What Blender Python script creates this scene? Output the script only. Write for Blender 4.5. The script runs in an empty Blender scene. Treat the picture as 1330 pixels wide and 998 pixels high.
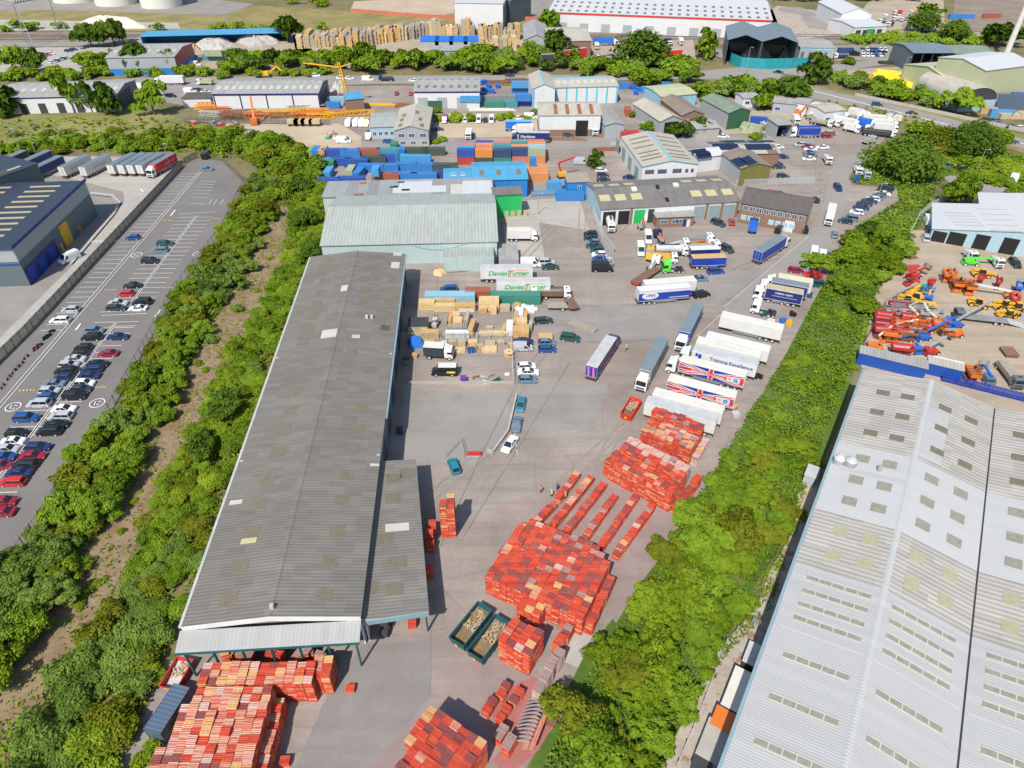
import bpy,bmesh,math,random
from mathutils import Vector,Matrix
R=math.radians
sc=bpy.context.scene
C=sc.collection
# ------------------------------------------------------------------ camera
CAM_H,FOC,TILT=88.0,887.0,math.atan2(699,887)
cam=bpy.data.objects.new("camera",bpy.data.cameras.new("camera"))
C.objects.link(cam)
cam.location=(0,0,CAM_H)
cam.rotation_euler=(math.pi/2 - TILT,0,0)
cam.data.sensor_width=36
cam.data.lens=36*FOC/1330
cam.data.clip_start=1
cam.data.clip_end=8000
sc.camera=cam
# ------------------------------------------------------------------ sky, sun, exposure
SUN_EL,SUN_AZ=51.0,203.0          # azimuth clockwise from +Y
w=bpy.data.worlds.new("World");sc.world=w;w.use_nodes=True
nt=w.node_tree
sky=nt.nodes.new("ShaderNodeTexSky");sky.sky_type='NISHITA';sky.sun_disc=False
sky.sun_elevation=R(SUN_EL);sky.sun_rotation=R(SUN_AZ)
nt.links.new(sky.outputs[0],nt.nodes["Background"].inputs[0])
nt.nodes["Background"].inputs[1].default_value=0.125
sl=bpy.data.lights.new("sun",'SUN');sl.energy=4.2;sl.angle=R(0.55);sl.color=(1,.95,.86)
sun=bpy.data.objects.new("sun",sl);C.objects.link(sun)
sd=Vector((math.sin(R(SUN_AZ))*math.cos(R(SUN_EL)),math.cos(R(SUN_AZ))*math.cos(R(SUN_EL)),math.sin(R(SUN_EL))))
sun.rotation_euler=sd.to_track_quat('Z','Y').to_euler()
sun.location=(0,0,200)
sc.view_settings.view_transform='Standard';sc.view_settings.look='None'
sc.view_settings.exposure=0.38;sc.view_settings.gamma=1
try:sc.view_settings.use_curve_mapping=False
except Exception:pass
sc.render.engine='CYCLES'
sc.cycles.max_bounces=6;sc.cycles.diffuse_bounces=4;sc.cycles.glossy_bounces=2;sc.cycles.transmission_bounces=3
# ------------------------------------------------------------------ geometry helpers
_ct,_st=math.cos(TILT),math.sin(TILT)
def G(x,y,z=0.0):
 """point of the world at height z that the photograph shows at pixel (x, y)"""
 dx=x - 665;dy=499 - y
 d=Vector((dx,_ct*FOC+_st*dy,-_st*FOC+_ct*dy))
 t=(z - CAM_H)/d.z
 return Vector((d.x*t,d.y*t,z))
def Zm(ox,oy,s):
 return lambda x,y:(ox+x/s,oy+y/s)
def ang(a,b):
 return math.atan2(b.y - a.y,b.x - a.x)
rnd=random.Random(7)
class MB:
 def __init__(s):s.v=[];s.f=[];s.m=[];s.mats=[]
 def mi(s,mat):
  if mat not in s.mats:s.mats.append(mat)
  return s.mats.index(mat)
 def poly(s,pts,mat):
  n=len(s.v);s.v += [tuple(p) for p in pts];s.f.append(tuple(range(n,n+len(pts))));s.m.append(s.mi(mat))
 def hexa(s,b,t,mat,top=None):
  n=len(s.v);k=len(b);s.v += [tuple(p) for p in b]+[tuple(p) for p in t];i=s.mi(mat)
  s.f.append(tuple(n+j for j in reversed(range(k))));s.m.append(i)
  s.f.append(tuple(n+k+j for j in range(k)));s.m.append(s.mi(top) if top else i)
  for j in range(k):
   a=(j+1) % k
   s.f.append((n+j,n+a,n+k+a,n+k+j));s.m.append(i)
 def box(s,x0,x1,y0,y1,z0,z1,mat,top=None):
  s.hexa([(x0,y0,z0),(x1,y0,z0),(x1,y1,z0),(x0,y1,z0)],[(x0,y0,z1),(x1,y0,z1),(x1,y1,z1),(x0,y1,z1)],mat,top)
 def bar(s,p,q,w,mat,h=None):
  p=Vector(p);q=Vector(q);d=(q - p)
  if d.length<1e-6:return
  d.normalize();a=d.cross(Vector((0,0,1)))
  if a.length<.05:a=Vector((1,0,0))
  a.normalize();b=a.cross(d);a *= w/2;b *= (h or w)/2
  s.hexa([p - a - b,p - a+b,p+a+b,p+a - b],[q - a - b,q - a+b,q+a+b,q+a - b],mat)
 def cyl(s,p,q,r,mat,n=10,r2=None,cap=None):
  p=Vector(p);q=Vector(q);d=(q - p).normalized();a=d.orthogonal().normalized();b=d.cross(a)
  r2=r if r2 is None else r2
  c=[(math.cos(6.28318*k/n),math.sin(6.28318*k/n)) for k in range(n)]
  s.hexa([p+a*(u*r)+b*(v*r) for u,v in c],[q+a*(u*r2)+b*(v*r2) for u,v in c],mat,cap)
 def loft(s,secs,mat):
  n=len(s.v);k=len(secs[0]);i=s.mi(mat)
  for q in secs:s.v += [tuple(p) for p in q]
  for a in range(len(secs) - 1):
   for j in range(k):
    l=(j+1) % k
    s.f.append((n+a*k+j,n+a*k+l,n+(a+1)*k+l,n+(a+1)*k+j));s.m.append(i)
  s.f.append(tuple(n+j for j in reversed(range(k))));s.m.append(i)
  e=n+(len(secs) - 1)*k
  s.f.append(tuple(e+j for j in range(k)));s.m.append(i)
 def mesh(s,name,smooth=False,bevel=0):
  me=bpy.data.meshes.new(name);me.from_pydata(s.v,[],s.f)
  for m in s.mats:me.materials.append(M(m))
  me.polygons.foreach_set("material_index",s.m)
  if bevel or True:
   bm=bmesh.new();bm.from_mesh(me)
   bmesh.ops.recalc_face_normals(bm,faces=bm.faces)
   if bevel:
    es=[e for e in bm.edges if e.is_manifold and e.calc_face_angle(0)>.5]
    bmesh.ops.bevel(bm,geom=es,offset=bevel,segments=2,affect='EDGES',clamp_overlap=True)
   bm.to_mesh(me);bm.free()
  if smooth:me.polygons.foreach_set("use_smooth",[True]*len(me.polygons))
  me.update();return me
 def build(s,name,parent=None,loc=(0,0,0),rz=0,smooth=False,bevel=0):
  return ob(name,s.mesh(name,smooth,bevel),parent,loc,rz)
def ob(name,me,parent=None,loc=(0,0,0),rz=0):
 o=bpy.data.objects.new(name,me);C.objects.link(o);o.location=loc;o.rotation_euler=(0,0,rz)
 if parent is not None:o.parent=parent
 return o
TAGGED=[]
def tag(o,label,cat,group=None,kind=None):
 o["label"]=label;o["category"]=cat
 if group:o["group"]=group
 if kind:o["kind"]=kind
 TAGGED.append(o);return o
def root(name,loc,rz,label,cat,group=None):
 o=ob(name,None,None,(loc[0],loc[1],loc[2] if len(loc)>2 else 0),rz);o.empty_display_size=.5
 return tag(o,label,cat,group)
def struct(o):o["kind"]="structure";return o
# ------------------------------------------------------------------ materials
MATS={}
def M(k):return MATS[k] if k in MATS else mk(k,PAL[k])
def base(name,rough):
 m=bpy.data.materials.new(name);m.use_nodes=True
 p=m.node_tree.nodes["Principled BSDF"];p.inputs["Roughness"].default_value=rough
 return m,m.node_tree,p
def N(nt,t,**kw):
 n=nt.nodes.new(t)
 for k,v in kw.items():
  if k in n.inputs:n.inputs[k].default_value=v
  else:setattr(n,k,v)
 return n
def ramp(nt,fac,stops):
 r=nt.nodes.new("ShaderNodeValToRGB");e=r.color_ramp.elements
 while len(e)<len(stops):e.new(.5)
 for i,(p,c) in enumerate(stops):e[i].position=p;e[i].color=(*c,1) if len(c) == 3 else c
 nt.links.new(fac,r.inputs[0]);return r.outputs[0]
def mixc(nt,f,a,b,mode='MIX'):
 n=nt.nodes.new("ShaderNodeMix");n.data_type='RGBA';n.blend_type=mode
 for s,v in ((0,f),(6,a),(7,b)):
  if hasattr(v,"is_output"):nt.links.new(v,n.inputs[s])
  else:n.inputs[s].default_value=v if s == 0 else ((*v,1) if len(v) == 3 else v)
 return n.outputs[2]
def mth(nt,op,a,b=None):
 n=nt.nodes.new("ShaderNodeMath");n.operation=op
 for i,v in enumerate((a,b)):
  if v is None:continue
  if hasattr(v,"is_output"):nt.links.new(v,n.inputs[i])
  else:n.inputs[i].default_value=v
 return n.outputs[0]
def coord(nt,kind='P',scale=None):
 if kind == 'P':o=nt.nodes.new("ShaderNodeNewGeometry").outputs["Position"]
 else:o=nt.nodes.new("ShaderNodeTexCoord").outputs["Object"]
 if scale:
  m=nt.nodes.new("ShaderNodeMapping");m.inputs["Scale"].default_value=scale
  nt.links.new(o,m.inputs[0]);o=m.outputs[0]
 return o
def noise(nt,vec,sc_,det=3,rough=.55):
 n=N(nt,"ShaderNodeTexNoise",Scale=sc_,Detail=det,Roughness=rough);nt.links.new(vec,n.inputs["Vector"]);return n.outputs[0]
def mk(k,spec):
 """plain painted / weathered surface: colour with blotches and fine grain"""
 col,rough,var,scl=(list(spec)+[None]*4)[:4]
 rough=.6 if rough is None else rough;var=.18 if var is None else var;scl=.6 if scl is None else scl
 m,nt,p=base(k,rough);v=coord(nt)
 f=mth(nt,'ADD',mth(nt,'MULTIPLY',noise(nt,v,scl,4),.65),mth(nt,'MULTIPLY',noise(nt,v,scl*9,2),.35))
 lo=tuple(c*(1 - var) for c in col);hi=tuple(min(1,c*(1+var)) for c in col)
 c=ramp(nt,f,[(.3,lo),(.7,hi)]);nt.links.new(c,p.inputs["Base Color"])
 if spec[0] == 'metal':p.inputs["Metallic"].default_value=.8
 MATS[k]=m;return m
def mk_paint(k,col,rough=.28):
 m,nt,p=base(k,rough);p.inputs["Base Color"].default_value=(*col,1)
 p.inputs["Coat Weight"].default_value=.5;p.inputs["Coat Roughness"].default_value=.08
 f=noise(nt,coord(nt),1.3,2);r=ramp(nt,f,[(.3,tuple(c*.92 for c in col)),(.7,col)])
 nt.links.new(r,p.inputs["Base Color"]);MATS[k]=m;return m
def mk_rib(k,col,axis=0,pitch=.35,dirt=(.2,.19,.17),amt=.35,depth=.35,panel=.12,rough=.55,sheet=(1.05,3.0),patch=None):
 """profiled sheeting: ribs along one object axis, sheet-to-sheet tone changes, dirt streaks down the slope"""
 m,nt,p=base(k,rough);o=coord(nt,'O');sp=nt.nodes.new("ShaderNodeSeparateXYZ");nt.links.new(o,sp.inputs[0])
 a,b=(sp.outputs[0],sp.outputs[1]) if axis == 0 else (sp.outputs[1],sp.outputs[0])
 if axis == 2:a,b=sp.outputs[0],sp.outputs[2]
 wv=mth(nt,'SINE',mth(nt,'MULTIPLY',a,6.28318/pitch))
 cb=nt.nodes.new("ShaderNodeCombineXYZ")
 nt.links.new(mth(nt,'FLOOR',mth(nt,'DIVIDE',a,sheet[0])),cb.inputs[0]);nt.links.new(mth(nt,'FLOOR',mth(nt,'DIVIDE',b,sheet[1])),cb.inputs[1])
 wn=nt.nodes.new("ShaderNodeTexWhiteNoise");wn.noise_dimensions='3D';nt.links.new(cb.outputs[0],wn.inputs[0])
 s=(1.2,.16,.5) if axis != 1 else (.16,1.2,.5)
 st=noise(nt,coord(nt,'O',s),1.0,4,.6);bl=noise(nt,coord(nt,'O'),.09,4,.6)
 f=mth(nt,'MULTIPLY',mth(nt,'ADD',mth(nt,'MULTIPLY',st,.5),mth(nt,'MULTIPLY',bl,.5)),1.0)
 fr=ramp(nt,f,[(.38,(0,0,0)),(.68,(1,1,1))])
 c=mixc(nt,mth(nt,'MULTIPLY',fr,amt),col,dirt)
 t=mth(nt,'ADD',mth(nt,'MULTIPLY',wn.outputs[0],panel*2),1 - panel)
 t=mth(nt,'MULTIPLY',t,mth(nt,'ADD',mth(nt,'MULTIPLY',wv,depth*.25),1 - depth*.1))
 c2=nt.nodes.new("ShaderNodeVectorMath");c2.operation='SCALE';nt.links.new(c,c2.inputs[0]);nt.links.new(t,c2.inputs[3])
 nt.links.new(c2.outputs[0],p.inputs["Base Color"])
 bp=N(nt,"ShaderNodeBump",Strength=.35,Distance=.03);nt.links.new(wv,bp.inputs["Height"]);nt.links.new(bp.outputs[0],p.inputs["Normal"])
 MATS[k]=m;return m
def mk_ground(k,stops,scl=.12,fine=2.0,tracks=None,rough=.9,crack=0,spec2=None):
 m,nt,p=base(k,rough);v=coord(nt)
 f=mth(nt,'ADD',mth(nt,'MULTIPLY',noise(nt,v,scl,6,.62),.68),mth(nt,'MULTIPLY',noise(nt,v,fine,3,.7),.32))
 c=ramp(nt,f,stops)
 if tracks:      # long faint stains along a driving direction
  mp=nt.nodes.new("ShaderNodeMapping");mp.inputs["Rotation"].default_value=(0,0,R(tracks[0]));mp.inputs["Scale"].default_value=(.02,.45,1)
  nt.links.new(v,mp.inputs[0]);q=noise(nt,mp.outputs[0],1.0,5,.6)
  c=mixc(nt,mth(nt,'MULTIPLY',ramp(nt,q,[(.46,(0,0,0)),(.66,(1,1,1))]),tracks[1]),c,tracks[2])
 if spec2:       # spots of a second colour
  q=noise(nt,v,spec2[0],3,.6)
  c=mixc(nt,mth(nt,'MULTIPLY',ramp(nt,q,[(spec2[1],(0,0,0)),(spec2[1]+.06,(1,1,1))]),spec2[3]),c,spec2[2])
 if crack:       # slab joints and cracks
  vo=N(nt,"ShaderNodeTexVoronoi",Scale=crack);vo.feature='DISTANCE_TO_EDGE';nt.links.new(v,vo.inputs["Vector"])
  c=mixc(nt,mth(nt,'MULTIPLY',ramp(nt,vo.outputs[0],[(0,(1,1,1)),(.012,(0,0,0))]),.3),c,(.1,.095,.085))
 nt.links.new(c,p.inputs["Base Color"]);p.inputs["Specular IOR Level"].default_value=.2
 MATS[k]=m;return m
def mk_leaf(k,a,b,c3):
 m,nt,p=base(k,.85);oi=nt.nodes.new("ShaderNodeObjectInfo")
 f=mth(nt,'ADD',mth(nt,'MULTIPLY',noise(nt,coord(nt),.35,3,.6),.55),mth(nt,'MULTIPLY',noise(nt,coord(nt),2.5,2,.6),.3))
 f=mth(nt,'ADD',f,mth(nt,'MULTIPLY',oi.outputs["Random"],.14))
 c=ramp(nt,f,[(.30,a),(.47,b),(.66,c3)])
 nt.links.new(c,p.inputs["Base Color"]);p.inputs["Specular IOR Level"].default_value=.04
 tr=nt.nodes.new("ShaderNodeBsdfTranslucent");nt.links.new(c,tr.inputs[0])
 mx=nt.nodes.new("ShaderNodeMixShader");mx.inputs[0].default_value=.22
 nt.links.new(p.outputs[0],mx.inputs[1]);nt.links.new(tr.outputs[0],mx.inputs[2])
 nt.links.new(mx.outputs[0],nt.nodes["Material Output"].inputs[0]);MATS[k]=m;return m
def mk_glass(k,col,rough=.08):
 m,nt,p=base(k,rough);f=noise(nt,coord(nt),1.1,2)
 nt.links.new(ramp(nt,f,[(.3,col),(.7,tuple(c*1.5 for c in col))]),p.inputs["Base Color"]);p.inputs["Specular IOR Level"].default_value=.6
 MATS[k]=m;return m
def mk_wood(k,cols,axis=1,pitch=.14,gap=(.10,.045,.03)):
 """board by board colour variation across one object axis"""
 m,nt,p=base(k,.75);o=coord(nt,'O');sp=nt.nodes.new("ShaderNodeSeparateXYZ");nt.links.new(o,sp.inputs[0])
 oi=nt.nodes.new("ShaderNodeObjectInfo");cb=nt.nodes.new("ShaderNodeCombineXYZ")
 for i in range(3):
  if axis == 9 or i == axis:nt.links.new(mth(nt,'FLOOR',mth(nt,'DIVIDE',sp.outputs[i],pitch)),cb.inputs[i])
  elif i == (axis+1) % 3:nt.links.new(oi.outputs["Random"],cb.inputs[i])
 wn=nt.nodes.new("ShaderNodeTexWhiteNoise");wn.noise_dimensions='3D';nt.links.new(cb.outputs[0],wn.inputs[0])
 f=mth(nt,'ADD',mth(nt,'MULTIPLY',wn.outputs[0],.75),mth(nt,'MULTIPLY',noise(nt,coord(nt),1.6,3),.25))
 n=len(cols);c=ramp(nt,f,[(i/(n - 1)*.8+.1,q) for i,q in enumerate(cols)])
 nt.links.new(c,p.inputs["Base Color"]);MATS[k]=m;return m
PAL=dict(
 black=((.012,.012,.013),.5),rubber=((.02,.02,.02),.85),dark=((.04,.042,.045),.7),grey=((.22,.22,.22),.6),lgrey=((.42,.43,.43),.6),
 steel=((.30,.31,.32),.45),white=((.58,.58,.57),.5,.09),offwhite=((.58,.56,.50),.6,.1),cream=((.56,.50,.37),.7,.12),beige=((.42,.34,.22),.75),
 red=((.48,.035,.03),.5),brightred=((.62,.03,.02),.45),crimson=((.33,.02,.04),.45),orange=((.62,.15,.02),.5),yellow=((.68,.36,.02),.5),brightyellow=((.75,.6,.03),.6),
 blue=((.02,.13,.50),.5),navy=((.015,.025,.14),.5),royal=((.012,.045,.30),.5),sky=((.05,.28,.55),.5),cyan=((.10,.42,.55),.5),ltblue=((.25,.45,.55),.55),
 teal=((.02,.26,.30),.5),dteal=((.012,.085,.10),.5),green=((.02,.36,.08),.5),brgreen=((.06,.62,.05),.45),dgreen=((.03,.10,.05),.6),olive=((.14,.13,.04),.7),pgreen=((.36,.42,.24),.7),
 wood=((.50,.32,.13),.75,.25,1.5),pwood=((.58,.42,.22),.75,.22,1.5),gwood=((.30,.26,.21),.8,.25,1.5),rust=((.24,.09,.045),.8,.35,1.2),brown=((.16,.09,.055),.8),
 brick=((.215,.13,.09),.85,.25,2.0),conc=((.36,.34,.31),.85,.15,.4),bark=((.10,.07,.045),.9,.3,3),skin=((.45,.26,.18),.6),hivis=((.60,.72,.06),.6,.05),hivo=((.75,.22,.03),.6,.05),
 jeans=((.03,.04,.09),.8),hair=((.04,.025,.015),.8),purple=((.15,.03,.40),.5),tarp=((.02,.16,.55),.5),pink=((.62,.12,.30),.5),sred=((.55,.10,.09),.6),
 tankwhite=((.62,.60,.53),.6,.05,.1),aggregate=((.60,.54,.46),.9,.15,.5),scrapgrey=((.40,.38,.35),.85,.4,.8),fence=((.115,.11,.105),.6,.2,1),fencepale=((.42,.45,.45),.5,.15,1),
 redmark=((.55,.10,.09),.85,.2,3),line=((.62,.62,.60),.8,.18,2.5),yline=((.55,.42,.18),.8,.25,2),csalm_=((.45,.13,.08),.8),loadbr=((.19,.125,.06),.85,.35,1),rlg=((.34,.335,.215),.5,.15,2),roofgrey=((.15,.205,.225),.6,.1,.4),clbw=((.62,.64,.64),.5,.1),lightflash=((.60,.62,.60),.5,.1),
 rl=((.25,.245,.195),.45,.25,1.5),rlb=((.155,.135,.095),.6,.2,1.5),rly=((.43,.40,.22),.5,.15,2),gutblue=((.20,.30,.34),.5,.1),rlo=((.40,.33,.20),.5,.15,2),rlw=((.46,.45,.385),.5,.12),rlbar=((.45,.44,.39),.5,.1),solar=((.012,.02,.05),.15,.2,1))
for nm,col in dict(silver=(.42,.44,.46),cwhite=(.72,.72,.72),cblack=(.012,.013,.016),cdark=(.035,.045,.055),cnavy=(.012,.03,.11),cblue=(.012,.07,.25),cred=(.5,.02,.025),ccrimson=(.28,.012,.03),cgreen=(.015,.07,.06),cgrey=(.13,.15,.17),csky=(.12,.19,.26),cteal=(.015,.2,.28),cpurple=(.16,.04,.3),cyellow=(.7,.4,.03),cgold=(.35,.3,.22),clime=(.10,.62,.05),corange=(.65,.17,.02)).items():mk_paint(nm,col)
mk_glass('glass',(.012,.018,.022));mk_glass('bglass',(.05,.08,.12));mk_glass('lamp',(.55,.55,.5));mk_glass('tail',(.3,.01,.01))
mk_wood('palred',[(.34,.025,.014),(.50,.046,.022),(.60,.08,.034),(.44,.036,.02),(.60,.15,.07)],1,.1)
mk_wood('palfade',[(.42,.045,.035),(.58,.37,.24),(.52,.08,.05),(.60,.45,.31),(.46,.06,.045)],1,.1)
mk_wood('palpale',[(.52,.28,.23),(.58,.47,.41),(.48,.13,.10),(.60,.52,.45),(.50,.34,.29)],1,.1)
mk_wood('paldark',[(.17,.035,.035),(.26,.06,.055),(.20,.09,.085),(.30,.035,.035),(.15,.05,.05)],1,.1)
mk_wood('palwood',[(.50,.27,.10),(.62,.38,.16),(.55,.20,.08),(.64,.44,.22),(.52,.30,.12)],1,.1)
mk_wood('palgrey',[(.24,.15,.13),(.34,.24,.21),(.28,.19,.18),(.38,.28,.25),(.26,.13,.12)],1,.1)
mk_wood('pilered',[(.40,.03,.014),(.52,.05,.024),(.58,.075,.032),(.46,.04,.02),(.58,.21,.10)],9,.5)
mk_leaf('leaf_mid',(.078,.135,.012),(.146,.235,.017),(.228,.33,.028))
mk_leaf('leaf_dark',(.072,.122,.009),(.138,.214,.012),(.215,.30,.02))
mk_leaf('leaf_deep',(.034,.068,.010),(.068,.124,.014),(.12,.19,.022))
mk_leaf('leaf_lime',(.096,.146,.011),(.175,.25,.016),(.26,.345,.028))
mk_leaf('leaf_olive',(.088,.115,.010),(.155,.182,.014),(.225,.25,.026))
mk_leaf('leaf_grey',(.075,.125,.022),(.14,.215,.035),(.205,.285,.055))
# ================================================================== ground
mk_ground('g_land',[(.30,(.085,.085,.030)),(.45,(.15,.13,.06)),(.58,(.20,.165,.085)),(.72,(.12,.13,.04))],.05,.9,spec2=(.35,.58,(.06,.10,.02),.7))
mk_ground('g_yard',[(.30,(.180,.145,.125)),(.44,(.244,.204,.177)),(.56,(.296,.253,.221)),(.70,(.375,.328,.287))],.06,2.5,(60,.42,(.17,.155,.146)),crack=.09,spec2=(.16,.66,(.16,.15,.14),.5))
mk_ground('g_yardred',[(.32,(.215,.17,.16)),(.5,(.27,.21,.195)),(.68,(.33,.255,.235))],.12,2.5,(60,.35,(.20,.14,.13)),spec2=(.25,.62,(.36,.15,.13),.45))
mk_ground('g_dark',[(.32,(.185,.168,.158)),(.5,(.222,.202,.19)),(.7,(.265,.243,.228))],.1,2.5,(60,.4,(.17,.152,.143)),spec2=(.4,.64,(.24,.22,.20),.4))
mk_ground('g_asph',[(.3,(.145,.135,.127)),(.5,(.172,.16,.15)),(.72,(.205,.191,.179))],.08,4,(87,.25,(.13,.13,.132)))
mk_ground('g_conc',[(.3,(.30,.28,.25)),(.5,(.37,.345,.31)),(.72,(.42,.395,.355))],.1,2,(40,.25,(.24,.225,.20)),crack=.16)
mk_ground('g_pave',[(.3,(.20,.182,.166)),(.5,(.25,.23,.21)),(.72,(.30,.277,.252))],.12,3,(87,.3,(.16,.15,.14)))
mk_ground('g_road',[(.3,(.215,.20,.186)),(.5,(.258,.24,.222)),(.72,(.305,.283,.26))],.06,3,(20,.2,(.19,.185,.18)))
mk_ground('g_dirt',[(.28,(.13,.09,.045)),(.44,(.205,.14,.08)),(.58,(.27,.20,.125)),(.74,(.35,.28,.19))],.22,1.8,spec2=(.22,.6,(.15,.135,.05),.6))
mk_ground('g_sand',[(.3,(.33,.26,.18)),(.5,(.42,.34,.245)),(.7,(.49,.41,.31))],.05,1.2,(15,.3,(.28,.22,.15)))
mk_ground('g_lot',[(.3,(.28,.225,.165)),(.5,(.36,.295,.222)),(.7,(.43,.36,.28))],.08,2,(-25,.35,(.20,.165,.13)))
mk_ground('g_meadow',[(.3,(.10,.115,.03)),(.46,(.19,.185,.06)),(.6,(.27,.235,.10)),(.75,(.14,.16,.045))],.035,.8,(2,.5,(.13,.155,.05)))
mk_ground('g_grass',[(.3,(.04,.085,.015)),(.5,(.075,.13,.02)),(.7,(.13,.18,.035))],.1,1.4,spec2=(.2,.6,(.17,.16,.05),.6))
mk_ground('g_verge',[(.3,(.12,.13,.035)),(.5,(.23,.19,.075)),(.7,(.33,.26,.12))],.07,1.2)
mk_ground('g_rail',[(.3,(.17,.13,.10)),(.5,(.235,.19,.15)),(.7,(.30,.25,.20))],.08,1.5,(0,.5,(.15,.11,.085)))
mk_ground('g_gravel',[(.3,(.28,.23,.19)),(.5,(.37,.32,.275)),(.7,(.46,.41,.36))],.3,3,spec2=(.45,.56,(.23,.12,.06),.7))
mk_ground('g_reddust',[(.32,(.25,.13,.12)),(.5,(.33,.12,.11)),(.7,(.42,.16,.14))],.3,2.5,spec2=(.5,.6,(.28,.19,.18),.6))
mk_ground('g_tyre',[(.3,(.242,.206,.18)),(.7,(.27,.235,.206))],.2,1.5)
LAYER={}
def ground(name,pts,mat,lvl,world=False):
 LAYER[lvl]=LAYER.get(lvl,-1)+1;m=MB();z=.05*lvl+.004*min(LAYER[lvl],11)
 P=[Vector((p[0],p[1],z)) if world else G(p[0],p[1],0)+Vector((0,0,z)) for p in pts]
 m.poly(P,mat);o=m.build(name);return struct(o)
ground('ground',[(-3500,-60),(3500,-60),(3500,5000),(-3500,5000)],'g_land',0,True)
# yard: all the hard standing between the two scrub strips
ground('yard',[(236,850),(180,935),(150,998),(60,1250),(560,1250),(690,985),(735,930),(790,830),(850,735),(905,650),(962,560),(1030,455),(1075,365),(1092,312),(1118,290),(1168,262),(1166,246),(1106,240),(1103,226),(1122,204),(1148,182),(1160,165),(1120,140),(1042,128),(960,110),(700,112),(430,112),(240,112),(235,136),(330,150),(415,196),(432,235),(425,330),(395,430),(330,620)],'g_yard',1)
ground('pallet_yard',[(470,835),(560,690),(600,560),(760,480),(870,470),(1000,455),(960,556),(905,648),(850,733),(790,828),(735,928),(690,983),(560,1250),(60,1250),(150,998),(215,860)],'g_yard',2)
ground('red_dust_apron',[(600,840),(690,870),(720,880),(735,925),(690,982),(640,1090),(520,1100),(470,998),(540,905)],'g_yardred',3)
ground('red_dust_patch',[(640,905),(690,880),(722,890),(728,925),(700,975),(660,1010),(640,990),(668,950),(640,935)],'g_reddust',4)
ground('pallet_row_apron',[(640,660),(700,640),(800,590),(900,640),(850,732),(800,810),(720,720)],'g_yardred',3)
ground('resurfaced_strip',[(378,1010),(425,905),(472,838),(560,835),(560,905),(470,1010)],'g_dark',3)
ground('store_yard',[(522,600),(524,500),(662,512),(660,560),(618,605)],'g_road',2)
ground('concrete_bay',[(655,300),(700,290),(708,340),(655,345)],'g_conc',2)
ground('concrete_apron',[(660,262),(752,256),(765,300),(700,290),(655,300)],'g_conc',2)
for q in ([(536,505),(530,560),(585,565),(600,512)],[(660,500),(790,500),(772,560),(668,560)],[(690,400),(800,396),(905,392),(880,440),(700,447)],[(848,330),(905,356),(1000,350),(930,400),(850,395)]):
 ground('repair_patch',q,'g_pave',2.5)
ground('dark_strip',[(660,398),(830,396),(830,399),(660,402)],'g_dark',3)
ground('estate_road',[(940,400),(1050,305),(1070,262),(1085,205),(1128,202),(1103,228),(1100,262),(1075,330),(1010,410),(955,470)],'g_road',2)
ground('side_street',[(395,190),(400,184),(560,186),(1055,176),(1060,188),(560,200),(440,202)],'g_road',2)
ground('sand_lot',[(262,158),(440,161),(470,178),(468,196),(418,200),(372,178),(300,165)],'g_sand',2)
ground('car_lot',[(560,148),(700,148),(700,178),(575,180),(555,165)],'g_sand',2)
ground('tyre_lot',[(905,150),(1040,140),(1060,172),(905,176)],'g_lot',2)
# car park on the left with its neighbouring yard
ground('car_park',[(241,214),(258,205),(288,209),(319,239),(292,300),(228,382),(132,560),(20,730),(-60,850),(-420,850),(-230,700),(-70,545),(42,432)],'g_asph',2)
ground('loading_yard',[(238,216),(230,203),(-30,203),(-420,330),(-420,700),(-235,700),(-74,545),(38,432)],'g_pave',1)
ground('loading_apron',[(236,216),(222,205),(20,204),(60,226),(120,240),(160,250),(162,262),(150,280),(95,345),(-60,500),(-74,545),(38,432)],'g_conc',2)
rt=random.Random(5);tm=[]
for k in range(10):       # tyre marks sweeping through the yard
 a=G(rt.uniform(590,900),rt.uniform(430,720)) if k % 3 else G(rt.uniform(680,1060),rt.uniform(270,420));an=R(58+rt.gauss(0,14));cv=rt.gauss(0,.02);ps=[a - Vector((math.cos(an),math.sin(an),0))*10]
 for i in range(rt.randint(8,20)):ps.append(ps[-1]+Vector((math.cos(an),math.sin(an),0))*2.2);an += cv
 for off in (0,1.9):tm += [(p+Vector((-math.sin(an),math.cos(an),0))*off,q+Vector((-math.sin(an),math.cos(an),0))*off) for p,q in zip(ps,ps[1:]) if 0<p.y]
ground('kerb',[(118,251),(148,254),(158,264),(150,279),(94,345),(91,344),(146,278),(154,265),(145,257),(118,254)],'conc',9)
ground('dirt_track',[(352,270),(372,268),(380,292),(372,330),(330,420),(300,450),(262,540),(215,610),(190,680),(150,760),(110,850),(70,900),(0,1010),(-60,1010),(10,880),(70,790),(130,690),(200,590),(225,520),(270,430),(320,350),(345,305)],'g_dirt',1)
ground('meadow',[(-60,145),(60,150),(140,146),(205,145),(250,160),(310,168),(260,178),(130,172),(60,186),(-60,190)],'g_meadow',1)
ground('bank_grass',[(1010,480),(1055,395),(1080,350),(1110,300),(1165,262),(1200,258),(1215,268),(1190,300),(1150,370),(1118,455),(1085,560),(1030,680),(930,850),(880,1010),(680,1010),(760,850),(850,735),(905,650)],'g_grass',2)
ground('bank_grass',[(1100,234),(1128,205),(1162,182),(1215,168),(1340,205),(1345,262),(1300,250),(1262,236),(1238,226),(1222,236),(1208,262),(1168,262),(1165,246)],'g_grass',1)
ground('lift_yard',[(1185,300),(1206,300),(1340,326),(1500,340),(1500,560),(1500,600),(1345,545),(1196,508),(1118,478),(1132,395),(1152,350)],'g_lot',3)
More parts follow.
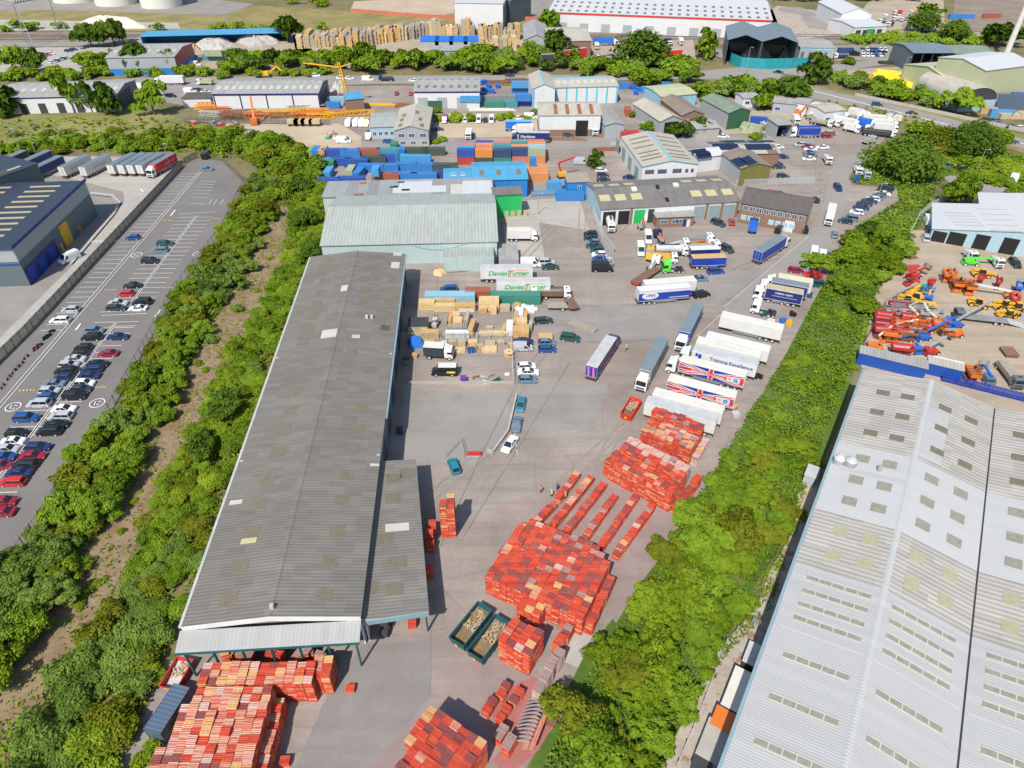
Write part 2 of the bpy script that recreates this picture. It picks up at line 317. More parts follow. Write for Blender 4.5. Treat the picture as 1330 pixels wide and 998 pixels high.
ground('gravel_path',[(982,790),(1000,742),(1030,690),(1050,615),(1068,600),(1050,690),(1010,800),(960,950),(930,1060),(820,1060),(876,960),(930,850)],'g_gravel',3)
ground('sand_patch',[(1036,642),(1056,634),(1052,676),(1032,684)],'g_sand',4)
ground('back_lane',[(1225,232),(1240,226),(1262,235),(1345,252),(1345,268),(1262,262),(1236,268),(1248,250)],'g_road',3)
# main road and rail across the far side
ground('verge',[(880,92),(960,92),(1040,108),(1130,128),(1220,148),(1345,180),(1345,205),(1230,170),(1130,152),(1040,134),(950,116)],'g_verge',2)
ground('main_road',[(700,98),(880,96),(960,88),(1004,92),(1045,112),(1130,130),(1215,150),(1345,186),(1345,198),(1210,162),(1120,141),(1030,123),(960,103),(880,104),(700,107)],'g_road',3)
ground('main_road',[(-60,116),(190,101),(480,99),(720,98),(720,107),(480,110),(200,122),(-60,128)],'g_road',3)
ground('industrial_road',[(900,62),(930,74),(1000,94),(1040,100),(1200,78),(1345,92),(1345,84),(1200,70),(1050,88),(1010,86),(960,66)],'g_road',3)
ground('lane_mark',[(1050,117),(1345,191),(1345,191.8),(1050,117.6)],'line',4)
ground('railway',[(-900,42),(2200,42),(2200,55),(-900,62)],'g_rail',1)
ground('railway_gravel',[(-900,57),(180,55),(180,60),(-900,70)],'g_road',2)
for y in (46,48.5,51.5):ground('rail_track',[(-900,y),(2200,y - 1),(2200,y - .5),(-900,y+.6)],'dark',3)
ground('dry_field',[(-900,18),(340,8),(460,15),(700,22),(2200,24),(2200,40),(-900,41)],'g_verge',1)
ground('quarry_floor',[(-400,28),(0,26),(120,28),(230,30),(235,38),(0,41),(-400,43)],'g_conc',2)
ground('tank_yard',[(-60,2),(260,-3),(330,6),(290,20),(60,14),(-60,16)],'g_pave',2)
ground('depot_yard',[(1010,8),(1060,14),(1110,42),(1040,52),(940,48)],'g_gravel',2)
ground('loop_road',[(1012,10),(1040,10),(1070,22),(1110,40),(1100,44),(1050,36),(1040,20),(1010,14)],'g_road',4)
ground('machinery_lot',[(1130,0),(1225,-4),(1228,40),(1090,46),(1110,26)],'g_lot',2)
ground('gravel_lot',[(1240,0),(1420,-2),(1420,40),(1236,42)],'g_rail',2)
ground('storage_lot',[(-60,66),(60,62),(150,62),(130,94),(-60,98)],'g_conc',2)
ground('unit_yard',[(150,104),(420,102),(440,135),(240,138),(150,122)],'g_pave',2)
ground('scrap_yard',[(180,48),(400,46),(410,84),(240,92),(170,82)],'g_lot',2)
ground('timber_yard',[(380,46),(690,44),(700,72),(385,72)],'g_lot',2)
ground('depot_forecourt',[(760,56),(900,52),(905,84),(780,88)],'g_lot',2)
ground('bagged_goods_yard',[(1075,92),(1225,84),(1235,118),(1120,118)],'g_lot',2)
ground('recycling_yard',[(945,66),(1060,60),(1062,78),(950,84)],'g_lot',4)
ground('far_lot',[(700,-3),(1000,4),(1010,30),(590,20),(590,2)],'g_pave',2)
ground('sandy_field',[(460,2),(600,-4),(620,14),(560,22),(455,14)],'g_sand',2)
ground('car_storage',[(1080,60),(1190,56),(1190,76),(1085,80)],'g_pave',2)
ground('yellow_patch',[(1118,94),(1222,92),(1222,106),(1140,110)],'g_sand',3)
# ---- painted lines of the car park: bays are set out in the row direction
cpv=(G(258,225) - G(82,430)).normalized();cpu=Vector((cpv.y,-cpv.x,0))
def lines(name,segs,mat,wd=.13,lvl=5):
 m=MB()
 for a,b in segs:
  a=Vector((a[0],a[1],0));b=Vector((b[0],b[1],0));d=(b - a).normalized();n=Vector((-d.y,d.x,0))*wd/2;z=Vector((0,0,.05*lvl))
  m.poly([a - n+z,b - n+z,b+n+z,a+n+z],mat)
 return struct(m.build(name))
segs=[]
L0=G(82,430);t0=-75;t1=(G(258,225) - L0).dot(cpv)
for k,off in ((0,0),(1,.9)):
 segs.append((L0+cpv*t0+cpu*off,L0+cpv*(t1+2)+cpu*off))
t=0
while t<t1 - 1:segs.append((L0+cpv*t,L0+cpv*t - cpu*5.0));t += 2.45
R0=G(163,660/3.99+180+4+30)     # island centre line (double row)
ctr0=G(*Zm(0,180,3.99)(1020,405));ctr1=G(*Zm(0,180,3.99)(700,830));dv=(ctr0 - ctr1).normalized();du=Vector((dv.y,-dv.x,0));ln=(ctr0 - ctr1).length
for off in (-.25,.25):segs.append((ctr1+du*off - dv*2,ctr0+du*off))
t=0
while t<ln:
 segs.append((ctr1+dv*t+du*.25,ctr1+dv*t+du*5.1));segs.append((ctr1+dv*t - du*.25,ctr1+dv*t - du*5.1));t += 2.45
e0=ctr1 - dv*7
for k in range(0,34):
 p=e0 - dv*(k*2.45+4);segs.append((p+du*.25,p+du*5.1));segs.append((p - du*.25,p - du*5.1))
for off in (-.25,.25):segs.append((e0 - dv*4+du*off,e0 - dv*84+du*off))
p=Zm(0,180,3.99)
for a,b in (((520,905),(770,895)),((530,922),(765,912)),((570,980),(705,975)),((930,395),(1120,385)),((1040,225),(1120,228)),((1030,240),(1110,243)),((1020,255),(1105,258)),((1010,272),(1098,275)),((1000,290),(1090,293)),((990,308),(1080,311)),((985,342),(1060,345)),((1100,320),(1085,345)),((1125,320),(1110,345)),((1160,320),(1145,345))):
 segs.append((G(*p(*a)),G(*p(*b))))
def tyres():
 m=MB()
 for k,(a,b) in enumerate(tm):
  d=(b - a).normalized();n=Vector((-d.y,d.x,0))*.17;z=Vector((0,0,.16+.0006*(k % 40)))
  m.poly([a - n+z,b - n+z,b+n+z,a+n+z],'g_tyre')
 struct(m.build('tyre_marks'))
tyres()
lines('parking_lines',segs,'line',.16)
arrows=[]
for a,b in (((835,890),(805,930)),((910,375),(885,405)),((420,965),(395,998)),((745,280),(730,265))):arrows.append((G(*p(*a)),G(*p(*b))))
for k in range(8):a=G(*p(448+k*18,545));arrows.append((a,a+Vector((1.2,1.6,0))))
lines('road_arrows',arrows,'line',.45)
yl=[]
for (a,b) in (((545,790),(610,788)),((850,778),(905,777)),((850,428),(905,430)),((1100,420),(1150,422))):
 a=G(*p(*a));b=G(*p(*b))
 for k in range(5):yl.append((a.lerp(b,k/5),a.lerp(b,k/5+.11)))
q=Zm(0,380,3.12)
for (a,b) in (((80,402),(150,398)),((388,390),(435,386))):
 a=G(*q(*a));b=G(*q(*b))
 for k in range(5):yl.append((a.lerp(b,k/5),a.lerp(b,k/5+.11)))
lines('speed_hump_marks',yl,'yline',.5)
def ring(cx,cy,r):
 c=G(cx,cy);m=MB();n=20
 for k in range(n):
  a0=k*6.2832/n;a1=(k+1)*6.2832/n
  m.poly([c+Vector((math.cos(a)*rr,math.sin(a)*rr,.27)) for a,rr in ((a0,r),(a1,r),(a1,r - .22),(a0,r - .22))],'line')
 m.poly([c+Vector(v) for v in ((-.7,.5,.27),(-.5,.5,.27),(-.2,-.6,.27),(-.4,-.6,.27))],'line')
 m.poly([c+Vector(v) for v in ((.0,.55,.27),(.55,.55,.27),(.55,.35,.27),(.0,.35,.27))],'line')
 m.poly([c+Vector(v) for v in ((.0,-.35,.27),(.55,-.35,.27),(.55,-.55,.27),(.0,-.55,.27))],'line')
 struct(m.build('speed_roundel'))
for a in ((178,332.5),(18,530),(127,525),(258,331)):ring(a[0],a[1],1.5)
lines('yard_line',[(G(668,560),G(672,592)),(G(1050,308),G(940,400)),(G(945,402),G(905,438))],'line',.10)
lines('yard_groove',[(G(670,500),G(618,604)),(G(618,604),G(560,735)),(G(740,470),G(600,700))],'g_pave',.3)
# ================================================================== buildings
class Bld:
 """rectangular building. local X runs along the near eave (A to B), Y away from the camera, ground z = 0"""
 def __init__(s,name,label,A,B,he,W,rise=0,ridge='u',wall='white',roof='rf',base=None,cat='building',group=None,over=.35,mono=0,open_=(),zb=0,gable=None,flash=None):
  a,b=[q if isinstance(q,Vector) else G(q[0],q[1],he) for q in (A,B)];s.L=(b - a).length;s.u=(b - a).normalized();s.v=Vector((-s.u.y,s.u.x,0));s.o=Vector((a.x,a.y,0))
  if not isinstance(W,(int,float)):W=(G(W[0],W[1],he) - a).dot(s.v)
  s.W,s.he,s.rise,s.ridge,s.mono=W,he,rise,ridge,mono
  s.r=root(name,s.o,math.atan2(s.u.y,s.u.x),label,cat,group)
  L,m=s.L,MB()
  g=gable or wall
  def wq(p0,p1,side):
   if side in open_:return
   z0,z1=s.z(*p0) - .05,s.z(*p1) - .05
   mid=((p0[0]+p1[0])/2,(p0[1]+p1[1])/2)
   d=Vector((p1[0] - p0[0],p1[1] - p0[1],0)).normalized();n=Vector((-d.y,d.x,0))*.2
   segs=[(p0,mid,z0,s.z(*mid) - .05),(mid,p1,s.z(*mid) - .05,z1)]
   for q0,q1,h0,h1 in segs:
    lo=0
    if base:
     m.hexa([(q0[0],q0[1],0),(q1[0],q1[1],0),(q1[0]+n.x,q1[1]+n.y,0),(q0[0]+n.x,q0[1]+n.y,0)],
                           [(q0[0],q0[1],base[1]),(q1[0],q1[1],base[1]),(q1[0]+n.x,q1[1]+n.y,base[1]),(q0[0]+n.x,q0[1]+n.y,base[1])],base[0]);lo=base[1]
    mt=g if side in ((('N','F') if ridge == 'v' else ('R','L'))) else wall
    m.hexa([(q0[0],q0[1],lo),(q1[0],q1[1],lo),(q1[0]+n.x,q1[1]+n.y,lo),(q0[0]+n.x,q0[1]+n.y,lo)],
                       [(q0[0],q0[1],h0),(q1[0],q1[1],h1),(q1[0]+n.x,q1[1]+n.y,h1),(q0[0]+n.x,q0[1]+n.y,h0)],mt)
  e=.01
  wq((0,0),(L,0),'N');wq((L,.2+e),(L,W - .2 - e),'R');wq((L,W),(0,W),'F');wq((0,W - .2 - e),(0,.2+e),'L')
  if m.v:s.wall=m.build('wall',s.r)
  m=MB();t=.16;o=over
  def strip(x0,x1,y0,y1):
   c=[(x0,y0),(x1,y0),(x1,y1),(x0,y1)]
   m.hexa([(x,y,s.z(x,y)) for x,y in c],[(x,y,s.z(x,y)+t) for x,y in c],flash or roof,roof)
  if rise and ridge == 'u':strip(-o,L+o,-o,W/2);strip(-o,L+o,W/2,W+o)
  elif rise:strip(-o,L/2,-o,W+o);strip(L/2,L+o,-o,W+o)
  else:strip(-o,L+o,-o,W+o)
  s.roof=m.build('roof',s.r)
  if rise:
   m=MB();h=s.z(L/2,W/2)+t
   if ridge == 'u':m.hexa([(-o,W/2 - .3,h - .03),(L+o,W/2 - .3,h - .03),(L+o,W/2+.3,h - .03),(-o,W/2+.3,h - .03)],[(-o,W/2 - .1,h+.07),(L+o,W/2 - .1,h+.07),(L+o,W/2+.1,h+.07),(-o,W/2+.1,h+.07)],flash or roof)
   else:m.hexa([(L/2 - .3,-o,h - .03),(L/2+.3,-o,h - .03),(L/2+.3,W+o,h - .03),(L/2 - .3,W+o,h - .03)],[(L/2 - .1,-o,h+.07),(L/2+.1,-o,h+.07),(L/2+.1,W+o,h+.07),(L/2 - .1,W+o,h+.07)],flash or roof)
   m.build('ridge_cap',s.roof)
 def z(s,x,y):
  if s.mono:return s.he+s.mono*(x/s.L if s.ridge == 'v' else y/s.W)
  if not s.rise:return s.he
  q,w=(y,s.W) if s.ridge == 'u' else (x,s.L)
  return s.he+s.rise*(1 - abs(q - w/2)/(w/2))
 def loc(s,x,y):
  h=s.he+s.rise/2
  for _ in range(4):
   p=G(x,y,h) - s.o;u,v=p.dot(s.u),p.dot(s.v);h=s.z(u,v)+.16
  return u,v
 def sky(s,u,v,du,dv,mat='rl',name='rooflight',h=.05,bars=0):
  m=MB();c=[(u - du/2,v - dv/2),(u+du/2,v - dv/2),(u+du/2,v+dv/2),(u - du/2,v+dv/2)]
  m.hexa([(x,y,s.z(x,y)+.163) for x,y in c],[(x,y,s.z(x,y)+.163+h) for x,y in c],mat)
  for k in range(1,bars):
   if du>dv:
    x=u - du/2+du*k/bars;q=[(x - .07,v - dv/2 - .02),(x+.07,v - dv/2 - .02),(x+.07,v+dv/2+.02),(x - .07,v+dv/2+.02)]
   else:
    y=v - dv/2+dv*k/bars;q=[(u - du/2 - .02,y - .07),(u+du/2+.02,y - .07),(u+du/2+.02,y+.07),(u - du/2 - .02,y+.07)]
   m.hexa([(a,b,s.z(a,b)+.17) for a,b in q],[(a,b,s.z(a,b)+.18+h) for a,b in q],'rlbar')
  if bars and du>dv:
   for yy in (v - dv/2,v+dv/2):
    q=[(u - du/2,yy - .09),(u+du/2,yy - .09),(u+du/2,yy+.09),(u - du/2,yy+.09)]
    m.hexa([(a,b,s.z(a,b)+.17) for a,b in q],[(a,b,s.z(a,b)+.182+h) for a,b in q],'rlbar')
  return m.build(name,s.roof)
 def skypx(s,pts,du,dv,mat='rl',**k):
  for x,y in pts:u,v=s.loc(x,y);s.sky(u,v,du,dv,mat,**k)
 def panel(s,face,t0,t1,z0,z1,mat,name='panel',d=.06,mid=None):
  """a flat piece on a wall: door, window, cladding band. face N near, R right, L left"""
  m=MB()
  if face == 'N':m.box(t0,t1,-d,.02,z0,z1,mat)
  elif face == 'R':m.box(s.L - .02,s.L+d,t0,t1,z0,z1,mat)
  elif face == 'F':m.box(t0,t1,s.W - .02,s.W+d,z0,z1,mat)
  else:m.box(-d,.02,t0,t1,z0,z1,mat)
  return m.build(name,s.r)
 def window(s,face,t0,t1,z0,z1,fr='white',gl='bglass'):
  f=s.panel(face,t0,t1,z0,z1,fr,'window',.05)
  m=MB();k=.1
  n=2 if t1 - t0>1.2 else 1
  for i in range(n):
   a=t0+k+i*(t1 - t0 - k)/n;b=t0+(i+1)*(t1 - t0 - k)/n
   if face == 'N':m.box(a,b,-.07,-.045,z0+k,z1 - k,gl)
   elif face == 'R':m.box(s.L+.045,s.L+.07,a,b,z0+k,z1 - k,gl)
   else:m.box(-.07,-.045,a,b,z0+k,z1 - k,gl)
  m.build('pane',f);return f
 def box(s,u0,u1,v0,v1,z0,z1,mat,name,top=None):
  m=MB();m.box(u0,u1,v0,v1,z0,z1,mat,top);return m.build(name,s.r)
# roof sheetings: _u ribs step along X (ridge along X), _v ribs step along Y
mk_rib('rf_long_v',(.178,.163,.142),1,.55,(.120,.111,.098),.7,.5,.10,.8,(1.0,2.6))
mk_rib('rf_lean_v',(.195,.18,.156),1,.55,(.14,.132,.118),.7,.5,.10,.8,(1.0,2.6))
mk_rib('rf_canopy',(.335,.34,.33),0,.5,(.27,.26,.24),.5,.15,.05)
mk_rib('rf_mint',(.335,.375,.35),0,.9,(.28,.27,.22),.55,.35,.05)
mk_rib('wl_mint',(.40,.50,.49),2,.6,(.34,.42,.40),.4,.3,.03)
mk_rib('rf_patch',(.30,.315,.325),0,.8,(.21,.20,.19),.75,.3,.22,.6,(3.2,20))
mk_rib('rf_ws',(.17,.16,.15),0,.7,(.12,.11,.10),.6,.35,.10,.8)
mk_rib('rf_big_v',(.40,.40,.395),1,.36,(.345,.34,.33),.4,.08,.04,.6,(1.1,60))
mk_rib('rf_wht_v',(.44,.44,.435),1,.45,(.39,.385,.375),.4,.06,.03,.5,(1.1,60))
mk_rib('rf_wth_v',(.40,.378,.34),1,.8,(.27,.25,.22),.55,.7,.10,.7,(1.0,3.2))
mk_rib('rf_white',(.50,.51,.52),0,.5,(.42,.43,.43),.3,.2,.03,.5)
mk_rib('rf_white_v',(.50,.51,.52),1,.5,(.42,.43,.43),.3,.2,.03,.5)
mk_rib('rf_cream',(.43,.40,.34),0,.7,(.30,.27,.21),.5,.3,.08)
mk_rib('rf_cream_v',(.43,.395,.33),1,.8,(.31,.28,.22),.5,.3,.08)
mk_rib('rf_grey',(.33,.325,.31),0,.7,(.23,.22,.205),.5,.3,.10)
mk_rib('rf_grey_v',(.31,.31,.30),1,.7,(.22,.21,.20),.5,.3,.10)
mk_rib('rf_navy_v',(.030,.043,.065),0,.5,(.022,.03,.045),.4,.3,.05,.5)
mk_rib('rf_slate',(.10,.085,.08),0,.4,(.075,.065,.06),.5,.3,.15,.8,(.4,.3))
mk_rib('rf_brown_v',(.24,.19,.145),1,.7,(.16,.125,.095),.5,.3,.1)
mk_rib('rf_green',(.20,.25,.19),0,.6,(.13,.16,.11),.5,.3,.08)
mk_rib('rf_blue',(.07,.30,.50),0,.6,(.05,.22,.36),.4,.3,.08)
mk_rib('rf_shed_v',(.15,.20,.23),1,.6,(.11,.14,.16),.5,.3,.06)
mk_rib('rf_yg',(.42,.44,.28),0,.8,(.34,.35,.2),.4,.25,.06)
mk_rib('wl_grey',(.10,.135,.15),2,.4,(.08,.11,.12),.3,.2,.03)
mk_rib('wl_lgrey',(.33,.35,.36),2,.4,(.28,.30,.31),.3,.2,.03)
mk_rib('wl_white',(.60,.61,.61),0,.6,(.50,.50,.48),.3,.15,.03)
mk_rib('wl_white_v',(.60,.61,.61),1,.6,(.50,.50,.48),.3,.15,.03)
mk_rib('wl_sky',(.33,.46,.52),0,.6,(.27,.39,.44),.3,.15,.03)
mk_rib('wl_olive',(.17,.16,.045),0,.5,(.13,.125,.04),.3,.2,.04)
mk_rib('wl_green',(.015,.42,.10),0,.5,(.015,.33,.08),.4,.2,.04)
mk_rib('wl_royal',(.012,.075,.36),0,.5,(.012,.06,.28),.4,.25,.06)
mk_rib('wl_blue',(.02,.20,.52),0,.5,(.02,.15,.40),.4,.25,.06)
mk_rib('wl_door',(.24,.31,.32),0,.35,(.19,.24,.25),.3,.3,.03)
# ---- long weathered grey warehouse
lw=Bld('warehouse','long low warehouse under weathered grey corrugated roofing beside the shrub bank',(240,812),(466,799),7.5,(406,335),1.2,'v','wl_white_v','rf_long_v',open_=('N',))
p=Zm(220,310,1.816)
for x,y in ((168,658),(185,700),(210,625),(233,566),(255,503),(270,455),(286,406),(299,362),(314,315),(317,243),(327,217),(338,184),(347,155),(357,128),(366,99),(373,74),(379,49),(167,772),(140,850),(192,696)):
 if (x,y) not in ((185,700),(168,658)):u,v=lw.loc(*p(x,y));lw.sky(u,v,2.3,2.6,'rlb','rooflight',.02)
for x,y in ((420,557),(408,616),(396,691),(380,763),(364,840),(434,496),(443,447),(452,400),(462,356),(468,310),(431,268),(512,210),(519,150),(524,123),(528,97),(453,179),(459,147),(464,120),(470,93),(476,67),(482,42),(505,184),(508,212),(434,40),(428,68),(421,95),(406,149),(399,177)):
 u,v=lw.loc(*p(x,y));lw.sky(u,v,2.2,2.3,'rlb','rooflight',.02)
for x,y,a,b in ((187,713,2.3,1.0),(157,622,2.0,.9),(378,224,3.4,3.0),(440,231,1.6,1.2),(414,117,1.8,2.6),(533,63,2,3),(538,37,2,1.6),(484,534,1.5,.6)):
 u,v=lw.loc(*p(x,y));lw.sky(u,v,a,b,'rly' if x == 187 else 'rlw','rooflight',.03)
u,v=lw.loc(*p(262,293));
for y in ((165,602),(20,474)):
 u0,v0=lw.loc(290,y[1]);lw.sky(lw.L*.5,v0,lw.L+.4,.35,'lgrey','joint_flashing',.05)
for k,(x,y) in enumerate(((466,188),(478,188),(243,872))):u,v=lw.loc(*p(x,y));lw.box(u - .25,u+.25,v - .25,v+.25,lw.z(u,v),lw.z(u,v)+.9,'lgrey','roof_vent')
lw.box(-.75,-.37,-.3,lw.W+.3,7.2,7.55,'lgrey','gutter');lw.box(lw.L+.37,lw.L+.7,40,lw.W+.3,7.2,7.55,'gutblue','gutter')
u0,v0=lw.loc(497,602);LEAN_V=v0
lw.panel('R',v0+2,lw.W - 1,.2,6.8,'wl_grey','cladding',.08)
for v in range(int(v0)+6,int(lw.W) - 4,9):lw.panel('R',v,v+4.2,.1,4.6,'dark','roller_door',.14)
# gable fascia and the pale canopy in front, carried on posts
m=MB();m.hexa([(-.3,-.5,6.9),(lw.L/2,-.5,8.0),(lw.L/2,-.37,8.0),(-.3,-.37,6.9)],[(-.3,-.5,7.66),(lw.L/2,-.5,8.86),(lw.L/2,-.37,8.86),(-.3,-.37,7.66)],'white')
m.hexa([(lw.L/2,-.5,8.0),(lw.L+.3,-.5,6.9),(lw.L+.3,-.37,6.9),(lw.L/2,-.37,8.0)],[(lw.L/2,-.5,8.86),(lw.L+.3,-.5,7.66),(lw.L+.3,-.37,7.66),(lw.L/2,-.37,8.86)],'white');m.build('fascia',lw.r)
m=MB();m.hexa([(-.6,-3.3,6.2),(lw.L+.3,-3.3,6.2),(lw.L+.3,-.52,6.9),(-.6,-.52,6.9)],[(-.6,-3.3,6.35),(lw.L+.3,-3.3,6.35),(lw.L+.3,-.52,7.05),(-.6,-.52,7.05)],'dteal','rf_canopy');cn=m.build('canopy',lw.r)
for k in range(7):
 x=.3+k*(lw.L - .6)/6;m=MB();m.box(x - .12,x+.12,-3.1,-2.86,0,6.18,'dteal');m.build('post',lw.r)
m=MB();m.box(-.6,lw.L+.3,-3.46,-3.31,6.05,6.35,'dteal');m.build('gutter',cn)
lean=Bld('lean_to','low grey lean-to on the yard side of the long warehouse with one white rooflight',(472,803),(553.5,791),6.0,(500,600),0,'v','wl_white','rf_lean_v',mono=-.7,flash='lgrey',open_=('N','R'))
lean.skypx([(516,685)],3.6,1.5,'rlw',h=.03);lean.skypx([(512,622),(511,647),(500,700),(517,730),(512,765),(530,615),(478,764)],2.6,2.0,'rlb',h=.02)
for k in range(7):
 m=MB();y=.4+k*(lean.W - .8)/6;m.box(lean.L - .3,lean.L - .05,y - .12,y+.12,0,5.2,'dteal');m.build('post',lean.r)
m=MB();m.box(-.1,lean.L+.3,-.55,-.36,5.0,5.95,'gutblue');m.build('fascia',lean.r)
m=MB();m.box(-.9,-.45,-.3,lean.W,6.0,6.1,'black');m.build('valley_gutter',lean.r)
# ---- pale green shed across the end of it
ms=Bld('mint_warehouse','big pale mint green shed with a steep plain corrugated roof',(417,319),(645.5,313.5),6.0,32,3.4,'u','wl_mint','rf_mint')
ms.panel('R',1,8,0,5.6,'dark','roller_door');ms.panel('R',14,26,.1,5.4,'wl_grey','roller_door')
ms.box(ms.L - 14,ms.L - 1,-5.2,-.1,0,4.4,'wl_mint','porch','rf_mint');ms.box(ms.L+.3,ms.L+5.5,-5,4,0,3.2,'wl_lgrey','annexe','rf_grey')
m=MB()
for k in range(11):m.bar((ms.L*(.52+k*.028),-.35,5.6 - math.sin(k/10*3.14)*1.3),(ms.L*(.548+k*.028),-.35,5.6 - math.sin((k+1)/10*3.14)*1.3),.07,'ltblue')
m.build('cable',ms.r)
fr=Bld('flat_roof_store','flat store with patchwork grey and white sheets behind the mint green shed',(419,256.5),(640,251.5),6.2,(436,236.5),0,'u','wl_mint','rf_patch')
for x,y,a,b,mt in ((598,246,6,8,'rlw'),(594,249,4,4,'rlw'),(620,244,9,11,'rf_white'),(545,246,16,5,'rf_white'),(540,240,10,5,'rf_white'),(512,243,2.5,1.5,'dteal'),(527,247,2.5,1.3,'dteal'),(521,237,2,1.3,'dteal'),(472,238,2,1.4,'rust'),(466,253,3,1.6,'rust')):fr.skypx([(x,y)],a,b,mt,name='roof_sheet',h=.03+.01*(x % 3))
gb=Bld('green_store','bright green clad store at the corner of the mint green shed',(642,254),(678,252),7.0,5.5,0,'u','wl_green','rf_ws')
for k in range(4):gb.panel('N',3+k*1.9,4.2+k*1.9,.1,1.9,'beige','door')
# ---- workshop with yellow rooflights and its brick office
ws=Bld('workshop','brown grey roofed vehicle workshop with yellowed rooflights and open bays',(781.5,272),(961,261.5),5.2,(767,238),2.0,'u','wl_white','rf_ws',gable='wl_sky')
p=Zm(700,160,4.03)
ws.skypx([p(*q) for q in ((345,392),(426,389),(510,384),(822,369),(900,365),(985,360),(312,327),(392,324),(470,319),(770,305),(848,301),(930,298))],3.2,3.0,'rly',h=.05)
ws.skypx([p(497,348),p(715,328)],1.6,1.6,'white',name='roof_vent',h=.5);ws.skypx([p(620,338),p(670,405)],.9,1.6,'black',name='roof_vent',h=.4)
def along(px):return ((px - 781.5)/(961 - 781.5))*ws.L
for a,b,mt,nm in ((784,800,'black','open_bay'),(803.5,818,'black','open_bay'),(824,838,'wl_green','folding_door'),(842,850,'dark','open_bay'),(902,916.5,'wl_door','roller_door'),(921.5,936.5,'wl_door','roller_door'),(941,956.5,'wl_door','roller_door')):ws.panel('N',along(a),along(b),.03,4.3,mt,nm)
for a in (818.5,917,937,957):ws.panel('N',along(a),along(a+3.5),0,5.0,'brick','pier',.15)
of=Bld('site_office','flat single storey brick office against the workshop bays',(853,283),(902,281),3.2,5.6,0,'u','brick','rf_grey',flash='grey')
for t in (.12,.42,.52):of.window('N',of.L*t,of.L*t+2.0,1.2,2.4)
of.panel('N',of.L*.72,of.L*.72+1,.05,2.2,'navy','door');of.panel('N',of.L*.82,of.L*.82+1,.05,2.2,'white','door')
bo=Bld('brick_office','two storey brick office block with white windows under a dark pitched roof',(963,263.5),(1050,279),6.2,12,2.4,'u','brick','rf_slate')
n=9
for k in range(n):
 t=.04+k*.105
 bo.window('N',bo.L*t,bo.L*t+1.5,4.1,5.6)
 if k not in (3,8):bo.window('N',bo.L*t,bo.L*t+1.5,1.2,2.7,gl='ltblue')
bo.panel('N',bo.L*.70,bo.L*.70+2.6,.05,3.4,'white','entrance_door');bo.window('R',3,4.6,4,5.4);bo.window('R',7,8.6,4,5.4)
# ---- cream roofed unit with teal edges, and its neighbours
cu=Bld('cream_unit','white industrial unit with cream roof, teal ridge and red framed windows',(835,216.5),(907,213.5),7.0,(817,178),1.6,'v','wl_white','rf_cream_v',flash='cyan')
for t in (.05,.28,.55):cu.window('N',cu.L*t,cu.L*t+3.0,4.4,5.8,'crimson')
for t in (.78,.88):cu.window('N',cu.L*t,cu.L*t+1,4.4,5.6,'crimson')
for t in (4,13,22,31):cu.panel('L',t,t+4.5,.1,4.6,'wl_door','roller_door')
p=Zm(700,160,4.03)
cu.skypx([p(*q) for q in ((520,80),(532,100),(548,124),(570,152),(580,170),(592,186),(660,75),(680,97),(695,120),(712,145),(728,165),(742,182))],6.5,.8,'rlb',h=.1)
sw=Bld('white_store','small white store with solar panels beside the cream roofed unit',(906,205),(939,201),5.2,(902,194),1.2,'u','wl_white','rf_white')
sw.skypx([(908,196),(913,200),(914,205)],5.5,1.8,'solar',name='solar_panel',h=.12)
so=Bld('solar_unit','pale roofed unit covered with blue-black solar panel arrays',(939,200),(1013,199),5.0,(926,184),1.0,'u','brick','rf_cream')
so.skypx([(936,186),(943,191),(952,184),(975,186),(985,191),(988,184)],9,4,'solar',name='solar_panel',h=.12);so.skypx([(1000,190),(960,196),(1003,197)],3.5,2.5,'rlb')
br=Bld('brown_unit','olive clad unit with a rusty brown roof and one solar array',(963,219),(1002,216),6.0,(945,199),1.4,'v','wl_lgrey','rf_brown_v',gable='wl_olive')
br.skypx([(960,211),(972,209)],3.2,6.5,'solar',name='solar_panel',h=.12);br.skypx([(966,210)],.8,6,'rly')
# ---- blue sheds among the containers
p=Zm(540,160,7)
Bld('blue_shed','long bright blue shed with four small rooflights behind the green store',(615,234.5),(685,232.5),6.0,15,1.2,'u','wl_blue','rf_blue').skypx([p(598,452),p(752,450),p(935,445)],1.4,3.0,'rlb')
Bld('cyan_shed','low cyan shed with two pale rooflights left of the long blue shed',(577,236.5),(614,235.5),4.6,11,.6,'u','wl_blue','rf_blue').skypx([p(345,462),p(425,458)],1.8,3.0,'rlw')
hb=Bld('blue_cabin','small bright blue cabin with timber stacked on its flat roof',(738,237),(766,236),5.0,7,0,'u','wl_blue','gwood');hb.window('N',3,4.4,2.6,3.8);hb.window('N',8.5,9.8,1.0,3.6)
